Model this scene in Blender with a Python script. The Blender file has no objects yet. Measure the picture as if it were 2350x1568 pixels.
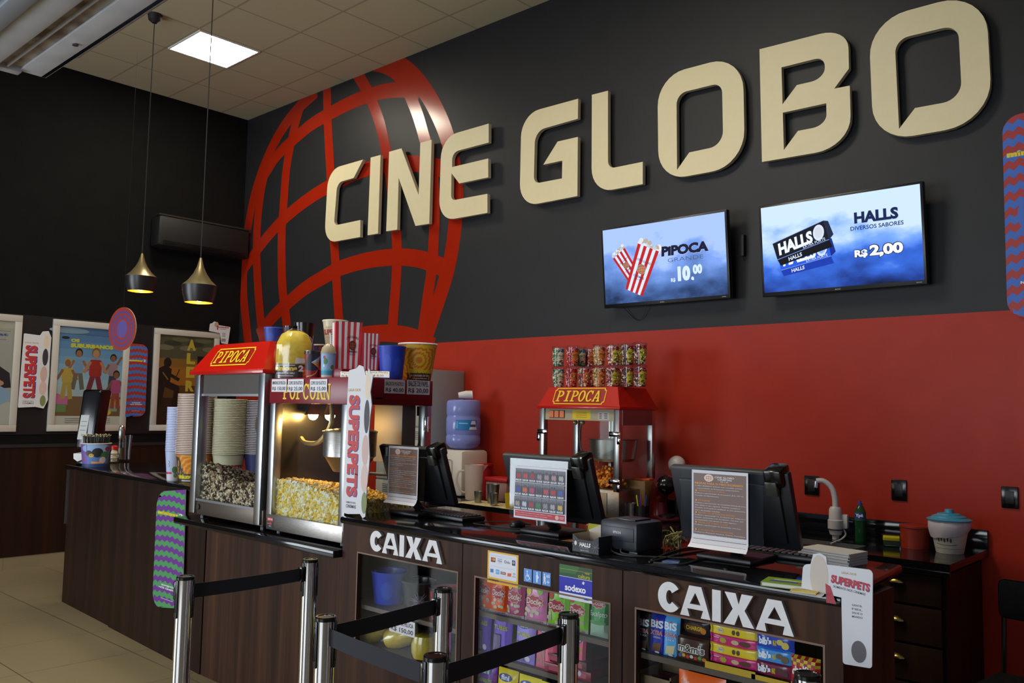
import bpy, bmesh, math, random
from mathutils import Vector, Matrix
from mathutils.geometry import tessellate_polygon
S = bpy.context.scene
C = S.collection
R = math.radians
random.seed(7)
# ---------------------------------------------------------------- camera
IMG_W, IMG_H, FPX = 2350, 1568, 1976.07
CAM = Vector((8.88698, -5.117, 1.55744))
ROLL, PITCH, YAW = 0.0182878, 0.0790300, 0.7400291
fwd = Vector((-math.sin(YAW)*math.cos(PITCH), math.cos(YAW)*math.cos(PITCH), math.sin(PITCH)))
rt0 = Vector((math.cos(YAW), math.sin(YAW), 0))
up0 = rt0.cross(fwd)
rgt = math.cos(ROLL)*rt0 + math.sin(ROLL)*up0
upv = -math.sin(ROLL)*rt0 + math.cos(ROLL)*up0
cd = bpy.data.cameras.new('camera')
cd.sensor_width = 36.0
cd.lens = FPX*36.0/IMG_W
cd.clip_start = 0.05
cam = bpy.data.objects.new('camera', cd)
cam.matrix_world = Matrix((
    (rgt.x, upv.x, -fwd.x, CAM.x), (rgt.y, upv.y, -fwd.y, CAM.y),
    (rgt.z, upv.z, -fwd.z, CAM.z), (0, 0, 0, 1)))
C.objects.link(cam)
S.camera = cam
# ---------------------------------------------------------------- world, lights, exposure
w = bpy.data.worlds.new('world')
S.world = w
w.use_nodes = True
w.node_tree.nodes['Background'].inputs[0].default_value = (0.62, 0.72, 1.0, 1)
w.node_tree.nodes['Background'].inputs[1].default_value = 0.2
def area(name, loc, rot, sx, sy, power, color):
    l = bpy.data.lights.new(name, 'AREA')
    l.shape = 'RECTANGLE'; l.size = sx; l.size_y = sy; l.energy = power; l.color = color
    o = bpy.data.objects.new(name, l)
    o.location = loc; o.rotation_euler = rot
    C.objects.link(o)
    return o
# assumed daylight: added area lights for the unseen open shop front behind the photographer
area('assumed_entrance_light', (1.7, -8.4, 1.45), (R(88), 0, R(-40)), 3.2, 2.2, 230, (0.84, 0.92, 1.0))
area('assumed_shopfront_light', (7.3, -9.6, 1.6), (R(88), 0, R(12)), 3.6, 2.2, 170, (0.86, 0.93, 1.0))
PANEL_POWER = 42.0
S.view_settings.view_transform = 'Standard'
S.view_settings.look = 'None'
S.view_settings.exposure = 0.0
S.view_settings.gamma = 1.0
S.view_settings.use_curve_mapping = False
S.cycles.use_denoising = True
S.cycles.max_bounces = 8
S.cycles.transparent_max_bounces = 24
S.cycles.caustics_reflective = False
S.cycles.caustics_refractive = False
S.cycles.sample_clamp_indirect = 4.0
# ---------------------------------------------------------------- where a sight line meets a plane of the room
def ray(u, v):
    return rgt*((u-IMG_W/2)/FPX) - upv*((v-IMG_H/2)/FPX) + fwd
def ox(u, v, x):
    d = ray(u, v); return CAM + d*((x-CAM.x)/d.x)
def oy(u, v, y):
    d = ray(u, v); return CAM + d*((y-CAM.y)/d.y)
def oz(u, v, z):
    d = ray(u, v); return CAM + d*((z-CAM.z)/d.z)
def mpp(p):
    return (Vector(p)-CAM).dot(fwd)/FPX
def face_cam(p, off=0.0):
    d = CAM - Vector(p)
    return math.atan2(d.x, -d.y) + R(off)
# ---------------------------------------------------------------- materials
MATS = {}
def lin(c):
    return tuple((x/12.92 if x <= 0.04045 else ((x+0.055)/1.055)**2.4) for x in c)
def hexc(h):
    h = h.lstrip('#')
    return lin(tuple(int(h[i:i+2], 16)/255 for i in (0, 2, 4)))
def new_mat(name):
    m = bpy.data.materials.new(name); m.use_nodes = True
    return m, m.node_tree.nodes, m.node_tree.links, m.node_tree.nodes['Principled BSDF']
def col(h, rough=0.5, metal=0.0, coat=0.0, alpha=1.0):
    k = (h, rough, metal, coat, alpha)
    if k in MATS: return MATS[k]
    m, n, l, b = new_mat('colour_%s_%g' % (h.lstrip('#'), rough))
    b.inputs['Base Color'].default_value = (*hexc(h), 1)
    b.inputs['Roughness'].default_value = rough
    b.inputs['Metallic'].default_value = metal
    b.inputs['Coat Weight'].default_value = coat
    b.inputs['Alpha'].default_value = alpha
    MATS[k] = m
    return m
def emi(h, strength):
    k = ('e', h, strength)
    if k in MATS: return MATS[k]
    m, n, l, b = new_mat('glow_%s' % h.lstrip('#'))
    b.inputs['Base Color'].default_value = (0.01, 0.01, 0.01, 1)
    b.inputs['Emission Color'].default_value = (*hexc(h), 1)
    b.inputs['Emission Strength'].default_value = strength
    b.inputs['Roughness'].default_value = 0.5; b.inputs['Specular IOR Level'].default_value = 0.05
    MATS[k] = m
    return m
def noise_mat(name, h1, h2, scale, rough=0.5, detail=4, mapping=(1, 1, 1), lo=0.35, hi=0.65, bump=0.0, metal=0.0, coat=0.0, spec=0.5):
    m, n, l, b = new_mat(name); b.inputs['Specular IOR Level'].default_value = spec
    tc = n.new('ShaderNodeTexCoord'); mp = n.new('ShaderNodeMapping')
    mp.inputs['Scale'].default_value = mapping
    nz = n.new('ShaderNodeTexNoise'); nz.inputs['Scale'].default_value = scale; nz.inputs['Detail'].default_value = detail
    cr = n.new('ShaderNodeValToRGB')
    cr.color_ramp.elements[0].position = lo; cr.color_ramp.elements[0].color = (*hexc(h1), 1)
    cr.color_ramp.elements[1].position = hi; cr.color_ramp.elements[1].color = (*hexc(h2), 1)
    l.new(tc.outputs['Object'], mp.inputs['Vector']); l.new(mp.outputs['Vector'], nz.inputs['Vector'])
    l.new(nz.outputs['Fac'], cr.inputs['Fac']); l.new(cr.outputs['Color'], b.inputs['Base Color'])
    b.inputs['Roughness'].default_value = rough; b.inputs['Metallic'].default_value = metal; b.inputs['Coat Weight'].default_value = coat
    if bump:
        bp = n.new('ShaderNodeBump'); bp.inputs['Strength'].default_value = bump; bp.inputs['Distance'].default_value = 0.002
        l.new(nz.outputs['Fac'], bp.inputs['Height']); l.new(bp.outputs['Normal'], b.inputs['Normal'])
    return m
def glass_mat(name, tint, refl=0.06, rough=0.02):
    m = bpy.data.materials.new(name); m.use_nodes = True
    n, l = m.node_tree.nodes, m.node_tree.links
    n.clear()
    out = n.new('ShaderNodeOutputMaterial'); mx = n.new('ShaderNodeMixShader')
    tr = n.new('ShaderNodeBsdfTransparent'); gl = n.new('ShaderNodeBsdfGlossy')
    tr.inputs['Color'].default_value = (*tint, 1); gl.inputs['Roughness'].default_value = rough
    lw = n.new('ShaderNodeLayerWeight'); lw.inputs['Blend'].default_value = 0.5
    pw = n.new('ShaderNodeMath'); pw.operation = 'POWER'; pw.inputs[1].default_value = 4.0
    ad = n.new('ShaderNodeMath'); ad.operation = 'MULTIPLY_ADD'; ad.use_clamp = True
    ad.inputs[1].default_value = 0.9; ad.inputs[2].default_value = refl
    l.new(lw.outputs['Facing'], pw.inputs[0]); l.new(pw.outputs[0], ad.inputs[0]); l.new(ad.outputs[0], mx.inputs[0])
    l.new(tr.outputs[0], mx.inputs[1]); l.new(gl.outputs[0], mx.inputs[2]); l.new(mx.outputs[0], out.inputs['Surface'])
    return m
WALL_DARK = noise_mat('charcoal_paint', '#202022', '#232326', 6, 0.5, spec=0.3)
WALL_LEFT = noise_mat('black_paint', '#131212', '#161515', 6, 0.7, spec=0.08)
WALL_RED = noise_mat('red_paint', '#9c2612', '#a22914', 5, 0.45, spec=0.25)
MURAL_RED = noise_mat('red_vinyl', '#951f0a', '#9c220c', 3, 0.2)
LETTER = noise_mat('cream_board', '#d3c69f', '#d5c8a2', 20, 0.5)
LETTER_W = noise_mat('white_board', '#dcd9d8', '#e4e2e1', 20, 0.45)
GRANITE = noise_mat('black_granite', '#0a0a0b', '#1b1b1d', 260, 0.09, 2, lo=0.45, hi=0.75)
STEEL = noise_mat('brushed_steel', '#9a9894', '#b4b2ae', 30, 0.32, 3, (1, 1, 14), metal=1.0)
STEEL_W = noise_mat('brushed_steel_front', '#8e8a84', '#a5a19b', 30, 0.36, 3, (1, 1, 14), metal=1.0)
ALU = col('#b9bcbe', 0.3, 1.0)
CHROME = col('#d8d8da', 0.07, 1.0)
BLACK = col('#0d0d0f', 0.4)
BLACK_S = col('#0a0a0b', 0.18)
BLACK_M = col('#131316', 0.6)
GLASS = glass_mat('clear_glass', (0.95, 0.97, 0.96), 0.006)
ACRYL = glass_mat('clear_acrylic', (0.9, 0.92, 0.93), 0.04, 0.05)
PLASTIC = glass_mat('clear_plastic', (0.93, 0.94, 0.95), 0.03, 0.12)
WRAP = glass_mat('clear_wrap', (0.97, 0.97, 0.97), 0.09, 0.16)
def wood_mat(name, cols, rough=0.42, scale=9.0):
    m, n, l, b = new_mat(name)
    tc = n.new('ShaderNodeTexCoord'); mp = n.new('ShaderNodeMapping'); mp.inputs['Scale'].default_value = (1, 1, 0.03)
    nz = n.new('ShaderNodeTexNoise'); nz.inputs['Scale'].default_value = scale; nz.inputs['Detail'].default_value = 6; nz.inputs['Roughness'].default_value = 0.62
    cr = n.new('ShaderNodeValToRGB')
    e = cr.color_ramp.elements
    e[0].position = 0.3; e[0].color = (*hexc(cols[0]), 1)
    e[1].position = 0.72; e[1].color = (*hexc(cols[2]), 1)
    x = e.new(0.5); x.color = (*hexc(cols[1]), 1)
    l.new(tc.outputs['Object'], mp.inputs['Vector']); l.new(mp.outputs['Vector'], nz.inputs['Vector'])
    l.new(nz.outputs['Fac'], cr.inputs['Fac']); l.new(cr.outputs['Color'], b.inputs['Base Color'])
    b.inputs['Roughness'].default_value = rough; b.inputs['Specular IOR Level'].default_value = 0.14
    return m
WOOD = wood_mat('dark_wood_laminate', ('#24150f', '#3c261b', '#523522'), 0.5, 14)
WOOD_D = wood_mat('dark_wood_panel', ('#1a0f0a', '#26160e', '#311d13'), 0.5, 10)
def tile_mat(name, h, joint, size, jw, ox_, oy_, rough, off=0.0, wob=0.0, h2=None):
    m, n, l, b = new_mat(name)
    tc = n.new('ShaderNodeTexCoord'); mp = n.new('ShaderNodeMapping')
    mp.inputs['Location'].default_value = (-ox_, -oy_, 0)
    br = n.new('ShaderNodeTexBrick'); br.offset = off; br.squash = 1
    br.inputs['Color1'].default_value = (*hexc(h), 1); br.inputs['Color2'].default_value = (*hexc(h2 or h), 1)
    br.inputs['Mortar'].default_value = (*hexc(joint), 1)
    br.inputs['Scale'].default_value = 1; br.inputs['Mortar Size'].default_value = jw
    br.inputs['Brick Width'].default_value = size; br.inputs['Row Height'].default_value = size
    l.new(tc.outputs['Object'], mp.inputs['Vector']); l.new(mp.outputs['Vector'], br.inputs['Vector'])
    l.new(br.outputs['Color'], b.inputs['Base Color'])
    b.inputs['Roughness'].default_value = rough
    return m
# ---------------------------------------------------------------- mesh builder
class MB:
    def __init__(s):
        s.v = []; s.f = []; s.mi = []; s.mats = []
    def idx(s, m):
        if isinstance(m, str): m = col(m)
        if m not in s.mats: s.mats.append(m)
        return s.mats.index(m)
    def add(s, verts, faces, m):
        o = len(s.v); s.v += [tuple(v) for v in verts]; k = s.idx(m)
        for f in faces:
            s.f.append(tuple(i+o for i in f)); s.mi.append(k)
        return s
    def bm(s, b, m, mtx=None):
        b.verts.index_update()
        vs = [(mtx @ v.co if mtx else v.co) for v in b.verts]
        s.add([tuple(v) for v in vs], [[v.index for v in f.verts] for f in b.faces], m); b.free()
        return s
    def box(s, a, b, m, bev=0.0, mtx=None, seg=2):
        x = bmesh.new(); bmesh.ops.create_cube(x, size=1)
        for v in x.verts:
            v.co = Vector([(a[i]+b[i])/2 + v.co[i]*abs(b[i]-a[i]) for i in range(3)])
        if bev: bmesh.ops.bevel(x, geom=list(x.edges), offset=bev, segments=seg, affect='EDGES', profile=0.5)
        return s.bm(x, m, mtx)
    def quad(s, pts, m):
        return s.add(pts, [range(len(pts))], m)
    def hexa(s, p, m):  # eight corners: bottom loop then top loop
        return s.add(p, [(3, 2, 1, 0), (4, 5, 6, 7), (0, 1, 5, 4), (1, 2, 6, 5), (2, 3, 7, 6), (3, 0, 4, 7)], m)
    def lathe(s, prof, m, seg=28, c=(0, 0, 0), a0=0.0, a1=2*math.pi, mtx=None):
        full = abs(a1-a0-2*math.pi) < 1e-6
        vs = []; fs = []; n = seg if full else seg+1
        for r, z in prof:
            for i in range(n):
                a = a0+(a1-a0)*i/seg
                p = Vector((c[0]+r*math.cos(a), c[1]+r*math.sin(a), c[2]+z))
                vs.append(mtx @ p if mtx else p)
        for j in range(len(prof)-1):
            for i in range(seg):
                k = (i+1) % n
                fs.append((j*n+i, j*n+k, (j+1)*n+k, (j+1)*n+i))
        return s.add(vs, fs, m)
    def cyl(s, c, r, h, m, seg=24, r2=None, mtx=None):
        r2 = r if r2 is None else r2
        return s.lathe([(0, 0), (r, 0), (r2, h), (0, h)], m, seg, c, mtx=mtx)
    def ball(s, c, r, m, sub=2, sc=(1, 1, 1)):
        x = bmesh.new(); bmesh.ops.create_icosphere(x, subdivisions=sub, radius=r)
        return s.bm(x, m, Matrix.Translation(c) @ Matrix.Diagonal((*sc, 1)))
    def tube(s, pts, r, m, seg=8, smooth=0, caps=True):
        pts = [Vector(p) for p in pts]
        if smooth:
            P = [pts[0]]+pts+[pts[-1]]; q = []
            for i in range(1, len(P)-2):
                for k in range(smooth):
                    t = k/smooth; a, b, c, d = P[i-1], P[i], P[i+1], P[i+2]
                    q.append(0.5*((2*b)+(c-a)*t+(2*a-5*b+4*c-d)*t*t+(3*b-a-3*c+d)*t**3))
            q.append(pts[-1]); pts = q
        rs = r if isinstance(r, (list, tuple)) else [r]*len(pts)
        if len(rs) != len(pts): rs = [rs[0]+(rs[-1]-rs[0])*i/(len(pts)-1) for i in range(len(pts))]
        vs = []; fs = []; nrm = None
        for i, p in enumerate(pts):
            t = (pts[min(i+1, len(pts)-1)]-pts[max(i-1, 0)]).normalized()
            if nrm is None: nrm = t.orthogonal().normalized()
            nrm = (nrm-t*nrm.dot(t)).normalized(); bi = t.cross(nrm)
            for k in range(seg):
                a = 2*math.pi*k/seg
                vs.append(p+(nrm*math.cos(a)+bi*math.sin(a))*rs[i])
        for i in range(len(pts)-1):
            for k in range(seg):
                fs.append((i*seg+k, i*seg+(k+1) % seg, (i+1)*seg+(k+1) % seg, (i+1)*seg+k))
        if caps:
            fs.append(tuple(range(seg))[::-1]); fs.append(tuple((len(pts)-1)*seg+k for k in range(seg)))
        return s.add(vs, fs, m)
    def prism(s, loops, fn0, fn1, m, mside=None):  # loops: outline and holes in 2D; fn maps to the two faces
        loops = [[Vector((p[0], p[1], 0)) for p in L] for L in loops]
        flat = [p for L in loops for p in L]; tri = tessellate_polygon(loops); n = len(flat)
        s.add([fn0(p.x, p.y) for p in flat], tri, m)
        s.add([fn1(p.x, p.y) for p in flat], [t[::-1] for t in tri], mside or m)
        o = 0
        for L in loops:
            k = len(L)
            vs = [fn0(p.x, p.y) for p in L]+[fn1(p.x, p.y) for p in L]
            s.add(vs, [(i, (i+1) % k, k+(i+1) % k, k+i) for i in range(k)], mside or m)
        return s
    def art(s, A, fn, curved=0.0):
        for lay, c, tris in A.items:
            vs = []; fs = []
            for t in tris:
                for piece in (strips(t, curved) if curved else [t]):
                    o = len(vs); vs += [fn(p[0], p[1], lay) for p in piece]; fs.append(tuple(range(o, o+len(piece))))
            s.add(vs, fs, c)
        return s
    def build(s, name, parent=None, loc=None, rot=None, smooth=True, ang=38):
        me = bpy.data.meshes.new(name)
        me.from_pydata(s.v, [], s.f)
        for m in s.mats: me.materials.append(m)
        me.polygons.foreach_set('material_index', s.mi)
        b = bmesh.new(); b.from_mesh(me)
        bmesh.ops.remove_doubles(b, verts=b.verts, dist=1e-6)
        b.to_mesh(me); b.free()
        if smooth:
            me.polygons.foreach_set('use_smooth', [True]*len(me.polygons))
            me.set_sharp_from_angle(angle=R(ang))
        me.update()
        o = bpy.data.objects.new(name, me); C.objects.link(o)
        if parent: o.parent = parent
        if loc is not None: o.location = loc
        if rot is not None: o.rotation_euler = rot if isinstance(rot, (tuple, list)) else (0, 0, rot)
        return o
def strips(t, dx):
    x0 = min(p[0] for p in t); x1 = max(p[0] for p in t)
    k0 = math.floor(x0/dx+1e-9); k1 = math.ceil(x1/dx-1e-9)
    if k1-k0 <= 1: return [t]
    out = []
    for k in range(k0, k1):
        p = clipx(clipx(t, k*dx, 1), (k+1)*dx, -1)
        if len(p) >= 3: out.append(p)
    return out
def clipx(poly, x, sg):
    out = []
    for i in range(len(poly)):
        a, b = poly[i], poly[(i+1) % len(poly)]
        ia, ib = (a[0]-x)*sg >= -1e-9, (b[0]-x)*sg >= -1e-9
        if ia: out.append(a)
        if ia != ib:
            t = (x-a[0])/(b[0]-a[0]); out.append((x, a[1]+(b[1]-a[1])*t))
    return out
# ---------------------------------------------------------------- flat artwork (prints, labels, lettering)
GLY = {}
def glyphs(txt, bold=0.0, res=3):
    k = (txt, bold, res)
    if k in GLY: return GLY[k]
    cu = bpy.data.curves.new('lettering', 'FONT')
    cu.body = txt; cu.resolution_u = res; cu.offset = bold; cu.fill_mode = 'FRONT'
    o = bpy.data.objects.new('lettering', cu)
    me = bpy.data.meshes.new_from_object(o)
    v = [(p.co.x, p.co.y) for p in me.vertices]; f = [tuple(p.vertices) for p in me.polygons]
    bpy.data.objects.remove(o); bpy.data.curves.remove(cu); bpy.data.meshes.remove(me)
    if not v: v = [(0, 0), (1, 0), (1, 1)]; f = []
    x0 = min(p[0] for p in v); x1 = max(p[0] for p in v); y0 = min(p[1] for p in v); y1 = max(p[1] for p in v)
    GLY[k] = ([((p[0]-x0)/max(x1-x0, 1e-6), (p[1]-y0)/max(y1-y0, 1e-6)) for p in v], f, (x1-x0)/max(y1-y0, 1e-6))
    return GLY[k]
def ell(cx, cy, rx, ry, n=24, a0=0, a1=360, rot=0):
    full = abs(a1-a0) >= 360; k = n if full else n+1; out = []
    c, s_ = math.cos(R(rot)), math.sin(R(rot))
    for i in range(k):
        a = R(a0+(a1-a0)*i/n); x, y = rx*math.cos(a), ry*math.sin(a)
        out.append((cx+x*c-y*s_, cy+x*s_+y*c))
    return out
def rrect(x, y, w, h, r, n=5):
    p = []
    for cx, cy, a in ((x+w-r, y+r, -90), (x+w-r, y+h-r, 0), (x+r, y+h-r, 90), (x+r, y+r, 180)):
        p += [(cx+r*math.cos(R(a+90*i/n)), cy+r*math.sin(R(a+90*i/n))) for i in range(n+1)]
    return p
class Art:
    def __init__(s): s.items = []; s.n = 0
    def tri(s, tris, c):
        s.n += 1
        s.items.append((s.n, c if not isinstance(c, str) else col(c), tris)); return s
    def poly(s, pts, c, holes=()):
        loops = [[Vector((p[0], p[1], 0)) for p in L] for L in (pts, *holes)]
        flat = [p for L in loops for p in L]
        return s.tri([tuple((flat[i].x, flat[i].y) for i in t) for t in tessellate_polygon(loops)], c)
    def rect(s, x, y, w, h, c):
        return s.tri([((x, y), (x+w, y), (x+w, y+h)), ((x, y), (x+w, y+h), (x, y+h))], c)
    def rr(s, x, y, w, h, r, c): return s.poly(rrect(x, y, w, h, r), c)
    def ell(s, cx, cy, rx, ry, c, n=24, rot=0): return s.poly(ell(cx, cy, rx, ry, n, rot=rot), c)
    def ring(s, cx, cy, rx, ry, t, c, n=28): return s.poly(ell(cx, cy, rx, ry, n), c, [ell(cx, cy, rx-t, ry-t, n)])
    def frame(s, x, y, w, h, t, c):
        return s.poly([(x, y), (x+w, y), (x+w, y+h), (x, y+h)], c, [[(x+t, y+t), (x+w-t, y+t), (x+w-t, y+h-t), (x+t, y+h-t)]])
    def text(s, txt, x, y, w, h, c, bold=0.0, shear=0.0, rot=0.0, keep=False, res=3, arc=0.0):
        v, f, asp = glyphs(txt, bold, res)
        if keep: w2 = min(w, h*asp); x += (w-w2)/2; w = w2
        cs, sn = math.cos(R(rot)), math.sin(R(rot)); q = []
        for a, b in v:
            px, py = a*w+b*h*shear, b*h + arc*h*(1-(2*a-1)**2)
            q.append((x+px*cs-py*sn, y+px*sn+py*cs))
        return s.tri([tuple(q[i] for i in t) for t in f], c)
    def lines(s, rows, x, y, w, h, c, bold=0.0, center=False):  # small print, rows fill the box from the top
        dy = h/len(rows)
        for i, t in enumerate(rows):
            if not t: continue
            v, f, asp = glyphs(t, bold, 1)
            hh = dy*0.62; ww = min(w, hh*asp*0.92)
            s.text(t, x+((w-ww)/2 if center else 0), y+h-dy*(i+0.85), ww, hh, c, bold, res=1)
        return s
    def line(s, a, b, t, c):
        d = Vector((b[0]-a[0], b[1]-a[1])); n = Vector((-d.y, d.x)).normalized()*t/2
        return s.poly([(a[0]+n.x, a[1]+n.y), (a[0]-n.x, a[1]-n.y), (b[0]-n.x, b[1]-n.y), (b[0]+n.x, b[1]+n.y)], c)
    def path(s, pts, t, c):
        L = []; Rr = []
        for i, p in enumerate(pts):
            a = Vector(pts[max(i-1, 0)]); b = Vector(pts[min(i+1, len(pts)-1)])
            d = (b-a); n = Vector((-d.y, d.x)).normalized()*t/2
            L.append((p[0]+n.x, p[1]+n.y)); Rr.append((p[0]-n.x, p[1]-n.y))
        tr = []
        for i in range(len(pts)-1):
            tr += [(L[i], Rr[i], Rr[i+1]), (L[i], Rr[i+1], L[i+1])]
        return s.tri(tr, c)
    def slab(s, txt, x, y, w, h, c, shear=0.0):
        n = len(txt); cw = w/n
        def em(pts, holes=()):
            f = lambda p: (X+p[0]*cw*0.97+p[1]*h*shear, y+p[1]*h)
            s.poly([f(p) for p in pts], c, [[f(p) for p in hh] for hh in holes])
        def rc(a, b, d, e): em([(a, b), (d, b), (d, e), (a, e)])
        for i, ch in enumerate(txt):
            X = x+i*cw
            if ch in 'PR':
                rc(.14, 0, .36, 1); rc(.02, 0, .56 if ch == 'P' else .48, .1); rc(.02, .9, .4, 1)
                em([(.36, 1)]+ell(.46, .71, .5, .29, 14, 90, -90)+[(.36, .42), (.36, .52)]+ell(.44, .71, .27, .19, 12, -90, 90)+[(.36, .9)])
                if ch == 'R': em([(.5, .46), (.74, .46), (.96, .1), (1.02, .1), (1.02, 0), (.78, 0)])
            elif ch == 'I': rc(.37, 0, .63, 1); rc(.18, 0, .82, .1); rc(.18, .9, .82, 1)
            elif ch == 'O': em(ell(.5, .5, .47, .52, 24), [ell(.5, .5, .23, .4, 20)])
            elif ch == 'C':
                em(ell(.52, .5, .48, .52, 22, 42, 325)+ell(.52, .5, .24, .4, 18, 325, 42)); rc(.8, .66, .93, 1)
            elif ch == 'A':
                em([(.42, 1), (.58, 1), (.26, .05), (.06, .05)]); em([(.44, 1), (.64, 1), (.96, .05), (.7, .05)])
                rc(.25, .28, .76, .38); rc(-.02, 0, .36, .1); rc(.58, 0, 1.02, .1)
            elif ch == 'N':
                rc(.1, 0, .22, 1); rc(.76, 0, .88, 1); em([(.1, 1), (.34, 1), (.88, 0), (.7, 0)])
                rc(0, 0, .36, .1); rc(0, .9, .28, 1); rc(.62, .9, 1, 1)
        return s
def flat(w, h, y0=0.0, step=0.00006, tilt=0.0):   # print facing -Y, origin at the bottom centre
    return lambda x, y, lay: (x-w/2, y0-lay*step, y)
def cone(r0, r1, h, step=0.00006):                 # print wrapped round a cup that faces -Y
    def f(x, y, lay):
        r = r0+(r1-r0)*y/h; a = x/((r0+r1)/2); r += lay*step+0.0004
        return (r*math.sin(a), -r*math.cos(a), y)
    return f
def globe_art(A, cx, cy, r, c, t, n=5, ry=None):
    ry = ry or r
    A.ring(cx, cy, r, ry, t, c, 28)
    for k in (-.72, -.26, .26, .72):
        A.path([(cx+k*r*math.sin(R(a)), cy-ry*math.cos(R(a))) for a in range(0, 181, 12)], t*.8, c)
    for k in (-.55, 0.0, .55):
        ww = r*math.sqrt(1-k*k); A.path([(cx+ww*q, cy+k*ry+ry*.1*(1-q*q)) for q in (-1, -.5, 0, .5, 1)], t*.8, c)
# ---------------------------------------------------------------- scene records
def tag(o, label, cat, group=None, kind=None):
    o['label'] = label; o['category'] = cat
    if group: o['group'] = group
    if kind: o['kind'] = kind
    return o
def thing(name, label, cat, loc=(0, 0, 0), rot=0.0, group=None):
    o = bpy.data.objects.new(name, None); o.empty_display_size = 0.05
    C.objects.link(o); o.location = loc
    o.rotation_euler = rot if isinstance(rot, tuple) else (0, 0, rot)
    return tag(o, label, cat, group)
def struct(o):
    o['kind'] = 'structure'; return o
def copy_tree(o, parent=None, loc=None, label=None):
    c = o.copy(); C.objects.link(c)
    if parent: c.parent = parent
    if loc is not None: c.location = loc
    if label: c['label'] = label
    for ch in o.children: copy_tree(ch, c)
    return c
ORD = ('first second third fourth fifth sixth seventh eighth ninth tenth eleventh twelfth thirteenth fourteenth fifteenth sixteenth seventeenth '
       'eighteenth nineteenth').split()
def ordinal(n):
    if n <= 19: return ORD[n-1]
    t = {2: 'twent', 3: 'thirt', 4: 'fort', 5: 'fift'}[n//10]
    return t+'ieth' if n % 10 == 0 else t+'y-'+ORD[n % 10-1]
# ================================================================ the room
H = 4.854; ZR = 2.13
CEIL = tile_mat('ceiling_tiles', '#bab092', '#9c9176', 0.625, 0.010, 0.611, -0.333-0.625*30, 0.8)
FLOOR = tile_mat('floor_tiles', '#8c7f62', '#554a38', 0.65, 0.0035, 2.78, -2.61-0.65*30, 0.3, h2='#877b5f')
m = MB(); m.box((-0.3, -8.6, -0.12), (14.2, 0.2, 0), FLOOR); struct(m.build('floor'))
m = MB(); m.box((-0.3, -6.2, H), (14.2, 0.2, H+0.15), CEIL); struct(m.build('ceiling'))
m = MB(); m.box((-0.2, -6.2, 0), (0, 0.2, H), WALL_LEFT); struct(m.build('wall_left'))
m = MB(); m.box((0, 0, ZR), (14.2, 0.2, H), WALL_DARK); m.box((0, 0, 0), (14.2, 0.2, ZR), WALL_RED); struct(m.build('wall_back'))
# dark timber wainscot, tiled plinth and black picture rail on the poster wall
m = MB(); m.box((0, -6.2, 0.115), (0.035, -0.002, 1.12), WOOD_D)
m.box((0, -6.2, 1.12), (0.045, -0.002, 1.15), BLACK_M); struct(m.build('trim_1'))
m = MB(); m.box((0, -6.2, 0), (0.03, -0.002, 0.115), col('#8c7f62', 0.3))
for k in range(9): m.box((0.029, -0.35-0.65*k, 0.001), (0.0312, -0.347-0.65*k, 0.114), col('#6e6350'))
struct(m.build('baseboard_left'))
m = MB(); m.box((0, -3.2, 1.24), (0.012, -0.12, 2.37), col('#121113', 0.45)); struct(m.build('trim_2'))
# ---------------------------------------------------------------- ceiling lights
def ceiling_light(cx, cy, label, strength, group='flat ceiling lights'):
    t = thing('ceiling_light', label, 'ceiling light', (cx, cy, H), 0, group)
    m = MB()
    for a, b in (((-.3, -.3), (.3, -.285)), ((-.3, .285), (.3, .3)), ((-.3, -.285), (-.285, .285)), ((.285, -.285), (.3, .285))):
        m.box((a[0], a[1], -0.012), (b[0], b[1], -0.0005), col('#e8e8e4'))
    m.build('frame', t)
    m = MB(); m.box((-.285, -.285, -0.009), (.285, .285, -0.001), emi('#fff6e0', strength)); m.build('diffuser', t)
    return t
g = lambda i, j: (0.611+0.625*(i+.5), -(0.333+0.625*(j+.5)))
ceiling_light(*g(1, 1), 'square white ceiling light panel glowing beside the pendant cords', PANEL_POWER)
for i, j in ((6, 4), (8, 3), (5, 5)):  # panels added out of view to light the wall letters and counters
    ceiling_light(*g(i, j), 'added square white ceiling light panel, out of view above the cash desks', PANEL_POWER, 'added unseen ceiling lights above the cash desks')
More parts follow.
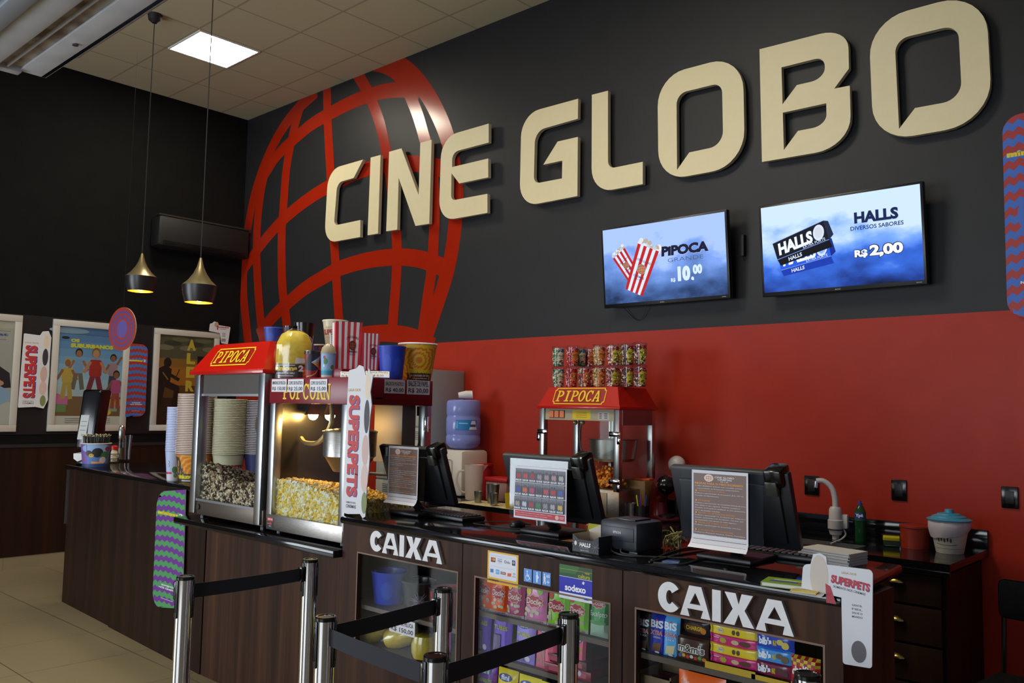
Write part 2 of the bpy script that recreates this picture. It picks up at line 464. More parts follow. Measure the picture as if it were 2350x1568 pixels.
# ---------------------------------------------------------------- red globe painted on the wall
def wallpt(p): q = oy(540+p[0]/2.306, 120+p[1]/2.306, 0); return (q.x, q.z)
def smooth2(pts, k=6):
    P = [Vector(p) for p in pts]; P = [2*P[0]-P[1]]+P+[2*P[-1]-P[-2]]; q = []
    for i in range(1, len(P)-2):
        for j in range(k):
            t = j/k; a, b, c, d = P[i-1:i+3]
            q.append(0.5*((2*b)+(c-a)*t+(2*a-5*b+4*c-d)*t*t+(3*b-a-3*c+d)*t**3))
    return [tuple(v) for v in q+[P[-2]]]
bands = [
 ([(75, 1600), (58, 1440), (44, 1290), (45, 1130), (62, 960), (100, 760), (160, 580), (240, 420), (335, 295), (430, 205)], .155),
 ([(800, 20), (880, 75), (945, 130), (1015, 220), (1070, 320), (1115, 430), (1143, 540), (1163, 650), (1172, 760), (1165, 890), (1152, 1010), (1130, 1130), (1100, 1240), (1060, 1360), (1000, 1540)], .17),
 ([(150, 1560), (128, 1350), (115, 1150), (114, 980), (122, 850), (140, 720), (170, 590)], .15),
 ([(285, 1560), (268, 1400), (250, 1250), (245, 1080), (247, 930), (257, 790), (268, 640), (287, 520), (308, 420), (332, 330), (362, 240)], .15),
 ([(560, 1530), (545, 1360), (535, 1200), (526, 1050), (515, 900), (507, 700), (495, 480), (489, 350), (484, 150)], .135),
 ([(828, 1530), (840, 1350), (852, 1200), (856, 1050), (850, 930), (836, 800), (815, 620), (788, 470), (757, 350), (715, 240), (680, 170), (630, 90)], .135),
 ([(985, 1540), (1018, 1300), (1040, 1150), (1050, 1000), (1055, 870), (1050, 700), (1030, 560), (1000, 450), (965, 330), (925, 230), (890, 160), (850, 100)], .135),
 ([(150, 660), (220, 550), (300, 470), (400, 385), (500, 325), (600, 272), (700, 232), (800, 205), (900, 198), (980, 205)], .15),
 ([(45, 1150), (140, 1015), (240, 900), (340, 812), (440, 742), (520, 700), (620, 648), (720, 612), (810, 596), (900, 588), (1000, 595), (1090, 615), (1165, 660)], .15),
 ([(120, 1500), (200, 1400), (280, 1325), (370, 1250), (460, 1195), (560, 1142), (700, 1102), (840, 1085), (960, 1092), (1060, 1122), (1130, 1160)], .16),
 ([(560, 1530), (660, 1500), (760, 1488), (850, 1490), (950, 1512), (1050, 1560)], .16),
 ([(720, 70), (790, 85), (850, 120), (900, 180)], .1)]
A = Art(); A2 = Art()
for pts, wd in bands: A.path([wallpt(p) for p in smooth2(pts)], wd, MURAL_RED)
m = MB()
tris = []
for lay, c, tr in A.items:
    vs = []; fs = []
    for t in tr:
        o = len(vs); vs += [(p[0], -0.0006-0.00012*lay, p[1]) for p in t]; fs.append((o, o+1, o+2))
    m.add(vs, fs, c)
mural = m.build('globe_mural', smooth=False)
b = bmesh.new(); b.from_mesh(mural.data)
for co, no in (((0, 0, H-.001), (0, 0, 1)), ((0, 0, ZR), (0, 0, -1)), ((0.002, 0, 0), (-1, 0, 0))):
    bmesh.ops.bisect_plane(b, geom=list(b.verts)+list(b.edges)+list(b.faces), plane_co=co, plane_no=no, clear_outer=True)
b.to_mesh(mural.data); b.free()
tag(mural, 'large red globe outline of crossing bands on the charcoal wall', 'wall graphic')
# ---------------------------------------------------------------- big raised lettering
def rounded(pts, n=8):
    out = []; k = len(pts)
    for i, p in enumerate(pts):
        r = p[2] if len(p) > 2 else 0
        P = Vector(p[:2])
        if not r: out.append(tuple(P)); continue
        a = Vector(pts[i-1][:2])-P; b = Vector(pts[(i+1) % k][:2])-P
        ra, rb = min(r, a.length*.5), min(r, b.length*.5)
        A_, B_ = P+a.normalized()*ra, P+b.normalized()*rb
        for j in range(n+1):
            t = j/n; kx = 0.9   # slightly squarer than a parabola
            c1 = A_+(P-A_)*.56; c2 = B_+(P-B_)*.56
            q = (1-t)**3*A_+3*t*(1-t)**2*c1+3*t*t*(1-t)*c2+t**3*B_
            out.append(tuple(q))
    return out
def letter(name, label, crop, outline, holes=()):
    x0, y0, s_ = crop; Y = -0.062
    def cv(L): return rounded([(oy(x0+p[0]/s_, y0+p[1]/s_, Y).x, oy(x0+p[0]/s_, y0+p[1]/s_, Y).z)+tuple(p[2:]) for p in L])
    L = [cv(outline)]+[cv(h) for h in holes]
    cx = sum(p[0] for p in L[0])/len(L[0]); zb = min(p[1] for p in L[0])
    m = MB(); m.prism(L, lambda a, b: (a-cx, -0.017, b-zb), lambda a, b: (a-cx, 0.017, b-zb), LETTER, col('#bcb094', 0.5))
    for dx, dz in ((-.08, .1), (.02, .06), (-.1, .5)):
        pass
    o = m.build(name, loc=(cx, -0.045, zb), ang=30)
    tag(o, label, 'wall letter', 'raised cream letters on the charcoal wall')
K1 = (730, 260, 5.0585); K2 = (1170, 120, 4.196); K3 = (1720, 0, 4.0207); RR = .19
letter('sign_letter', 'cream raised letter C, first letter of the smaller word over the globe', K1, [(522, 538), (118, 655, RR), (70, 1512, RR), (488, 1437), (490, 1240), (183, 1305, .06), (222, 806, .08), (412, 752)])
letter('sign_letter', 'cream raised letter I over the red globe', K1, [(610, 515), (725, 484), (695, 1397), (574, 1417)])
letter('sign_letter', 'cream raised letter N over the red globe', K1, [(825, 448), (968, 407), (1167, 950), (1187, 342), (1318, 308), (1290, 1283), (1130, 1308), (935, 750), (918, 1352), (790, 1370)])
letter('sign_letter', 'cream raised letter E at the right edge of the globe', K1, [(1980, 120), (1432, 279, RR), (1400, 1256, RR), (1965, 1157), (1965, 935), (1543, 1015, .05), (1548, 697), (1638, 815), (1975, 745), (1975, 525), (1555, 625), (1558, 452, .08), (1980, 340)])
letter('sign_letter', 'cream raised letter G starting the larger word', K2, [(658, 447), (112, 597, RR), (93, 1492, RR), (650, 1385), (655, 815), (460, 860), (322, 1083), (505, 1043), (502, 1215), (230, 1267, .06), (243, 758, .1), (655, 640)])
letter('sign_letter', 'cream raised letter L between the G and the O', K2, [(790, 410), (945, 370), (945, 1123, .06), (1280, 1055), (1280, 1270), (787, 1360, RR)])
letter('sign_letter', 'cream raised letter O above the popcorn television', K2, [(1421, 234, .22), (2243, 14, .24), (2265, 1091, .24), (1432, 1244, .22)], [[(1605, 399, .08), (2043, 292, .07), (2055, 895, .1), (1728, 965), (1610, 1133)]])
letter('sign_letter', 'cream raised letter B above the larger screen', K3, [(92, 455), (908, 247, .17), (918, 632), (782, 818), (925, 790), (940, 1354, .22), (115, 1495)],
       [[(295, 622), (693, 522, .06), (698, 725, .09), (437, 785), (305, 963)], [(307, 1040), (708, 953), (713, 1157, .09), (447, 1208), (317, 1385)]])
letter('sign_letter', 'cream raised letter O ending the word, last on the wall', K3, [(1098, 195, .22), (2178, -98, .24), (2245, 1125, .24), (1145, 1317, .22)], [[(1340, 366, .08), (1925, 225, .08), (1962, 917, .1), (1527, 997), (1380, 1190)]])
# ---------------------------------------------------------------- black wall unit in the corner
m = MB()
m.box((0.0, -1.08, 3.2), (0.2, -0.03, 3.53), col('#0b0a0a', .6), 0.03)
o = m.build('air_conditioner_body')
o.name = 'body'
t = thing('air_conditioner', 'long black wall unit high in the corner behind the pendants', 'air conditioner', (0, 0, 0))
o.parent = t
m = MB()
for k in range(4): m.box((0.17, -1.03, 3.215+.012*k), (0.204, -0.08, 3.221+.012*k), BLACK_S)
m.build('vent', t)
m = MB(); m.box((0.1, -1.085, 3.518), (0.205, -0.025, 3.534), col('#2a2620', 0.4)); m.build('top_panel', t)
# ---------------------------------------------------------------- pendant lamps
def pendant(u_can, v_can, zbot, ztop, rmax, label):
    P = oz(u_can, v_can, H)
    t = thing('pendant_lamp', label, 'pendant lamp', (P.x, P.y, 0), 0, 'pendant lamps')
    return t, P
def build_pendant(t, zbot, rmax, hh):
    BRASS = col('#8a7c58', 0.35, 0.6)
    m = MB(); m.lathe([(0, H-.075), (.02, H-.075), (.05, H-.05), (.06, H-.001), (0, H-.001)], BLACK_M, 20); m.build('ceiling_rose', t)
    zj = zbot+hh*.38; zt = zbot+hh
    m = MB(); m.tube([(0, 0, H-.07), (0, 0, zt-.01)], 0.004, col('#1e1c17', 0.7), 6); m.build('cord', t)
    m = MB(); m.lathe([(rmax*.80, zbot), (rmax*.95, zbot+hh*.2), (rmax, zj)], col('#1c1a1c', 0.35), 36)
    m.lathe([(rmax, zj), (rmax*.66, zj+hh*.12), (rmax*.38, zj+hh*.27), (rmax*.2, zj+hh*.42), (rmax*.11, zj+hh*.55), (rmax*.07, zt), (0, zt)], BRASS, 36)
    m.lathe([(rmax*.79, zbot+.001), (rmax*.9, zbot+hh*.2), (rmax*.55, zbot+hh*.42), (0, zbot+hh*.5)], col('#d8a850', 0.35, 0.7), 36)
    m.build('shade', t)
    m = MB(); m.ball((0, 0, zbot+.045), .038, emi('#ffb050', 90), 2); m.build('bulb', t)
def lamp_at(u, vbot, y):
    return oy(u, vbot, y)
yl = oz(364, 28, H).y
P = oy(322, 669, yl); q = mpp(P)
t = thing('pendant_lamp', 'black and brass pendant lamp, the higher one on the left', 'pendant lamp', (P.x, P.y, 0), 0, 'pendant lamps over the counter')
build_pendant(t, P.z, 34.5*q, 88*q)
P = oy(456, 695, yl+.02); q = mpp(P)
t = thing('pendant_lamp', 'black and brass pendant lamp, the lower one near the globe', 'pendant lamp', (P.x, P.y, 0), 0, 'pendant lamps over the counter')
build_pendant(t, P.z, 38.5*q, 104*q)
# ---------------------------------------------------------------- raised shutter at the shop front
ys = -3.75
a = oy(99, 178, ys); 
t = thing('roller_shutter', 'white steel shutter housing overhead at the shop front', 'shutter', (a.x, ys, a.z))
WH = noise_mat('white_painted_steel', '#b9bec4', '#c5cad0', 8, 0.35); RU = noise_mat('dusty_steel', '#6b5647', '#a9a49c', 7, 0.6, lo=.4, hi=.6)
L_ = 4.2
m = MB()
m.box((0, -.012, 0), (L_, .012, .10), WH, .003); m.box((0, -.10, 0), (L_, .01, .012), WH, .002); m.build('front_rail', t)
m = MB(); m.box((.03, .012, .03), (L_, .03, .09), col('#3c3c42')); m.build('groove_shade', t)  # dark strip painting the shade of the groove between the two rails
m = MB(); m.box((.24, .03, .035), (L_, .048, .075), WH, .004); m.box((.24, .052, .045), (L_, .062, .08), WH, .003); m.build('side_rail', t)
m = MB(); m.box((-.02, -.20, .012), (L_, -.095, .10), RU); m.box((-.03, -.205, -.012), (.02, -.095, .02), WH, .003)
for k in (.5, 1.25, 2.1): m.cyl((k, -.05, -.006), .012, .008, col('#77777a', .3, 1.0), 10)
m.build('track', t)
m = MB(); m.box((.0, -.158, -.004), (L_, -.15, .02), WH, .002); m.build('inner_strip', t)
m = MB(); m.box((-.05, -.32, -.03), (L_, -.205, .03), WH, .01); m.build('lower_slat', t)
m = MB(); m.box((-.08, -.40, -.045), (L_, -.325, .02), col('#8d949c', .4), .006); m.build('bottom_bar', t)
m = MB(); m.box((-.1, -.47, .0), (L_, -.40, .05), col('#1b1b1e')); m.build('gap_shade', t)  # near-black strip standing in for the shade in the gap between slats
m = MB(); m.box((-.1, -.70, -.02), (L_, -.47, .06), WH, .01); m.box((-.1, -.53, -.05), (L_, -.49, -.02), WH, .004); m.build('upper_slat', t)
# ================================================================ service counters
ZT = 1.07            # top of the cash and end counters
ZM = 0.92            # shelf under the popcorn machines
ZB = 0.87            # back counter
YF = -2.735          # front face of the cash desks
def slab(name, label, P, z, th, cat='countertop', mat=GRANITE, bev=.006):
    cx = sum(p[0] for p in P)/len(P); cy = sum(p[1] for p in P)/len(P)
    b = bmesh.new()
    vb = [b.verts.new((p[0]-cx, p[1]-cy, -th)) for p in P]; vt = [b.verts.new((p[0]-cx, p[1]-cy, 0)) for p in P]
    n = len(P)
    b.faces.new(vb[::-1]); b.faces.new(vt)
    for i in range(n): b.faces.new((vb[i], vb[(i+1) % n], vt[(i+1) % n], vt[i]))
    bmesh.ops.bevel(b, geom=list(b.edges), offset=bev, segments=2, affect='EDGES', profile=.5)
    m = MB(); m.bm(b, mat)
    return tag(m.build(name, loc=(cx, cy, z)), label, cat)
# end counter on the left
ZL = 1.06
slab('countertop', 'black granite worktop of the end counter holding straws and cup stacks', [(1.64, -2.41), (4.15, -2.55), (4.15, -1.85), (1.74, -1.80)], ZL, .03)
t = thing('counter_cabinet', 'dark wood end counter below the straw bucket', 'counter', (1.66, -2.39, 0), -0.0557)
m = MB(); m.box((.03, .0, 0), (1.04, .5, ZL-.031), WOOD_D); m.build('body', t)
m = MB(); m.box((1.043, -.01, 0), (2.48, .5, ZL-.031), WOOD_D); m.build('front_panel', t)
m = MB(); m.box((.012, -.012, .60), (.03, .02, 1.02), ALU); m.build('edge_strip', t)
# machine shelf section
slab('countertop', 'low black granite shelf carrying the two front popcorn machines', [(4.165, -2.755), (5.70, -2.775), (5.70, -2.12), (4.165, -2.12)], ZM, .035)
t = thing('counter_cabinet', 'dark wood counter front below the two large popcorn machines', 'counter', (4.145, -2.535, 0))
m = MB(); m.box((0, 0, 0), (.73, .39, ZM-.036), WOOD); m.build('front_panel', t)
m = MB(); m.box((.735, -.004, 0), (1.55, .39, ZM-.036), WOOD); m.build('front_panel', t)
# cash desk worktop
slab('countertop', 'long black granite worktop of the cash desks under the three monitors', [(5.705, -2.752), (7.955, -2.752), (7.9, -2.10), (5.705, -2.10)], ZT, .032, bev=.01)
def display_cabinet(x0, x1, wx0, wx1, wz0, wz1, shelves, label, back=col('#1c1716', .6)):
    t = thing('display_cabinet', label, 'display cabinet', (x0, YF, 0), 0, 'glass fronted cash desk cabinets')
    w = x1-x0; d = .40; zt = ZT-.033; a, b = wx0-x0, wx1-x0
    m = MB()
    for p, q in (((0, 0, 0), (a, .02, zt)), ((b, 0, 0), (w, .02, zt)), ((a, 0, wz1), (b, .02, zt)), ((a, 0, 0), (b, .02, wz0))):
        m.box(p, q, WOOD)
    m.box((0, .02, 0), (.02, d, zt), WOOD); m.box((w-.02, .02, 0), (w, d, zt), WOOD)
    m.box((.02, d-.015, 0), (w-.02, d, zt), back); m.box((.02, .02, 0), (w-.02, d-.015, .05), WOOD)
    m.build('body', t)
    m = MB()
    for p, q in (((a-.006, -.002, wz0-.006), (a, .003, wz1+.006)), ((b, -.002, wz0-.006), (b+.006, .003, wz1+.006)), ((a, -.002, wz1), (b, .003, wz1+.006)), ((a, -.002, wz0-.006), (b, .003, wz0))):
        m.box(p, q, col('#7a5c48', .45))
    m.build('window_edge', t)
    m = MB(); m.box((a+.001, .009, wz0+.001), (b-.001, .013, wz1-.001), GLASS); m.build('glass', t)
    for z in shelves:
        m = MB(); m.box((.021, .03, z-.018), (w-.021, d-.016, z), col('#5a4a40', .5)); m.build('shelf', t)
    return t
SH1 = oy(826, 1386, YF+.03).z; SH2 = (oy(1095, 1402, YF+.03).z+oy(1396, 1473, YF+.03).z)/2; SH2b = (oy(1141, 1511, YF+.03).z+oy(1281, 1551, YF+.03).z)/2
SH3 = oy(1463, 1495, YF+.03).z
W1B = oy(816, 1488, YF).z
display_cabinet(5.712, 6.472, 5.826, 6.447, W1B, .921, [SH1, W1B-.005], 'dark wood cash desk cabinet with buckets and yellow plush toys behind glass')
display_cabinet(6.476, 7.222, 6.548, 7.171, .12, .919, [SH2, SH2b, SH2b-.2, .118], 'dark wood cash desk cabinet with candy bags behind glass')
display_cabinet(7.226, 7.948, 7.279, 7.893, .12, .922, [SH3, SH3-.27, .118], 'dark wood cash desk cabinet with chocolate bars behind glass')
# cashier lettering on the desk fronts
def cash_letters(u0, vt0, vb0, u1, vt1, vb1, where):
    a = oy(u0, vb0, YF-.02); b = oy(u1, vb1, YF-.02); x0, x1 = a.x, b.x
    z0 = (a.z+b.z)/2; z1 = (oy(u0, vt0, YF-.02).z+oy(u1, vt1, YF-.02).z)/2; h = z1-z0; w = x1-x0
    L = {'C': (0, .185), 'A': (.188, .42), 'I': (.428, .50), 'X': (.515, .735), 'A2': (.745, 1.0)}
    pos = {'C': 'first letter', 'A': 'second letter', 'I': 'middle letter', 'X': 'fourth letter', 'A2': 'last letter'}
    for k, (f0, f1) in L.items():
        ww = (f1-f0)*w; cx = x0+(f0+f1)/2*w
        if k == 'C':
            o = ell(0, h/2, ww/2, h/2, 26, 38, 322); i = ell(0, h/2, ww/2-.03, h/2-.025, 22, 322, 38)
            loops = [[(p[0]+.004, p[1]) for p in o+i]]
        elif k[0] == 'A':
            s_ = .033; q = ww/2
            loops = [[(-q, 0), (-q+s_, 0), (-q*.52, h*.25), (q*.52, h*.25), (q-s_, 0), (q, 0), (.021, h), (-.021, h)], [(-q*.36, h*.41), (q*.36, h*.41), (0, h*.79)]]
        elif k == 'I': loops = [[(-ww*.44, 0), (ww*.44, 0), (ww*.44, h), (-ww*.44, h)]]
        else:
            q = ww/2; s_ = .036
            loops = [[(-q, 0), (-q+s_, 0), (0, h*.36), (q-s_, 0), (q, 0), (.019, h*.5), (q-.004, h), (q-s_-.004, h), (0, h*.66), (-q+s_+.004, h), (-q+.004, h), (-.019, h*.5)]]
        m = MB(); m.prism(loops, lambda p, r: (p, -.014, r), lambda p, r: (p, 0, r), LETTER_W, col('#a8a2a0', .5))
        o = m.build('desk_letter', loc=(cx, YF-.0005, z0), ang=30)
        tag(o, 'white raised letter %s, %s on the cash desk front %s' % (k[0], pos[k], where), 'letter', 'white raised letters '+where)
cash_letters(845, 1213, 1262, 1012, 1248, 1298, 'above the plush toys')
cash_letters(1505, 1333, 1405, 1820, 1384, 1458, 'above the chocolate bars')
# stickers on the desk front
def sticker(name, label, u0, v1, u1, v0, draw, cat='sticker', y=YF-.0006):
    a = oy(u0, v0, y); b = oy(u1, v1, y); w = b.x-a.x
    zb = a.z; h = b.z-a.z
    A = Art(); draw(A, w, h)
    m = MB(); m.box((-w/2, -.0008, 0), (w/2, 0, h), '#dddde0'); m.art(A, flat(w, h, -.001))
    return tag(m.build(name, loc=((a.x+b.x)/2, y, zb), smooth=False), label, cat)
def d_cards(A, w, h):
    A.rect(0, 0, w, h, '#f0b418'); A.rr(w*.05, h*.18, w*.9, h*.77, .006, '#e4e6ee')
    y = h*.66
    A.rect(w*.11, y, w*.15, h*.14, '#251a1a'); A.ell(w*.155, y+h*.08, w*.04, h*.045, '#e04020'); A.ell(w*.21, y+h*.08, w*.04, h*.045, '#f0a020')
    A.text('VISA', w*.33, y+h*.03, w*.15, h*.06, '#2c3f86', .01); A.rect(w*.33, y+h*.12, w*.15, h*.012, '#2c3f86'); A.rect(w*.33, y-h*.01, w*.15, h*.01, '#e8b040')
    A.ring(w*.585, y+h*.07, w*.035, h*.045, w*.012, '#333333'); A.text('elo', w*.63, y+h*.03, w*.11, h*.08, '#333333')
    A.rect(w*.80, y, w*.1, h*.16, '#1c2350'); A.ring(w*.85, y+h*.09, w*.03, h*.035, w*.01, '#ffffff')
    y = h*.33
    A.rect(w*.10, y, w*.1, h*.11, '#4a7cc8'); A.rect(w*.28, y-h*.02, w*.11, h*.14, '#5ab0e8'); A.text('AMEX', w*.29, y+h*.02, w*.09, h*.06, '#e8f4ff')
    A.rect(w*.44, y, w*.16, h*.08, '#8c1f2a'); A.text('HIPER', w*.455, y+h*.02, w*.13, h*.04, '#ffffff'); A.poly([(w*.66, y-h*.03), (w*.77, y-h*.02), (w*.78, y+h*.08), (w*.66, y+h*.07)], '#e8602c')
    A.ring(w*.87, y+h*.08, w*.03, h*.03, w*.008, '#606878'); A.rect(w*.82, y-h*.02, w*.11, h*.01, '#8a90a0'); A.rect(w*.82, y, w*.11, h*.01, '#8a90a0')
    for q in (.86, .53): A.rect(w*.1, h*q, w*.8, h*.006, '#b8bcc8')
    A.ell(w*.09, h*.1, w*.025, h*.025, '#4a3010'); A.text('pagseguro', w*.13, h*.06, w*.24, h*.07, '#5c3a10', .01); A.rect(w*.4, h*.085, w*.42, h*.012, '#b48820')
sticker('card_sticker', 'yellow framed sticker of payment card logos on cash desk front', 1118.5, 1275, 1190.5, 1336, d_cards)
BL = '#5f97e0'
def d_wheel(A, w, h):
    A.rr(0, 0, w, h, w*.08, BL); A.ring(w*.45, h*.32, w*.24, h*.22, w*.05, '#e8f0ff'); A.rect(w*.38, h*.4, w*.08, h*.32, '#e8f0ff'); A.ell(w*.42, h*.8, w*.08, h*.07, '#e8f0ff', 12)
    A.rect(w*.42, h*.5, w*.25, h*.06, '#e8f0ff'); A.line((w*.45, h*.42), (w*.68, h*.42), h*.06, '#e8f0ff'); A.line((w*.66, h*.43), (w*.82, h*.2), h*.06, '#e8f0ff')
def d_preg(A, w, h):
    A.rr(0, 0, w, h, w*.08, BL); A.ell(w*.48, h*.82, w*.09, h*.08, '#e8f0ff', 12); A.ell(w*.5, h*.55, w*.13, h*.2, '#e8f0ff'); A.ell(w*.58, h*.5, w*.13, h*.1, '#e8f0ff'); A.poly([(w*.38, h*.4), (w*.6, h*.4), (w*.56, h*.1), (w*.42, h*.1)], '#e8f0ff')
def d_old(A, w, h):
    A.rr(0, 0, w, h, w*.08, BL); A.ell(w*.26, h*.82, w*.08, h*.07, '#e8f0ff', 12); A.ell(w*.27, h*.55, w*.12, h*.2, '#e8f0ff'); A.line((w*.24, h*.42), (w*.14, h*.12), w*.09, '#e8f0ff'); A.line((w*.3, h*.42), (w*.38, h*.12), w*.09, '#e8f0ff')
    A.line((w*.36, h*.52), (w*.46, h*.12), w*.03, '#e8f0ff'); A.text('60', w*.5, h*.62, w*.42, h*.24, '#e8f0ff', .02); A.rect(w*.54, h*.26, w*.34, h*.07, '#e8f0ff'); A.rect(w*.675, h*.13, w*.07, h*.32, '#e8f0ff')
sticker('priority_sticker', 'small blue sticker of a wheelchair symbol', 1202.5, 1307.5, 1221, 1334, d_wheel)
sticker('priority_sticker', 'small blue sticker of a pregnant woman symbol', 1223.5, 1312, 1242.5, 1338.5, d_preg)
sticker('priority_sticker', 'small blue sticker of an elderly person with 60 plus', 1245, 1316, 1264, 1343, d_old)
def d_sod(A, w, h):
    A.rect(0, 0, w, h*.19, '#e8ecf4'); A.rect(0, h*.19, w, h*.46, '#1d1fae'); A.rect(0, h*.65, w, h*.35, '#1f4a22'); A.poly([(0, h*.75), (w*.5, h*.78), (w*.62, h), (0, h)], '#2c6a2a')
    A.rect(0, h*.645, w, h*.012, '#e8ecf4'); A.text('sodexo', w*.18, h*.25, w*.63, h*.2, '#ffffff', .03); A.text('*', w*.7, h*.5, w*.08, h*.1, '#ffffff', .02)
    A.text('cultura', w*.58, h*.68, w*.35, h*.12, '#c8c028', .01); A.text('vale', w*.78, h*.82, w*.14, h*.06, '#d8c028'); A.rect(0, h*.87, w, h*.01, '#b8a820')
    A.poly([(w*.75, h*.07), (w*.83, h*.13), (w*.92, h*.07)], '#2c50a0'); A.rect(w*.66, h*.08, w*.07, h*.02, '#8090b0')
sticker('voucher_sticker', 'green and blue meal voucher sticker on the cash desk front', 1283.5, 1307, 1360, 1371, d_sod)
# ---------------------------------------------------------------- back counter with sink and drawers
t = thing('countertop', 'black granite back worktop along the red wall with the sink', 'countertop', (0, 0, ZB))
X0, X1, YB = 3.72, 7.65, -.69
sx0, sx1, sy0, sy1 = 6.5, 7.16, -.60, -.37
m = MB()
for p, q in (((X0, YB, -.035), (sx0, -.001, 0)), ((sx1, YB, -.035), (X1, -.001, 0)), ((sx0, YB, -.035), (sx1, sy0, 0)), ((sx0, sy1, -.035), (sx1, -.001, 0))):
    m.box(p, q, GRANITE)
m.build('slab', t)
m = MB(); m.box((3.9, -.022, .0005), (X1, -.001, .098), GRANITE, .002); m.build('backsplash', t)
m = MB(); m.box((X0, YB-.004, -.06), (X1, YB+.016, -.0355), GRANITE, .003); m.build('front_edge', t)
t = thing('sink', 'stainless steel sink sunk in the back worktop below the faucet', 'sink', (0, 0, ZB))
m = MB(); zz = -.15; i = .01
m.quad([(sx0+i, sy0+i, zz), (sx1-i, sy0+i, zz), (sx1-i, sy1-i, zz), (sx0+i, sy1-i, zz)], STEEL)
for (ax, ay), (bx, by) in (((sx0+i, sy0+i), (sx1-i, sy0+i)), ((sx1-i, sy0+i), (sx1-i, sy1-i)), ((sx1-i, sy1-i), (sx0+i, sy1-i)), ((sx0+i, sy1-i), (sx0+i, sy0+i))):
    m.quad([(ax, ay, zz), (bx, by, zz), (bx, by, -.003), (ax, ay, -.003)], STEEL)
m.build('basin', t)
m = MB(); m.cyl(((sx0+sx1)/2, (sy0+sy1)/2, zz+.0005), .04, .004, CHROME, 20); m.build('drain', t)
t = thing('drawer_cabinet', 'dark wood drawer unit with brass cup pulls under the back worktop', 'cabinet', (6.62, -.66, 0))
m = MB(); m.box((0, .018, .08), (1.0, .63, ZB-.17), WOOD_D); m.box((0, .018, ZB-.17), (.98, .05, ZB-.061), WOOD_D); m.box((.98, .018, ZB-.17), (1.0, .63, ZB-.061), WOOD_D); m.box((.03, .05, 0), (.97, .6, .08), BLACK_M); m.build('body', t)
BR = col('#b39a55', .25, 1.0)
for z0, z1, hz in ((.655, .80, .758), (.47, .648, .575), (.29, .463, .398), (.09, .283, .21)):
    for xa, xb in ((.02, .49), (.51, .98)):
        m = MB(); m.box((xa, 0, z0+.003), (xb, .018, z1-.003), WOOD_D, .002); d = m.build('drawer', t)
        m = MB(); hx = (xa+xb)/2+.03
        vs = []; fs = []
        for j in range(7):
            b_ = math.pi/2*j/6
            for i in range(13):
                a_ = math.pi*i/12; vs.append((hx+.040*math.cos(a_)*math.cos(b_), -.001-.026*math.sin(a_)*math.cos(b_)-.004, hz-.006+.022*math.sin(b_)))
        for j in range(6):
            for i in range(12): fs.append((13*j+i, 13*j+i+1, 13*j+14+i, 13*j+13+i))
        m.add(vs, fs, BR); m.build('handle', d)
# ---------------------------------------------------------------- contents of the cash desk cabinets
def vivid(h):
    q = [min(255, int(int(h[i:i+2], 16)*1.14+8)) for i in (1, 3, 5)]
    return '#%02x%02x%02x' % tuple(q)
def pouch(name, label, cat, group, x, y, z, w, h, d, base, art, tilt=4, rz=0, crimp=.012, mat_r=.22):
    """a filled foil pouch: printed front that bulges, crimped top and bottom"""
    def bulge(px, py):
        a = max(0, 1-(2*px/w-1)**4); b = max(0, 1-(2*py/h-1)**6); return d/2*math.sqrt(a*b)
    m = MB(); nx, ny = 8, 10
    for sg in (-1, 1):
        vs = []; fs = []
        for j in range(ny+1):
            for i in range(nx+1):
                px, py = w*i/nx, h*j/ny
                pxx = px-w/2; pin = 1-.04*(1-abs(2*py/h-1))
                vs.append((pxx*pin, sg*bulge(px, py), py))
        for j in range(ny):
            for i in range(nx):
                q = (j*(nx+1)+i, j*(nx+1)+i+1, (j+1)*(nx+1)+i+1, (j+1)*(nx+1)+i)
                fs.append(q if sg < 0 else q[::-1])
        m.add(vs, fs, col(vivid(base), mat_r))
    def fn(px, py, lay):
        px = min(max(px, 0), w); py = min(max(py, 0), h)
        pin = 1-.04*(1-abs(2*py/h-1))
        return ((px-w/2)*pin, -bulge(px, py)-.0012-.00006*lay, py)
    A = Art(); art(A, w, h)
    for lay, c, tris in A.items:   # cut fine so that the print follows the bulge
        vs = []; fs = []
        for tq in tris:
            for s1 in strips(tq, w/8):
                sw = [(p[1], p[0]) for p in s1]
                for s2 in strips(sw, h/10):
                    o = len(vs); vs += [fn(p[1], p[0], lay) for p in s2]; fs.append(tuple(range(o, o+len(s2))))
        m.add(vs, fs, c)
    o = m.build(name, loc=(x, y, z), rot=(R(-tilt), 0, rz))
    return tag(o, label, cat, group)
def burst(A, cx, cy, rx, ry, c, n=9):
    A.poly([(cx+(rx if i % 2 else rx*.82)*math.cos(math.pi*i/n), cy+(ry if i % 2 else ry*.78)*math.sin(math.pi*i/n)) for i in range(2*n)], c)
def candy_art(top, fruit, name2=None):
    def f(A, w, h):
        A.rect(0, 0, w, h*.07, '#d8d0cc'); A.text(name2 or 'DORESORI', w*.1, h*.015, w*.8, h*.045, '#8a3040', .02)
        rnd = random.Random(hash(top) % 999)
        for k in range(9):
            A.ell(w*(.1+.8*rnd.random()), h*(.12+.22*rnd.random()), w*.09, w*.07, ['#d8c8b0', '#c0a898', '#b8c8a0', '#d8b0a8'][k % 4], 12)
        for k, c in enumerate(fruit): A.ell(w*(.25+.5*(k % 2)), h*(.74+.12*(k//2)+.04*(k % 2)), w*.13, w*.16, c, 14, 30*k)
        burst(A, w*.5, h*.5, w*.46, h*.17, '#e8c8c0'); burst(A, w*.5, h*.5, w*.43, h*.155, '#b02030')
        A.text('Docile', w*.17, h*.43, w*.66, h*.14, '#f4e8e4', .01, .1)
    return f
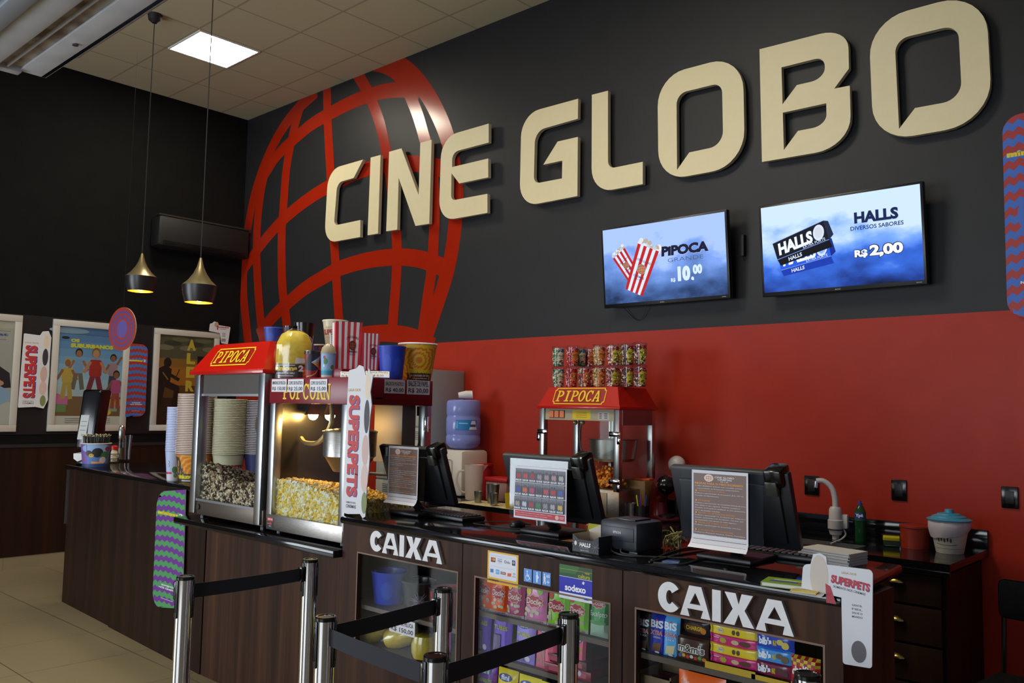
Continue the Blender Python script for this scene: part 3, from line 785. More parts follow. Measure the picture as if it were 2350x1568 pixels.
def row(y0, items, z, yoff=.055):
    for (name, label, cat, group, u, wpx, hpx, base, art, d) in items:
        P = oy(u, 1400, YF+yoff); q = mpp((P.x, P.y, z))
        pouch(name, label, cat, group, P.x, YF+yoff, z+.001, wpx*q*1.36, hpx*q*1.17, d, base, art)
G1 = 'fruit candy bags on the top shelf'
row(0, [
 ('candy_bag', 'orange fruit candy bag at the left end of the upper shelf', 'candy bag', G1, 1113, 33, 78, '#d8501c', candy_art('o', ['#e87830', '#4a9a30']), .03),
 ('candy_bag', 'orange fruit candy bag second from left on the upper shelf', 'candy bag', G1, 1147, 38, 80, '#dc5418', candy_art('o2', ['#c84028', '#4a9a30', '#e88838']), .035),
 ('candy_bag', 'dark pink banana candy bag with clear lower window', 'candy bag', G1, 1184, 38, 80, '#a02060', candy_art('p', ['#e0c830', '#78b048']), .035),
 ('candy_bag', 'light pink banana candy bag next to the green bags', 'candy bag', G1, 1230, 48, 80, '#c0609a', candy_art('p2', ['#e0c830', '#90b848']), .035),
 ('candy_bag', 'lime green chilli candy bag standing left of the stanchion', 'candy bag', G1, 1281, 46, 82, '#7cb82c', candy_art('g', ['#c84838', '#68a028']), .035),
 ('candy_bag', 'lime green chilli candy bag right behind the stanchion', 'candy bag', G1, 1328, 42, 84, '#74b42a', candy_art('g2', ['#c84838', '#d86838']), .035)], SH2)
def art_euc(A, w, h):
    A.rect(0, 0, w, h*.3, '#a8c8b0'); burst(A, w*.5, h*.76, w*.44, h*.13, '#e8c8c0'); burst(A, w*.5, h*.76, w*.41, h*.115, '#b02030'); A.text('Docile', w*.2, h*.71, w*.6, h*.1, '#f4e8e4', .01, .1)
    A.text('Eucalipto', w*.04, h*.43, w*.92, h*.15, '#e8f0e8', .005, .15); A.ell(w*.5, h*.33, w*.46, h*.05, '#58a058')
row(0, [('candy_bag', 'dark green eucalyptus candy bag at the right end of the shelf', 'candy bag', G1, 1376, 38, 86, '#2c8238', art_euc, .035)], SH2)
def fini(word, wc, low):
    def f(A, w, h):
        A.ell(w*.5, h*.82, w*.33, h*.09, '#283a8c'); A.text('fini', w*.3, h*.76, w*.4, h*.12, '#f0f0fa', .03)
        A.text(word, w*.14, h*.56, w*.72, h*.09, wc, .03); A.rect(w*.15, h*.05, w*.4, h*.42, low)
        for k in range(5): A.rect(w*(.17+.075*k), h*.06, w*.03, h*.38, '#b8a8c8')
        A.ell(w*.75, h*.12, w*.12, h*.06, '#d8d4ec')
    return f
G2 = 'tube candy bags on the middle shelf'
row(0, [
 ('candy_bag', 'purple tube candy bag at the left end of the middle shelf', 'candy bag', G2, 1111, 32, 92, '#6a48b8', fini('TUBES', '#b8b838', '#4c3878'), .03),
 ('candy_bag', 'purple tube candy bag second on the middle shelf', 'candy bag', G2, 1153, 44, 92, '#6a46b4', fini('TUBES', '#b8b838', '#4c3878'), .03),
 ('candy_bag', 'lilac tube candy bag behind the barrier belt', 'candy bag', G2, 1206, 44, 90, '#8c7cd0', fini('TUBES', '#c8c848', '#6c5c98'), .03),
 ('candy_bag', 'pink tube candy bag left of the stanchion', 'candy bag', G2, 1255, 46, 92, '#d05878', fini('TUBES', '#b8b838', '#c84848'), .03),
 ('candy_bag', 'pink tube candy bag leaning right of the stanchion', 'candy bag', G2, 1330, 26, 92, '#d45a7c', fini('TUBES', '#b8b838', '#c84858'), .03)], SH2b)
P = oy(1372, 1500, YF+.2)
for k, (c, lb) in enumerate((('#8c1c3c', 'dark red flat candy box lying lowest on the middle shelf'), ('#5c2030', 'dark maroon flat candy box lying on the red one'))):
    m = MB(); m.box((-.10, -.11, 0), (.10, .11, .032), col(c, .3), .003); m.box((-.08, -.1102, .008), (.08, -.1098, .024), '#b85068')
    tag(m.build('candy_box', loc=(P.x-.02, P.y-.05, SH2b+.001+.033*k), rot=R(3-6*k)), lb, 'candy box', 'flat boxes beside the pink bag')
G3 = 'chewy candy bags on the lower shelf'
row(0, [
 ('candy_bag', 'purple chewy candy bag on the lower shelf', 'candy bag', G3, 1121, 42, 84, '#7030a0', fini('MINIBITS', '#a8b838', '#d8b0b8'), .035),
 ('candy_bag', 'yellow chewy candy bag beside the purple one', 'candy bag', G3, 1166, 46, 84, '#d8c028', fini('MINIBITS', '#6a5a28', '#c8b878'), .035),
 ('candy_bag', 'yellow chewy candy bag in the middle of the lower shelf', 'candy bag', G3, 1216, 50, 84, '#dcc42c', fini('MINIBITS', '#6a5a28', '#c8b878'), .035),
 ('candy_bag', 'yellow chewy candy bag next to the front stanchion', 'candy bag', G3, 1264, 44, 84, '#d8c028', fini('MINIBITS', '#6a5a28', '#c8b878'), .035)], SH2b-.2)
# chocolate shelf
def bis(c2, sub):
    def f(A, w, h):
        A.text('BIS', w*.1, h*.66, w*.8, h*.2, '#e8ecf8', .04); A.ell(w*.5, h*.86, w*.07, h*.025, '#d02030', 10); A.text('XTRA', w*.08, h*.48, w*.82, h*.12, '#e0e0ec', .06, .15); A.text('XTRA', w*.08, h*.485, w*.82, h*.11, '#c02838', .02, .15)
        A.text(sub, w*.3, h*.4, w*.5, h*.05, '#d8d8e4', .01); A.poly([(w*.2, h*.05), (w*.75, h*.08), (w*.85, h*.3), (w*.3, h*.26)], c2); A.ell(w*.55, h*.04, w*.15, h*.03, '#e0e0e8', 12)
    return f
GC = 'chocolate wafer packs'
row(0, [
 ('chocolate_pack', 'black upright chocolate wafer pack, leftmost on its shelf', 'chocolate pack', GC, 1479, 28, 70, '#15161c', bis('#4a3020', 'BLACK'), .025),
 ('chocolate_pack', 'royal blue upright chocolate wafer pack', 'chocolate pack', GC, 1510, 31, 74, '#1c2a98', bis('#6a4028', 'ORIGINAL'), .025),
 ('chocolate_pack', 'light blue upright white chocolate wafer pack', 'chocolate pack', GC, 1541, 31, 76, '#4a90c8', bis('#d8c8a0', 'LAKA'), .025)], SH3)
def art_mm(A, w, h):
    A.text('m&m\'s', w*.12, h*.36, w*.82, h*.36, '#f0ece8', .09); A.text('m&m\'s', w*.14, h*.38, w*.78, h*.32, '#3a2018', .02)
    for k, c in enumerate(('#2858b0', '#d8a020', '#c83028', '#d8d0c8', '#c83028', '#48a040', '#d87820')): A.ell(w*(.2+.12*k), h*(.2+.03*(k % 2)), w*.055, h*.07, c, 14)
def art_ch(A, w, h):
    A.ell(w*.5, h*.5, w*.44, h*.34, '#5a3018'); A.text('CHARGE', w*.18, h*.38, w*.6, h*.28, '#e0c030', .03, .1); A.ell(w*.82, h*.42, w*.1, h*.2, '#d88020', 14)
P = oy(1590, 1400, YF+.06); q = mpp((P.x, P.y, SH3))
pouch('candy_bag', 'brown chocolate candy bag with large white lettering', 'candy bag', None, P.x, YF+.055, SH3+.001, .118, .075, .03, '#3c2218', art_mm)
pouch('chocolate_bar', 'dark yellow lettered peanut bar above the brown bag', 'chocolate bar', None, P.x-.01, YF+.10, SH3+.071, .10, .05, .02, '#1c1c28', art_ch, tilt=-8)
m = MB(); m.box((-.055, -.035, 0), (.055, .035, .068), '#4a2c20'); tag(m.build('candy_box', loc=(P.x-.01, YF+.14, SH3+.001)), 'plain brown carton standing behind the brown candy bag', 'candy box')
def art_bar(c, dk):
    def f(A, w, h):
        A.rect(0, h*.1, w*.06, h*.8, c); A.rect(w*.94, h*.1, w*.06, h*.8, c)
        if dk == 'y': A.ell(w*.25, h*.5, w*.06, h*.26, '#d8d0b8'); A.text('Bom', w*.21, h*.42, w*.08, h*.2, '#6a5020'); A.ell(w*.52, h*.5, w*.035, h*.24, '#5a3818', 12); A.ell(w*.61, h*.5, w*.035, h*.24, '#5a3818', 12)
        else: burst(A, w*.3, h*.5, w*.08, h*.3, '#b8a828'); A.ell(w*.55, h*.5, w*.08, h*.22, '#d8b890', 14); A.ell(w*.75, h*.5, w*.12, h*.24, '#5a2818', 14); A.rect(w*.1, h*.65, w*.12, h*.08, '#e8c8d8')
    return f
PB = [oy(1686, 1540, YF+.06)]
zt_ = SH3+.001
t = thing('bar_tray', 'yellow cardboard tray under the stack of long chocolate bars', 'tray', (PB[0].x, YF+.06, zt_))
m = MB(); m.box((-.083, -.03, 0), (.083, .05, .003), '#c8a020'); m.box((-.083, -.032, 0), (.083, -.03, .02), '#d0a81c'); m.build('tray', t)
names = (('#b82068', 'p', 'pink chocolate bar lowest of the four in the tray'), ('#d0b428', 'y', 'gold chocolate bar third from the top of the four'), ('#b82068', 'p', 'pink chocolate bar second from the top of the four'), ('#d0b428', 'y', 'gold chocolate bar topmost of the four in the tray'))
for k, (c, dk, lb) in enumerate(names):
    pouch('chocolate_bar', lb, 'chocolate bar', 'long chocolate bars in the yellow tray', PB[0].x-.003*k, YF+.06+.005*k, zt_+.014+.0272*k, .165, .031, .022, c, art_bar('#e0c848' if dk == 'y' else '#c84080', dk), tilt=0)
P = oy(1778, 1540, YF+.06)
t = thing('bar_tray', 'yellow cardboard tray under the three blue and maroon bars', 'tray', (P.x, YF+.06, zt_))
m = MB(); m.box((-.058, -.03, 0), (.058, .05, .003), '#c8a020'); m.box((-.058, -.032, 0), (.058, -.03, .014), '#d0a81c'); m.build('tray', t)
def art_bib(c2):
    def f(A, w, h):
        A.text('bib\'s', w*.08, h*.25, w*.36, h*.55, '#f0f4ff', .06); A.text('MAX', w*.47, h*.3, w*.1, h*.4, '#e0c828', .03); A.ell(w*.66, h*.6, w*.09, h*.2, c2, 12); A.ell(w*.8, h*.42, w*.1, h*.26, c2, 12)
    return f
for k, (c, c2, lb) in enumerate((('#6a1838', '#4a1020', 'maroon chocolate bar lowest of the three'), ('#3880c8', '#6a5038', 'sky blue chocolate bar between the blue and maroon ones'), ('#2038a0', '#d8c058', 'royal blue chocolate bar topmost of the three'))):
    pouch('chocolate_bar', lb, 'chocolate bar', 'blue and maroon chocolate bars', P.x, YF+.06+.004*k, zt_+.010+.039*k, .118, .041, .024, c, art_bib(c2), tilt=0)
def art_cho(A, w, h):
    for j in range(3):
        for i in range(8): A.rect(w*(i/8), h*(.7+.1*j), w/8, h*.1, '#d8b828' if (i+j) % 2 else '#a81c24')
    A.text('choKito', w*.1, h*.38, w*.8, h*.26, '#f4f0ec', .05, arc=.3)
    for k in range(8): A.ell(w*(.08+.12*k), h*(.12+.06*(k % 2)), w*.03, h*.04, '#e8d8d4', 8)
P = oy(1850, 1540, YF+.06)
pouch('chocolate_bar', 'red chocolate pack with yellow checks at the right end', 'chocolate bar', None, P.x, YF+.055, SH3+.001, .088, .088, .03, '#b02028', art_cho)
def art_neu(A, w, h):
    A.rect(0, h*.18, w*.45, h*.3, '#c83878'); A.rect(0, 0, w, h*.2, '#d8c0a0'); A.text('Neugebauer', w*.18, h*.5, w*.62, h*.3, '#f4ece8', .01, .1); A.text('Chocolate', w*.08, h*.84, w*.2, h*.06, '#f0e0d8')
P = oy(1605, 1560, YF+.05)
pouch('chocolate_pack', 'large orange chocolate pack leaning on the lower shelf', 'chocolate pack', None, P.x, YF+.055, SH3-.27+.001, .165, .235, .03, '#e05818', art_neu, tilt=3)
P = oy(1512, 1560, YF+.1)
t = thing('carton', 'open brown carton of maroon bars on the lower shelf', 'box', (P.x+.01, YF+.13, SH3-.27+.001))
m = MB()
for p, q_ in (((-.06, -.07, 0), (.06, .07, .004)), ((-.06, -.07, 0), (-.056, .07, .2)), ((.056, -.07, 0), (.06, .07, .2)), ((-.06, -.07, 0), (.06, -.066, .19)), ((-.06, .066, 0), (.06, .07, .2))): m.box(p, q_, '#8a7458')
m.build('body', t)
for k in range(3):
    m = MB(); m.box((-.048, -.05+.035*k, 0), (.048, -.03+.035*k, .175), col('#6a1c3c', .3), .004)
    tag(m.build('chocolate_bar', loc=(P.x+.01, YF+.13, SH3-.27+.0055)), 'maroon chocolate bar standing in the brown carton, %s row' % ('front', 'middle', 'back')[k], 'chocolate bar', 'maroon bars in the carton')
# ================================================================ popcorn machines
MRED = col('#b81408', .28, coat=.3); BURG = col('#7c1420', .35); YEL = col('#e8c420', .4)
def kernels(m, pts, mats, r, seed=1, core=None):
    """loose popped kernels: each is a small puffed cluster"""
    rnd = random.Random(seed)
    base = bmesh.new(); bmesh.ops.create_icosphere(base, subdivisions=1, radius=1)
    V = [v.co.copy() for v in base.verts]; F = [[v.index for v in f.verts] for f in base.faces]; base.free()
    shapes = []
    for k in range(10):
        shapes.append([v*(1+rnd.uniform(-.38, .42)) for v in V])
    for p in pts:
        sh = rnd.choice(shapes); q = r*rnd.uniform(.7, 1.2)
        rot = Matrix.Rotation(rnd.uniform(0, 6.28), 3, Vector((rnd.uniform(-1, 1), rnd.uniform(-1, 1), rnd.uniform(-1, 1))).normalized())
        mt = rnd.choices(mats[0], mats[1])[0]
        m.add([Vector(p)+rot @ (v*q) for v in sh], F, mt)
def heap(name, label, x0, x1, y0, y1, z0, top, mats, r, core, seed, step=1.25):
    """popcorn filling a glass case up to the surface top(x, y)"""
    rnd = random.Random(seed); m = MB(); pts = []
    nx, ny = 14, 8
    vs = []; fs = []
    for j in range(ny+1):
        for i in range(nx+1):
            x, y = x0+(x1-x0)*i/nx, y0+(y1-y0)*j/ny
            vs.append((min(max(x, x0+r*.8), x1-r*.8), min(max(y, y0+r*.8), y1-r*.8), top(x, y)-r))
    for j in range(ny):
        for i in range(nx):
            a = j*(nx+1)+i; fs.append((a, a+1, a+nx+2, a+nx+1))
    m.add(vs, fs, core)
    b = [(x0+r*.8, y0+r*.8), (x1-r*.8, y0+r*.8), (x1-r*.8, y1-r*.8), (x0+r*.8, y1-r*.8)]
    for k in range(4):
        (ax, ay), (bx, by) = b[k], b[(k+1) % 4]
        for q in range(10):
            s0, s1 = q/10, (q+1)/10
            xa, ya, xb, yb_ = ax+(bx-ax)*s0, ay+(by-ay)*s0, ax+(bx-ax)*s1, ay+(by-ay)*s1
            m.add([(xa, ya, z0), (xb, yb_, z0), (xb, yb_, top(xb, yb_)-r), (xa, ya, top(xa, ya)-r)], [(0, 1, 2, 3)], core)
    s_ = r*step
    y = y0+r*.6
    x = x0+r
    while x < x1-r*.5:                       # front and back faces, top
        z = z0+r*.6
        while z < top(x, y0):
            pts.append((x+rnd.uniform(-.4, .4)*r, y0+r*rnd.uniform(.9, 1.4), z+rnd.uniform(-.4, .4)*r)); z += s_
        x += s_
    yy = y0+r
    while yy < y1-r*.5:
        z = z0+r*.6
        while z < top(x1, yy):
            pts.append((x1-r*rnd.uniform(.9, 1.4), yy+rnd.uniform(-.4, .4)*r, z+rnd.uniform(-.4, .4)*r)); z += s_
        x = x0+r
        while x < x1-r*.5:
            pts.append((x+rnd.uniform(-.4, .4)*r, yy+rnd.uniform(-.4, .4)*r, top(x, yy)+rnd.uniform(-.9, .8)*r)); x += s_*1.1
        yy += s_
    kernels(m, pts, mats, r, seed)
    return tag(m.build(name, ang=60), label, 'popcorn', kind='stuff')
def pipoca_plate(A, cx, y, w, h):
    r = h*.14
    def plate(x, y, w, h, r): return [(x+r, y), (x+w-r, y), (x+w-r*.75, y+r*.75), (x+w, y+r), (x+w, y+h-r), (x+w-r*.75, y+h-r*.75), (x+w-r, y+h), (x+r, y+h), (x+r*.75, y+h-r*.75), (x, y+h-r), (x, y+r), (x+r*.75, y+r*.75)]
    A.poly(plate(cx-w/2, y, w, h, r), YEL); A.poly(plate(cx-w/2+.006, y+.006, w-.012, h-.012, r), col('#98180f', .35))
    A.slab('PIPOCA', cx-w*.445, y+h*.17, w*.86, h*.66, YEL, .08)
def lean(w, y0, z0, z1, inset):   # print on a marquee face that leans back
    k = inset/(z1-z0)
    return lambda x, y, lay: (x, y0+y*k-.0006-lay*.0003, z0+y)
def marquee(t, x0, x1, y0, y1, z0, z1, ins, insy, mat):
    m = MB(); lip = .022
    m.box((x0, y0, z0), (x1, y1, z0+lip), mat, .003)
    m.hexa([(x0+.008, y0+.008, z0+lip), (x1-.008, y0+.008, z0+lip), (x1-.008, y1-.008, z0+lip), (x0+.008, y1-.008, z0+lip),
            (x0+ins, y0+insy, z1), (x1-ins, y0+insy, z1), (x1-ins, y1-insy, z1), (x0+ins, y1-insy, z1)], mat)
    return m
def post(t, x, y, z0, z1, s_=.045, mat=ALU):
    m = MB(); m.box((x-s_/2, y-s_/2, z0), (x+s_/2, y+s_/2, z1), mat, .003); return m.build('corner_post', t)
def pane(t, a, b):
    m = MB(); m.box(a, b, GLASS); return m.build('glass_pane', t)
def feet(t, w, d, h):
    for x in (.06, w-.06):
        for y in (.05, d-.05):
            m = MB(); m.cyl((x, y, 0), .02, h, BLACK_S, 14); m.build('foot', t)
# ---------------------------------------------------------------- left front machine (red marquee)
ax, aw, ay, ad = 4.25, .74, -2.70, .46
t = thing('popcorn_machine', 'popcorn machine with red sloping top and dark chocolate popcorn on the front counter', 'popcorn machine', (ax, ay, ZM+.0005))
zb_, zm = .024, .80
m = MB(); m.box((.0, .005, zb_), (aw, ad, .105), col('#5d5248', .4, .6), .004); m.box((.06, -.002, .10), (aw-.07, .006, .112), ALU); m.build('base', t)
feet(t, aw, ad, .026)
m = MB(); m.lathe([(0, 0), (.016, 0), (.016, .004), (0, .004)], col('#7a7470', .3, 1), 18, mtx=Matrix.Translation((.085, .001, .066)) @ Matrix.Rotation(R(90), 4, 'X')); m.build('round_badge', t)
for x in (.03, aw-.04):
    for y in (.02, ad-.03): post(t, x, y, .03, zm, .058 if y < .1 else .04)
m = MB(); m.box((.06, .01, zm-.105), (aw-.07, .03, zm), col('#453f36', .45)); m.box((.06, .004, zm-.118), (aw-.07, .02, zm-.105), ALU); m.build('header', t)
pane(t, (.06, .018, .108), (aw-.07, .022, zm-.12)); pane(t, (aw-.03, .05, .105), (aw-.026, ad-.05, zm-.01)); pane(t, (.018, .05, .105), (.022, ad-.05, zm-.01))
mq = marquee(t, -.03, aw+.0, -.03, ad+.02, zm, .975, .10, .10, MRED)
A = Art(); pipoca_plate(A, aw/2-.02, .026, .40, .10)
mq.art(A, lean(aw, -.0235, zm+.022, .975, .092)); mq.build('marquee', t)
m = MB(); m.lathe([(0, 0), (.12, 0), (.135, .05), (.13, .10), (.06, .13), (0, .13)], col('#8a8060', .4, .8), 28, (.50, .24, .47)); m.tube([(.50, .24, .6), (.50, .24, zm-.02)], .012, STEEL); m.build('kettle', t)
def tz1(x, y):
    u = (x-ax)/aw
    return ZM+[.30, .285, .24, .215, .205, .215, .225][min(6, int(u*6.99))]*(1-(u*6.99 % 1))+[.285, .24, .215, .205, .215, .225, .225][min(6, int(u*6.99))]*(u*6.99 % 1) - max(0, (y-ay-.1))*.25
CH = [col('#4a2e1e', .5), col('#d8c8a8', .6), col('#b89c74', .6), col('#2e1c14', .5), col('#e8dcc4', .6)]
heap('popcorn', 'dark chocolate popcorn heaped in the red topped machine', ax+.012, ax+aw-.035, ay+.026, ay+ad-.05, ZM+.106, tz1, (CH, (.3, .24, .14, .16, .16)), .0085, CH[0], 3)
# ---------------------------------------------------------------- right front machine (burgundy top)
bx, bw, by, bd = 5.03, .645, -2.705, .52
t = thing('popcorn_machine', 'steel popcorn machine with burgundy top and yellow popcorn on the front counter', 'popcorn machine', (bx, by, ZM+.0005))
m = MB(); m.box((0, .004, .018), (bw, bd, .075), STEEL_W, .003); m.build('base', t)
m = MB(); m.box((.01, 0, .02), (bw-.01, .012, .095), STEEL_W, .002); m.build('front_panel', t)
A = Art(); A.rect(0, 0, .055, .05, '#1c1416'); A.rect(0, .03, .055, .02, '#a01824'); A.text('CRETORS', .006, .036, .043, .009, '#f0e0e0', .02); A.ell(.03, .02, .012, .006, '#c02030'); A.rect(.006, .018, .012, .002, '#c0b8b8'); A.rect(.02, .006, .016, .003, '#c0b8b8')
m = MB(); m.art(A, flat(.055, .05, 0)); m.build('maker_plate', t, loc=(.045, -.001, .03), smooth=False)
feet(t, bw, bd, .02)
zm = .648
for x in (.024, bw-.024):
    for y in (.024, bd-.024): post(t, x, y, .07, zm, .046)
m = MB(); m.box((-.002, -.004, zm), (bw+.002, bd, .773), BURG, .003)
A = Art(); A.slab('POPCORN', .12, .02, .40, .075, YEL)
mq = m.art(A, lambda x, y, lay: (x, -.0046-.00006*lay, zm+y))
for k in (.28, .34): mq.box((bw+.001, k*bd-.02, zm+.028), (bw+.006, k*bd+.05, zm+.034), col('#5a0c16', .4))
mq.build('marquee', t)
m = MB(); m.box((.2, .10, .7735), (.455, .46, .82), BURG, .003); m.box((.12, .27, .8205), (.44, .46, .89), BURG, .003); m.box((.119, .2685, .826), (.441, .27, .83), YEL); m.build('roof_box', t)
pane(t, (.047, .018, .095), (bw-.047, .022, zm)); pane(t, (bw-.02, .05, .075), (bw-.016, bd-.05, zm)); m = MB(); m.box((.012, .05, .075), (.02, bd-.05, zm), col('#55555a', .28, .85)); m.build('side_panel', t)
for z in (.56, .2):
    m = MB(); m.box((bw-.005, bd-.05, z-.035), (bw+.012, bd-.02, z+.03), CHROME, .002); m.tube([(bw+.012, bd-.035, z-.04), (bw+.012, bd-.035, z+.035)], .006, CHROME); m.build('hinge', t)
m = MB(); kx, ky = .50, .13
m.tube([(kx, ky, .52), (kx, ky, zm)], .032, STEEL, 16); m.build('kettle_stem', t)
m = MB(); m.lathe([(0, .28), (.075, .28), (.115, .345), (.12, .35)], col('#b08a50', .35, .9), 32, (kx, ky, .05)); m.lathe([(.12, .35), (.125, .352), (.128, .46), (.132, .47), (.12, .475), (0, .49)], STEEL, 32, (kx, ky, .05)); m.build('kettle', t)
m = MB(); m.tube([(.30, .16, zm), (.33, .14, .55), (.25, .13, .46), (.12, .14, .45), (.05, .16, .47)], .012, col('#a89468', .4, .6), 8, 6); m.build('hose', t)
for x, y in ((.09, .2), (.235, .2)):
    m = MB(); m.lathe([(.018, zm), (.03, zm-.03), (.045, zm-.055)], col('#c8a860', .3, 1.0), 16, (x, y, 0)); lampf = m.build('lamp_shade', t)
    m = MB(); m.ball((x, y, zm-.058), .026, emi('#ffc468', 170), 2); m.build('bulb', t)
m = MB(); m.box((.34, .40, .36), (.56, .49, zm), col('#8a8580', .6, .4), .004); m.build('motor_box', t)
m = MB(); m.tube([(bw-.10, bd+.01, zm-.002), (bw-.10, bd+.012, zm-.05)], .018, BLACK_S, 12); m.tube([(bw-.10, bd+.012, zm-.05), (bw-.09, bd+.014, .50), (bw-.16, bd+.018, .36), (bw-.30, bd+.02, .29), (bw-.5, bd+.02, .28)], .0085, col('#77757a', .3, .9), 8, 6); m.build('cable_conduit', t)
zs = [oy(u, v, by+.03).z for u, v in ((622, 1103), (660, 1107), (700, 1118), (735, 1135), (777, 1153))]
def tz2(x, y):
    u = min(max((x-bx)/bw, 0), .999)*4; i = int(u); z = zs[i]+(zs[i+1]-zs[i])*(u-i)
    return z-max(0, y-by-.12)*.15
YE = [col('#f0d060', .6), col('#f4ecc8', .6), col('#e8c040', .6), col('#f8f4e0', .6)]
heap('popcorn', 'yellow buttered popcorn heaped in the burgundy topped machine', bx+.022, bx+bw-.022, by+.024, by+bd-.06, ZM+.076, tz2, (YE, (.3, .32, .16, .22)), .0095, YE[0], 5)
# ---------------------------------------------------------------- machine on the back counter
cx_, cw, cy_, cdp = 5.045, .665, -.62, .42
t = thing('popcorn_machine', 'smaller popcorn machine with red top against the red wall', 'popcorn machine', (cx_, cy_, ZB+.0005))
m = MB(); m.box((0, .004, .015), (cw, cdp, .19), STEEL_W, .004); m.box((.05, -.001, .03), (cw-.09, .006, .17), col('#8a8070', .4, .7), .002); m.build('base', t)
feet(t, cw, cdp, .018)
zm = .70
for x in (.022, cw-.022):
    for y in (.022, cdp-.022): post(t, x, y, .18, zm, .042)
m = MB(); m.box((.045, .012, zm-.075), (cw-.045, .05, zm), col('#a8a084', .45)); m.build('header', t)
m = MB()
for k in range(3): m.box((.085+.045*k, .004, zm-.058), (.122+.045*k, .0115, zm-.014), col('#d86a10', .3)); m.box((.083+.045*k, .0085, zm-.062), (.124+.045*k, .0118, zm-.01), BLACK)
m.build('switch', t)
A = Art(); A.rect(0, 0, .15, .06, '#e0c400')
for k in range(4): A.rect(.03, .012+.011*k, .09, .0025, '#5a4c10')
A2 = Art(); A2.rect(0, 0, .09, .05, '#b8b8bc')
for k in range(4): A2.rect(.01, .008+.01*k, .02, .004, '#303034'); A2.rect(.05, .008+.01*k, .025, .004, '#303034')
m = MB(); m.art(A, lambda x, y, l: (.28+x, .0115-.00005*l, zm-.068+y)); m.build('warning_label', t, smooth=False)
m = MB(); m.art(A2, lambda x, y, l: (.49+x, .0115-.00005*l, zm-.068+y)); m.build('rating_plate', t, smooth=False)
pane(t, (.043, .018, .19), (cw-.043, .021, zm-.075)); pane(t, (cw-.018, .045, .19), (cw-.015, cdp-.045, zm)); pane(t, (.015, .045, .19), (.018, cdp-.045, zm))
m = MB(); m.box((cw-.02, .043, zm-.10), (cw+.001, cdp-.043, zm), col('#8a7a78', .35, .8)); m.build('side_header', t)
for x, sg in ((.0, 1), (cw, -1)):
    for z in (.54, .24):
        m = MB(); m.box((min(x-sg*.012, x+sg*.075), -.008, z-.012), (max(x-sg*.012, x+sg*.075), .001, z+.02), CHROME, .003); m.box((x-.012, -.009, z-.06), (x+.012, .001, z-.01), CHROME, .003); m.build('hinge', t)
mq = marquee(t, -.012, cw+.012, -.012, cdp+.012, zm, .845, .06, .06, MRED)
A = Art(); pipoca_plate(A, cw/2-.005, .008, .43, .11)
mq.art(A, lean(cw, -.0055, zm+.022, .845, .052)); mq.build('marquee', t)
m = MB(); m.lathe([(0, 0), (.13, 0), (.15, .02), (.16, .14), (.165, .145), (0, .15)], STEEL, 36, (.47, .21, .36)); m.tube([(.47, .21, .5), (.47, .21, zm-.06)], .02, STEEL, 12); m.build('kettle', t)
m = MB(); m.box((.44, .2, .30), (.46, .26, .62), STEEL); m.box((.3, .17, .44), (.44, .19, .47), col('#4a4a50', .3, .9), .003); m.build('kettle_bracket', t)
m = MB(); m.tube([(.27, .12, zm-.075), (.26, .12, .52), (.27, .13, .42), (.34, .16, .36), (.40, .18, .37)], .008, col('#6a686c', .3, .9), 8, 6); m.build('hose', t)
for x in (.25, .31):
    m = MB(); m.ball((x, .08, zm-.09), .018, col('#d0c8a0', .15, .6), 2); m.build('bulb', t)
m = MB(); pts = []
rnd = random.Random(2)
for k in range(240): pts.append((cx_+.47+rnd.gauss(0, .05), cy_+.10+abs(rnd.gauss(0, .04)), ZB+.20+abs(rnd.gauss(0, .055))))
kernels(m, pts, ([col('#e0801c', .6), col('#f0a040', .6)], (.6, .4)), .012, 4)
tag(m.build('popcorn', ang=60), 'small heap of orange popcorn in the machine by the red wall', 'popcorn', kind='stuff')
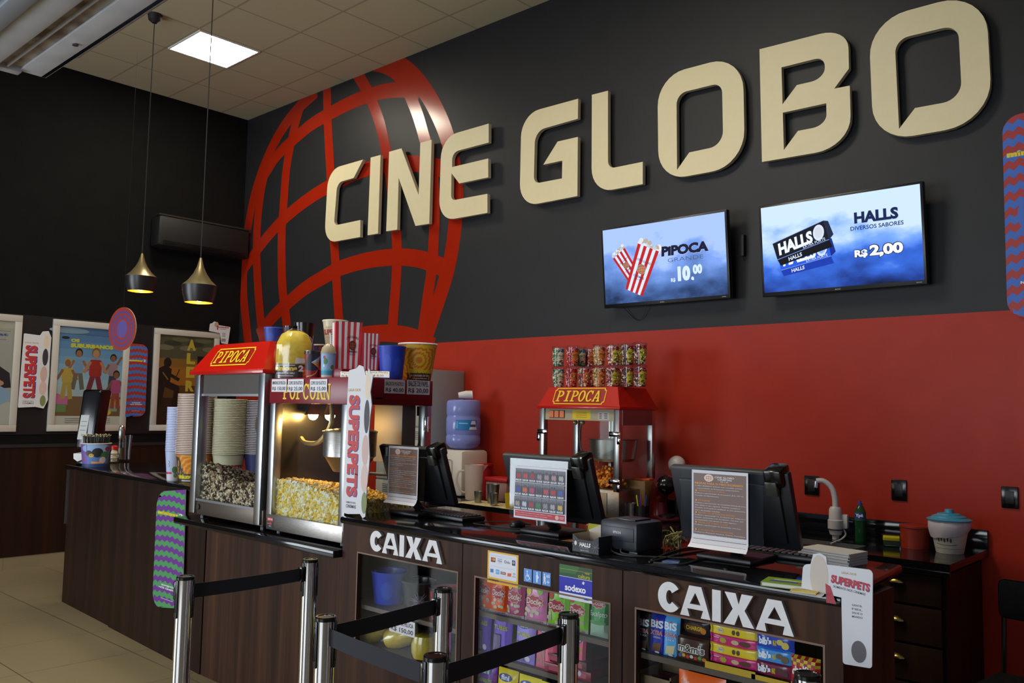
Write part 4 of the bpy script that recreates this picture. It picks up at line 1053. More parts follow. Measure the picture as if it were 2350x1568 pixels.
# ---------------------------------------------------------------- tubs of coloured popcorn on the back machine
ZTOP = ZB+.845+.001
def tub(label, u, v, y, kinds, lab, z, k):
    P = oy(u, v, y); r = .0435; h = .132
    t = thing('popcorn_tub', label, 'tub', (P.x, y, z), face_cam(P, -18), 'clear tubs of coloured popcorn')
    m = MB(); m.lathe([(0, 0), (r*.82, 0), (r, h), (r*.96, h), (r*.79, .003), (0, .003)], PLASTIC, 24)
    A = Art(); Lc = {'g': ('#d8d0b0', '#40609a'), 'y': ('#c8c030', '#8c1c2c'), 'r': ('#d87828', '#a01c2c')}[lab]
    A.poly([(.012, .02), (.042, .015), (.068, .02), (.072, .05), (.076, .085), (.066, .098), (.052, .10), (.05, .115), (.03, .118), (.02, .10), (.008, .09), (.01, .06)], Lc[0])
    A.ell(.04, .112, .017, .013, Lc[1], 14); A.text('PIPOCA', .014, .066, .052, .017, '#4a3820', .02); A.rect(.018, .056, .04, .003, '#6a5830'); A.ell(.03, .038, .014, .008, '#8c3040' if lab != 'y' else '#6a5818', 12, 25); A.ell(.045, .026, .012, .006, '#5a2850', 12)
    m.art(A, cone(r*.82, r, h), .008); m.build('cup', t)
    m = MB(); m.lathe([(0, h+.004), (r*.8, h+.004), (r*.84, h+.010), (r*1.06, h+.010), (r*1.08, h), (r*1.0, h-.004)], PLASTIC, 24); m.build('lid', t)
    rnd = random.Random(k); pts = []
    for i in range(210):
        a = rnd.uniform(0, 6.283); zz = rnd.uniform(.008, h-.012); rr_ = (r*.74+(r*.15)*zz/h)-.002
        pts.append((rr_*math.cos(a), rr_*math.sin(a), zz))
    for i in range(30):
        a = rnd.uniform(0, 6.283); q = r*.75*math.sqrt(rnd.random()); pts.append((q*math.cos(a), q*math.sin(a), h-.012))
    m = MB(); kernels(m, pts, kinds, .0075, k); m.lathe([(0, .006), (r*.68, .006), (r*.8, h-.016), (0, h-.014)], kinds[0][0], 16)
    o = m.build('popcorn_filling', t); o['kind'] = 'stuff'
    return t
cc = lambda *h: [col(q, .6) for q in h]
GR = (cc('#4a8050', '#d8dcc8', '#e4e0d0'), (.4, .35, .25)); RD = (cc('#b82030', '#e8c8b8', '#c83848'), (.45, .3, .25)); MX = (cc('#b02838', '#488048', '#e4dcc4'), (.35, .25, .4)); TN = (cc('#c89c58', '#e8d8b0', '#a87838'), (.4, .35, .25)); PK = (cc('#b83048', '#e8d8c8', '#5a3024'), (.3, .45, .25)); BK = (cc('#4a2420', '#e0d0c4', '#b83848'), (.4, .35, .25))
yf_, yr_ = -.48, -.355
low = [(1281.5, yf_, GR, 'g', 'green popcorn tub with blue label, leftmost of the lower row'), (1311, yf_, RD, 'r', 'red popcorn tub second from left in the lower row'), (1341, yf_, MX, 'r', 'red and green popcorn tub third from left in the lower row'),
       (1375, yf_, TN, 'r', 'tan popcorn tub in the middle of the lower row'), (1405.5, yf_, PK, 'y', 'pink and cream popcorn tub with yellow label in the lower row'), (1440, yf_, BK, 'y', 'dark popcorn tub with yellow label, second from right below'), (1468.5, yf_, BK, 'y', 'dark red popcorn tub at the right end of the lower row'),
       (1359, yr_, RD, 'r', 'red popcorn tub half hidden behind the lower tan tub'), (1423, yr_, TN, 'y', 'tan popcorn tub half hidden behind the lower dark tub')]
up = [(1281.5, yf_, GR, 'g', 'green popcorn tub with blue label, leftmost of the upper row'), (1314, yf_, RD, 'r', 'red popcorn tub second from left in the upper row'), (1375, yf_, TN, 'r', 'tan popcorn tub in the middle of the upper row'), (1407, yf_, PK, 'y', 'cream and red popcorn tub with yellow label in the upper row'),
      (1440.5, yf_, BK, 'y', 'dark red popcorn tub with yellow label in the upper row'), (1469, yf_, BK, 'y', 'dark popcorn tub at the right end of the upper row'), (1331, -.37, (cc('#3a7040', '#4a8848'), (.5, .5)), 'g', 'dark green popcorn tub at the back of the upper row'), (1353, -.29, RD, 'r', 'red popcorn tub at the back of the upper row'), (1423, yr_, TN, 'y', 'tan popcorn tub at the back of the upper row')]
for k, (u, y, kd, lb, label) in enumerate(low): tub(label, u, 865, y, kd, lb, ZTOP, 20+k)
for k, (u, y, kd, lb, label) in enumerate(up): tub(label, u, 815, y, kd, lb, ZTOP+.1435, 40+k)
# ================================================================ cups, buckets and bags on the front machines and end counter
def cup(name, label, cat, P, rt, rb, h, body, art=None, rim='#e8e4dc', group=None, rough=.35, off=0, parts=None, seg=32):
    mat = body if not isinstance(body, str) else col(body, rough)
    t = thing(name, label, cat, P, face_cam(P, off), group)
    m = MB(); m.lathe([(0, .002), (rb*.94, .002), (rb, 0), (rt, h), (rt*.97, h), (rb*.95, .006), (0, .006)], mat, seg)
    if art:
        A = Art(); W = math.pi*(rt+rb)/2; art(A, W, h); m.art(A, cone(rb, rt, h), W/22)
    m.build('body', t)
    if rim:
        m = MB(); m.lathe([(rt*.97, h-.004), (rt*1.03, h-.004), (rt*1.045, h), (rt*1.02, h+.004), (rt*.97, h+.002)], col(rim, .4), seg); m.build('rim', t)
    if parts: parts(t)
    return t
def zig(A, x0, x1, y, amp, t, c, n=12):
    A.path([(x0+(x1-x0)*i/n, y+(amp if i % 2 else -amp)) for i in range(n+1)], t, c)
Z2 = ZM+.7745; Z2T = ZM+.8215; Z1T = ZM+.9765
# striped popcorn bags
def paper_bag(label, u, v, y, z, wpx, hpx, small):
    P = oy(u, v, y); P.z = z; q = mpp(P); w = wpx*q*.9; h = hpx*q; d = w*.55
    t = thing('popcorn_bag', label, 'popcorn bag', P, face_cam(P, 14), 'red and white striped paper bags')
    m = MB(); n = 9; rnd = random.Random(wpx)
    RS = col('#c8303c', .6); WS = col('#e0dcdc', .6)
    top = lambda a: h-(.006 if int(a*18) % 2 else 0)
    for k in range(n):
        for (ya, flip) in ((-d/2, 0), (d/2, 1)):
            x0, x1 = -w/2+w*k/n, -w/2+w*(k+1)/n; s_ = 1.05
            m.add([(x0*.95, ya*.95, 0), (x1*.95, ya*.95, 0), (x1*s_, ya*(1.0+.04*math.sin(k*1.7)), top(k/n)), (x0*s_, ya*(1.0+.04*math.sin(k*1.7)), top(k/n))], [(0, 1, 2, 3) if not flip else (3, 2, 1, 0)], WS if k % 2 else RS)
    for sg in (-1, 1):
        for k in range(4):
            y0, y1 = -d/2+d*k/4, -d/2+d*(k+1)/4
            f = lambda yy: sg*w/2*(1-.18*(1-abs(2*yy/d)))
            m.add([(f(y0)*.95, y0*.95, 0), (f(y1)*.95, y1*.95, 0), (f(y1)*1.05, y1, h*.99), (f(y0)*1.05, y0, h*.99)], [(0, 1, 2, 3) if sg > 0 else (3, 2, 1, 0)], WS if k % 2 else RS)
    m.box((-w*.47, -d*.47, 0), (w*.47, d*.47, .002), WS)
    A = Art(); c = w*.64
    A.text('CINE GLOBO', c-w*.24, h*.62, w*.46, h*.05, '#3a2c2c', .01, arc=.8); globe_art(A, c, h*.505, h*.075, '#4a2416', .004, ry=h*.095); A.items.insert(0, (0, col('#b0562c', .6), [(a, b, (c, h*.505)) for a, b in zip(ell(c, h*.505, h*.078, h*.098, 20), ell(c, h*.505, h*.078, h*.098, 20)[1:]+ell(c, h*.505, h*.078, h*.098, 20)[:1])]))
    A.text('CINEMAS', c-w*.18, h*.355, w*.36, h*.042, '#3a2c2c', .02); A.text('2D e 3D', c-w*.12, h*.30, w*.24, h*.035, '#3a2c2c', .01)
    m.art(A, lambda x, y, l: (x-w/2, -d/2*(.955+.05*y/h)-.004-.00005*l, y))
    m.build('body', t, smooth=False)
    m = MB(); pts = [(rnd.uniform(-w*.42, w*.42), rnd.uniform(-d*.4, d*.4), h*.93+rnd.uniform(0, .01)) for _ in range(30)]
    m.quad([(-w*.46, -d*.45, h*.9), (w*.46, -d*.45, h*.9), (w*.46, d*.45, h*.9), (-w*.46, d*.45, h*.9)], '#5a2018')
    m.build('paper_lining', t)
    return t
paper_bag('tall red and white striped popcorn bag, larger of the two', 794, 849, -2.50, Z2T, 66, 109, 0)
paper_bag('short red and white striped popcorn bag, smaller of the two', 846.5, 853, -2.42, Z2T, 44, 84, 1)
# price cards below the bags
def card(name, label, cat, P, w, h, rows, rz, tilt=0, fs=.7, top=None, col_='#dcdce2', group=None, bold=.02, trap=0):
    m = MB(); b = 0
    m.add([(-w/2-0*trap, 0, h), (w/2, 0, h), (w/2+trap, 0, 0), (-w/2+trap, 0, 0), (-w/2, .001, h), (w/2, .001, h), (w/2+trap, .001, 0), (-w/2+trap, .001, 0)], [(0, 3, 2, 1), (4, 5, 6, 7), (0, 1, 5, 4), (1, 2, 6, 5), (2, 3, 7, 6), (3, 0, 4, 7)], col_)
    A = Art(); n = len(rows)
    for i, r in enumerate(rows):
        rh = h*fs/n; A.text(r, w*.06, h*(1-(i+.85)/n), w*.88 if len(r) > 7 else w*.5, rh, '#3c3c44', bold) if len(r) > 7 else A.text(r, w*.24, h*(1-(i+.85)/n), w*.52, rh, '#3c3c44', bold)
    m.art(A, flat(w, h, -.0004))
    o = m.build(name, loc=P, rot=(R(-tilt), 0, rz), smooth=False)
    return tag(o, label, cat, group)
for lb, u, rows in (('white price card of the large bag lying at the machine top edge', 808, ['Pipoca Grande', 'R$ 10,00']), ('white price card of the medium bag at the machine top edge', 866, ['Pipoca Media', 'R$ 8,00'])):
    P = oy(u, 864, -2.60); P.z = Z2+.0005
    card('price_card', lb, 'price card', P, .11, .045, rows, face_cam(P), tilt=48, group=None, bold=.0)
def glued(label, u0, v1, u1, v0, rows, y=None, x=None, fs=.66):
    if x is None:
        a, b = oy(u0, v0, y), oy(u1, v1, y); w = b.x-a.x; P = ((a.x+b.x)/2, y, a.z); rz = 0
    else:
        a, b = ox(u0, v0, x), ox(u1, v1, x); w = b.y-a.y; P = (x, (a.y+b.y)/2, a.z); rz = R(90)
    return card('price_tag', label, 'price tag', P, w, b.z-a.z, rows, rz, fs=fs)
yt_ = by-.0072
glued('white paper price tag at the left end of the burgundy machine top', 623, 870, 658, 899.5, ['MINIONS DE PELÚCIA', 'R$ 150,00'], y=yt_)
glued('white paper price tag second from left, over the yellow letters', 660, 870, 697, 900, ['COPO DE PLÁSTICO', 'R$ 25,00'], y=yt_-.0015)
glued('white paper price tag third from left, over the yellow letters', 710.5, 870, 751, 900, ['COPO DE PLÁSTICO', 'R$ 15,00'], y=yt_-.0015)
glued('white paper price tag below the blue bucket on the machine side', 882, 873, 929.5, 902.5, ['BALDE DE PLÁSTICO', 'R$ 40,00'], x=bx+bw+.0045)
glued('larger white paper price tag below the orange bucket on the machine side', 933.5, 874.5, 986.5, 905, ['BALDE DE PAPEL', 'R$ 20,00'], x=bx+bw+.0045, fs=.74)
# wrapped yellow toy, figure left plain
P = oy(673, 867, -2.58); P.z = Z2; q = mpp(P); r = 41*q
t = thing('plush_toy', 'yellow rounded plush toy wrapped in clear plastic on the machine top', 'plush toy', P, face_cam(P))
hh = 112*q
m = MB(); m.lathe([(0, .004), (r*.86, .006), (r*.97, hh*.2), (r, hh*.5), (r*.94, hh*.75), (r*.72, hh*.92), (r*.35, hh*.985), (0, hh)], noise_mat('yellow_plush', '#d8b828', '#e4c838', 60, .8), 32, mtx=Matrix.Diagonal((1, .7, 1, 1))); m.build('body', t)
A = Art(); W = 2*math.pi*r*.5; A.rect(-W/2, 0, W, hh*.29, '#33302c')
A.rect(W*.16, 0, W*.34, hh*.24, '#c85018'); zig(A, W*.18, W*.5, hh*.08, .006, .008, '#e0a020'); zig(A, W*.18, W*.5, hh*.16, .006, .008, '#e0a020'); A.text('minions', -W*.40, hh*.15, W*.46, hh*.1, '#e8d020', .06); A.text('2', W*.08, hh*.14, W*.09, hh*.13, '#e8e8ec', .06)
A.text('A ORIGEM DE GRU', -W*.34, hh*.085, W*.36, hh*.04, '#e0e0e0', .04); A.rect(-W*.3, hh*.04, W*.3, hh*.02, '#c8c8c8'); A.rect(-W*.34, hh*.255, W*.36, hh*.018, '#d8d8d8'); A.poly([(W*.02, hh*.3), (W*.2, hh*.32), (W*.24, hh*.4), (W*.03, hh*.42)], '#e0e0e4')
m = MB(); m.art(A, lambda x, y, l: ((r*1.0+.002+.00005*l)*math.sin(x/(r*.98)), -(r*.72+.003+.00005*l)*math.cos(x/(r*.98)), y+.002), W/20); m.build('printed_band', t)
rnd = random.Random(5); m = MB(); vs = []; fs = []; ns, nz = 28, 12
for j in range(nz+1):
    for i in range(ns):
        a = 2*math.pi*i/ns; f = j/nz; rr_ = r*(1.03+.05*rnd.random()) * (1 if f < .7 else max(.12, 1-(f-.7)**2*9))
        vs.append((rr_*math.cos(a), rr_*.76*math.sin(a), .002+hh*1.03*f))
for j in range(nz):
    for i in range(ns): fs.append((j*ns+i, j*ns+(i+1) % ns, (j+1)*ns+(i+1) % ns, (j+1)*ns+i))
m.add(vs, fs, WRAP); m.build('wrapper', t, ang=10)
# cups with lids
def straw(x, y, z0, z1, c, lean=.02): 
    def f(t):
        m = MB(); m.tube([(x, y, z0), (x+lean*.6, y, z0+(z1-z0)*.7), (x+lean, y, z1)], .0042, col(c, .4), 8); m.build('straw', t)
    return f
def lidf(rt, h, c, dome=False, st=None):
    def f(t):
        m = MB()
        if dome: m.lathe([(rt*1.05, h), (rt*1.03, h+.008), (rt*.86, h+.03), (rt*.4, h+.048), (0, h+.05)], col(c, .25) if c else PLASTIC, 28)
        else: m.lathe([(rt*1.06, h-.006), (rt*1.06, h+.008), (rt*.9, h+.012), (0, h+.012)], col(c, .3), 28)
        m.build('lid', t)
        if st: st(t)
    return f
P = oy(715, 867, -2.63); P.z = Z2; q = mpp(P)
def a_red(A, W, h):
    A.rect(-W/2, 0, W, h, '#1a1830'); A.poly([(-W*.5, h*.35), (-W*.1, h*.98), (-W*.5, h*.98)], '#8a1420'); A.poly([(-W*.5, 0), (W*.5, 0), (W*.5, h*.38), (0, h*.28), (-W*.5, h*.36)], '#8c1828')
    for k in range(9): A.line((-W*.02, h*.62), (W*.48, h*(.35+.07*k)), .0025, '#d8983a' if k < 5 else '#a8b8d8')
    A.path([(-W*.3, h*.05), (0, h*.1), (W*.2, h*.2), (W*.3, h*.32)], .004, '#d8b060')
cup('plastic_cup', 'dark red plastic cup with black lid and black straw', 'cup', P, 17.5*q, 13.5*q, 58*q, '#241828', a_red, None, parts=lidf(17.5*q, 58*q, '#141416', st=straw(-.004, 0, 58*q+.008, 98*q, '#17171a', .008)))
P = oy(752, 864, -2.61); P.z = Z2; q = mpp(P)
def a_sky(A, W, h):
    A.rect(-W/2, 0, W, h, '#8fb4dc'); A.rect(-W/2, 0, W, h*.2, '#c8c4b8'); A.rect(-W/2, h*.12, W, h*.22, '#3a98b8'); A.rect(-W/2, h*.3, W, h*.07, '#68b8cc')
    A.ell(-W*.12, h*.68, W*.1, h*.13, '#488848'); A.ell(-W*.18, h*.84, W*.06, h*.07, '#b83830'); A.ell(W*.2, h*.45, W*.09, h*.09, '#587838'); A.ell(-W*.2, h*.5, W*.05, h*.06, '#d8d8e0')
cup('plastic_cup', 'light blue cup with clear dome lid and white straw', 'cup', P, 17*q, 14.5*q, 56*q, '#9ab8d8', a_sky, None, parts=lidf(17*q, 56*q, '#a89c80', True, straw(.012, 0, 56*q+.03, 104*q, '#e4e0e0', -.006)))
def a_sonic(A, W, h):
    A.rect(-W/2, 0, W, h, '#5a1826'); A.rect(-W*.5, h*.3, W*.35, h*.7, '#28407c'); A.ell(0, h*.5, W*.13, h*.16, '#2850a0'); A.ell(0, h*.76, W*.1, h*.14, '#8c5840'); A.rect(-W/2, h*.0, W, h*.2, '#8a8468'); A.ell(W*.15, h*.22, W*.1, h*.12, '#b8a878'); A.ell(-W*.2, h*.2, W*.08, h*.1, '#7a3030')
P = oy(736, 789, -2.35); P.z = ZM+.8915; q = mpp(P)
cup('plastic_cup', 'dark red printed cup standing behind the domed cup', 'cup', P, 16*q, 14*q, 33*q, '#4a1824', a_sonic, '#d8d0c8')
P = oy(768, 790, -2.37); P.z = ZM+.8915; q = mpp(P)
cup('plastic_cup', 'black cup under the cream bucket beside the striped bag', 'cup', P, 19*q, 16*q, 30*q, '#17161a', None, '#1c1b20')
zP = ZM+.8915+30*q+.005
def a_pets(A, W, h):
    A.text('SUPERPETS', -W*.42, h*.38, W*.78, h*.24, '#a83028', .05); A.text('LIGA DOS', -W*.3, h*.66, W*.3, h*.08, '#c8a050', .02); A.rect(-W*.3, h*.28, W*.34, h*.03, '#c8a878')
P2 = P.copy(); P2.z = zP
cup('popcorn_bucket', 'cream paper bucket with red lettering, highest on the machines', 'bucket', P2, 28.5*q, 21*q, 54*q, '#cfc6a8', a_pets, '#d8d0b8')
P = oy(872, 812, -2.33); P.z = ZM+.8215; q = mpp(P)
def stack2(t):
    m = MB(); m.lathe([(20*q, 58*q), (21*q, 58*q), (21.6*q, 60.5*q), (20*q, 61*q)], col('#cfc6a8'), 28); m.build('rim', t)
cup('popcorn_bucket', 'cream paper bucket half hidden behind the small striped bag', 'bucket', P, 17*q, 14*q, 34*q, '#c8bfa2', None, '#d8d0b8')
P3 = P.copy(); P3.z = P.z+34*q*.45
cup('popcorn_bucket', 'cream paper bucket nested in another behind the striped bag', 'bucket', P3, 17.5*q, 14*q, 34*q, '#c8bfa2', None, '#d8d0b8')
# buckets on the burgundy machine, plain prints without the film figures
def a_blue(A, W, h):
    A.rect(-W/2, 0, W, h, '#1c3cb8'); A.rect(-W/2, 0, W, h*.03, '#102890')
    A.ell(-W*.12, h*.42, W*.11, h*.34, '#2c50cc'); A.ell(W*.16, h*.38, W*.12, h*.28, '#2c50cc')
P = ox(898, 871, 5.585); P.z = Z2; q = mpp(P)
cup('popcorn_bucket', 'royal blue plastic bucket beside the orange one on the machine', 'bucket', P, 31*q, 25*q, 75*q, '#1c3cb8', a_blue, '#2444b0', rough=.2)
def a_orange(A, W, h):
    A.rect(-W/2, 0, W, h, '#e87c1c')
    for k in range(7):
        A.path([((W*.03+math.cos(R(a))*W*.085*(k+1))+(.004 if i % 2 else -.004), h*.55+math.sin(R(a))*h*.125*(k+1)+(.004 if i % 2 else -.004)) for i, a in enumerate(range(0, 361, 12)) if abs(math.cos(R(a))*W*.085*(k+1)) < W*.48 and -.53 < math.sin(R(a))*.125*(k+1) < .43] or [(0, 0), (.001, .001)], .012, '#f0c428') if k < 5 else None
    A.poly([(-W*.24, h*.22), (W*.36, h*.24), (W*.4, 0), (-W*.26, 0)], '#4a3a28'); A.text('minions', -W*.2, h*.2, W*.52, h*.13, '#e8d41c', .07); A.text('2', W*.33, h*.2, W*.06, h*.14, '#e8e8ea', .05); A.text('A ORIGEM DE GRU', -W*.14, h*.11, W*.44, h*.05, '#e4dccc', .03); A.rect(-W*.1, h*.05, W*.34, h*.02, '#d8c8a8')
P = ox(957, 874.5, 5.56); P.z = Z2; q = mpp(P)
cup('popcorn_bucket', 'orange patterned paper bucket at the rear corner of the machine', 'bucket', P, 44*q, 31.5*q, 84*q, '#d87018', a_orange, '#ece8e4')
# dark cups and a blue bucket on the red topped machine
P = oy(627, 782, -2.42); P.z = Z1T; q = mpp(P)
def a_blue2(A, W, h): A.rect(-W/2, 0, W, h, '#2448a8'); A.ell(-W*.1, h*.45, W*.12, h*.26, '#3058b8'); A.rect(-W/2, 0, W, h*.12, '#1c3460')
cup('popcorn_bucket', 'small blue plastic bucket at the back of the red machine top', 'bucket', P, 21*q, 16*q, 40*q, '#2448a8', a_blue2, '#3458b8', rough=.25)
P = oy(664, 782, -2.47); P.z = Z1T; q = mpp(P)
cup('plastic_cup', 'short black cup between the blue bucket and the tall black cup', 'cup', P, 14*q, 11*q, 40*q, '#1a171a', lambda A, W, h: A.rect(-W*.4, h*.3, W*.3, h*.6, '#4a3038'), None, rough=.2)
P = oy(697, 784, -2.40); P.z = Z1T; q = mpp(P)
cup('plastic_cup', 'tall wide black cup behind the wrapped yellow toy', 'cup', P, 23*q, 19*q, 48*q, '#141013', None, None, rough=.18)
# ---------------------------------------------------------------- stacks of paper cups on the end counter
def cup_stack(label, name, cat, P, rt, rb, h, n, pitch, body, art, rim, group, strip=None):
    m = MB(); seg = 28
    m.lathe([(0, .002), (rb, 0), (rt, h), (rt*.965, h), (rb*.94, .006), (0, .006)], col(body, .5), seg)
    m.lathe([(rt*.97, h-.003), (rt*1.03, h-.0035), (rt*1.04, h-.0005), (rt*1.01, h+.0015), (rt*.965, h)], col(rim, .5), seg)
    if strip: m.lathe([(rt*1.001, h-pitch*.95), (rt*1.004, h-.0037)], col(strip, .5), seg)
    plain = m
    A = Art(); W = math.pi*(rt+rb)/2; m2 = MB(); m2.v = list(m.v); m2.f = list(m.f); m2.mi = list(m.mi); m2.mats = list(m.mats)
    if art: art(A, W, h); m2.art(A, cone(rb, rt, h), W/18)
    first = m2.build(name, loc=P, rot=face_cam(P)); tag(first, label % 'lowest', cat, group)
    second = None
    for k in range(1, n):
        lb = label % ('topmost' if k == n-1 else ordinal(n-k)+' from the top')
        if second is None:
            second = plain.build(name); o = second
        else:
            o = second.copy(); C.objects.link(o)
        o.location = (P[0], P[1], P[2]+pitch*k); o.rotation_euler = (0, 0, random.uniform(0, 6))
        tag(o, lb, cat, group)
def a_s1(A, W, h):
    A.rect(-W/2, 0, W, h*.96, '#a8b8dc'); A.rect(-W/2, 0, W, h*.22, '#c8ccd8'); A.rect(-W*.5, h*.22, W*.42, h*.07, '#b83048'); A.ell(W*.05, h*.36, W*.12, h*.11, '#4a7848'); A.ell(W*.1, h*.18, W*.1, h*.08, '#6a8a60'); A.path([(-W*.22, h*.66), (-W*.17, h*.6), (-W*.22, h*.55), (-W*.17, h*.49), (-W*.23, h*.45)], .003, '#383c50')
P = oz(397, 1103, ZL); q = mpp(P)
cup_stack('light blue paper cup in the slim stack, %s', 'paper_cup', 'paper cup', (P.x, P.y, ZL), 19.5*q, 13.5*q, 70*q, 27, 3.75*q, '#aab8da', a_s1, '#c8d0e8', 'slim stack of light blue paper cups', '#8a98c8')
def a_s2(A, W, h):
    A.rect(-W/2, 0, W, h*.96, '#cf7018')
    for k in range(4): A.path([(-W*.02+W*.09*(k+1.2)*math.cos(R(a))+(.004 if i % 2 else -.004), h*.3+h*.17*(k+1.2)*math.sin(R(a))) for i, a in enumerate(range(0, 181, 12)) if h*.3+h*.17*(k+1.2)*math.sin(R(a)) < h*.93 and abs(W*.09*(k+1.2)*math.cos(R(a))) < W*.45] or [(0, 0), (.001, 0)], .013, '#dca020')
    A.poly([(-W*.5, 0), (W*.3, 0), (W*.3, h*.28), (-W*.2, h*.3), (-W*.3, h*.85), (-W*.5, h*.9)], '#3a3428'); A.text('minions', -W*.45, h*.12, W*.42, h*.16, '#d8c81c', .06); A.text('2', -W*.02, h*.12, W*.09, h*.18, '#e8e8ea', .06); A.rect(-W*.3, h*.04, W*.3, h*.04, '#c8c0b0')
P = oz(446, 1106, ZL); q = mpp(P)
cup_stack('orange paper bucket in the tall stack by the red machine, %s', 'popcorn_bucket', 'bucket', (P.x-.02, P.y, ZL), 40*q, 29*q, 66*q, 35, 3.95*q, '#c07830', a_s2, '#dccfc4', 'tall stack of orange paper buckets', '#7a5a50')
def a_s3(A, W, h): A.text('SUPERPETS', -W*.34, h*.38, W*.7, h*.24, '#a03024', .05)
P = oz(522, 1107, ZL); q = mpp(P)
cup_stack('cream paper bucket in the stack behind the red machine glass, %s', 'popcorn_bucket', 'bucket', (P.x, P.y, ZL), 36*q, 27*q, 66*q, 34, 3.75*q, '#c8c0a4', a_s3, '#d4ccb2', 'stack of cream paper buckets', '#a49b80')
def a_s4(A, W, h): A.rect(-W/2, 0, W, h*.95, '#2c2c6c')
P = oz(593, 1106, ZL); q = mpp(P)
cup_stack('dark blue paper bucket in the stack farthest behind the glass, %s', 'popcorn_bucket', 'bucket', (P.x+.02, P.y, ZL), 38*q, 28*q, 66*q, 32, 3.85*q, '#2c2c6c', a_s4, '#c8b8a8', 'stack of dark blue paper buckets', '#34407c')
# ---------------------------------------------------------------- end counter: napkins, straws, condiments
P = oz(192, 1066, ZL); q = mpp(P)
t = thing('napkin_dispenser', 'tall black napkin dispenser leaning back at the end counter corner', 'napkin dispenser', (P.x+.02, P.y+.04, ZL), face_cam(P, -38))
hh = 172*q; ww = .17; dd = .15
m = MB(); le = .10
m.box((-.07, -.08, 0), (.07, .12, .03), BLACK_S, .006); m.box((-.05, .02, .03), (.05, .10, hh*.5), BLACK_M, .006)
m.build('stand', t)
b = bmesh.new(); bmesh.ops.create_cube(b, size=1)
for v in b.verts:
    zf = v.co.z+.5; v.co = Vector((v.co.x*ww, v.co.y*dd*(1 if zf > .5 else .8)-.03+le*zf*.75, .12+zf*(hh-.12)))
bmesh.ops.bevel(b, geom=list(b.edges), offset=.025, segments=4, affect='EDGES', profile=.5)
m = MB(); m.bm(b, BLACK_S); m.build('housing', t)
A = Art(); A.rect(0, 0, .075, .27, '#aeb4b4'); A.poly([(.0, .2), (.02, .27), (.075, .27), (.075, .215), (.05, .19), (.03, .23)], '#5a7a3c')
for k in range(3): A.rect(.012, .07+.035*k, .05, .004, '#5a6068')
m = MB(); m.art(A, lambda x, y, l: (-.06+x, -.03-dd*.45+le*.75*((y+.1)/(hh-.12))-.003-.00006*l-.004*(1-y/.27), .20+y)); m.build('label_strip', t, smooth=False)
m = MB(); m.add([(-.06, -.12, .09), (.06, -.12, .09), (.045, -.135, .05), (0, -.145, .03), (-.045, -.135, .05), (.03, -.06, .10), (-.03, -.06, .10)], [(0, 1, 2, 3, 4), (0, 6, 5, 1)], '#d8d8dc'); m.build('napkin', t)
P = oz(218, 1071, ZL); q = mpp(P)
def a_dog(A, W, h):
    A.rect(-W/2, 0, W, h, '#5078b8'); A.rect(-W/2, 0, W*.3, h, '#7858a0'); A.ell(0, h*.8, W*.35, h*.2, '#88a8d8'); A.ell(W*.04, h*.62, W*.13, h*.2, '#242428'); A.ell(-W*.16, h*.6, W*.08, h*.12, '#303034'); A.ell(-W*.1, h*.5, W*.06, h*.08, '#c8a840'); A.ell(W*.22, h*.5, W*.1, h*.17, '#3c7040'); A.ell(W*.28, h*.78, W*.07, h*.1, '#8c3038'); A.ell(W*.18, h*.3, W*.09, h*.14, '#c8b8b0'); A.rect(-W*.1, h*.16, W*.24, h*.08, '#d89040'); A.rect(-W/2, 0, W, h*.14, '#2c4470')
t = cup('straw_bucket', 'blue printed bucket full of wrapped straws on the end counter', 'bucket', P, 32*q, 26*q, 53*q, '#4870b0', a_dog, '#d0ccc4')
m = MB(); rnd = random.Random(9); h0 = 53*q
for k in range(110):
    a = rnd.uniform(0, 6.283); rr_ = 27*q*math.sqrt(rnd.random()); x, y = rr_*math.cos(a), rr_*math.sin(a)
    m.tube([(x*.8, y*.8, .012), (x*1.16+rnd.gauss(0, .003), y*1.16+rnd.gauss(0, .003), h0+rnd.uniform(12, 21)*q)], .0035, col(rnd.choice(['#24241f', '#2c2c28', '#3c3c34'])), 5)
m.build('inner_straw', None)
o = bpy.data.objects['inner_straw']; o.name = 'straws'; o.location = P; tag(o, 'dense bunch of black straws standing in the blue bucket', 'straws', kind='stuff')
m = MB()
for k in range(90):
    a = rnd.uniform(0, 6.283); rr_ = 32*q*math.sqrt(rnd.random()); m.ball((rr_*math.cos(a), rr_*math.sin(a), h0+rnd.uniform(15, 21)*q), .006, col(rnd.choice(['#c8bc90', '#e0d8b8', '#8a825c']), .4), 1, (1, 1, .6))
o = m.build('straw_wrappers', loc=P); tag(o, 'pale crumpled paper tips on top of the bunch of straws', 'wrappers', kind='stuff')
P = oz(247, 1061, ZL); q = mpp(P)
t = thing('condiment_caddy', 'black wire caddy behind the straw bucket holding sauces', 'caddy', (P.x+.02, P.y, ZL), face_cam(P))
m = MB()
m.box((-.075, -.05, 0), (.075, .05, .006), BLACK_M, .002)
for z in (.03, .07): m.tube([(-.075, -.05, z), (.075, -.05, z), (.075, .05, z), (-.075, .05, z), (-.075, -.05, z)], .003, BLACK_M, 6)
for x in (-.075, 0, .075):
    for y in (-.05, .05): m.tube([(x, y, 0), (x, y, .07)], .003, BLACK_M, 6)
m.build('rack', t)
def place(t, dx, dy): 
    v = Matrix.Rotation(t.rotation_euler.z, 3, 'Z') @ Vector((dx, dy, .0065)); return Vector(t.location)+v
b = thing('sauce_bottle', 'white sauce bottle with red cap in the caddy', 'bottle', place(t, .038, -.012))
m = MB(); m.lathe([(0, 0), (.026, 0), (.028, .03), (.027, .075), (.018, .10), (0, .10)], col('#d8d0b8', .4), 20); m.build('body', b)
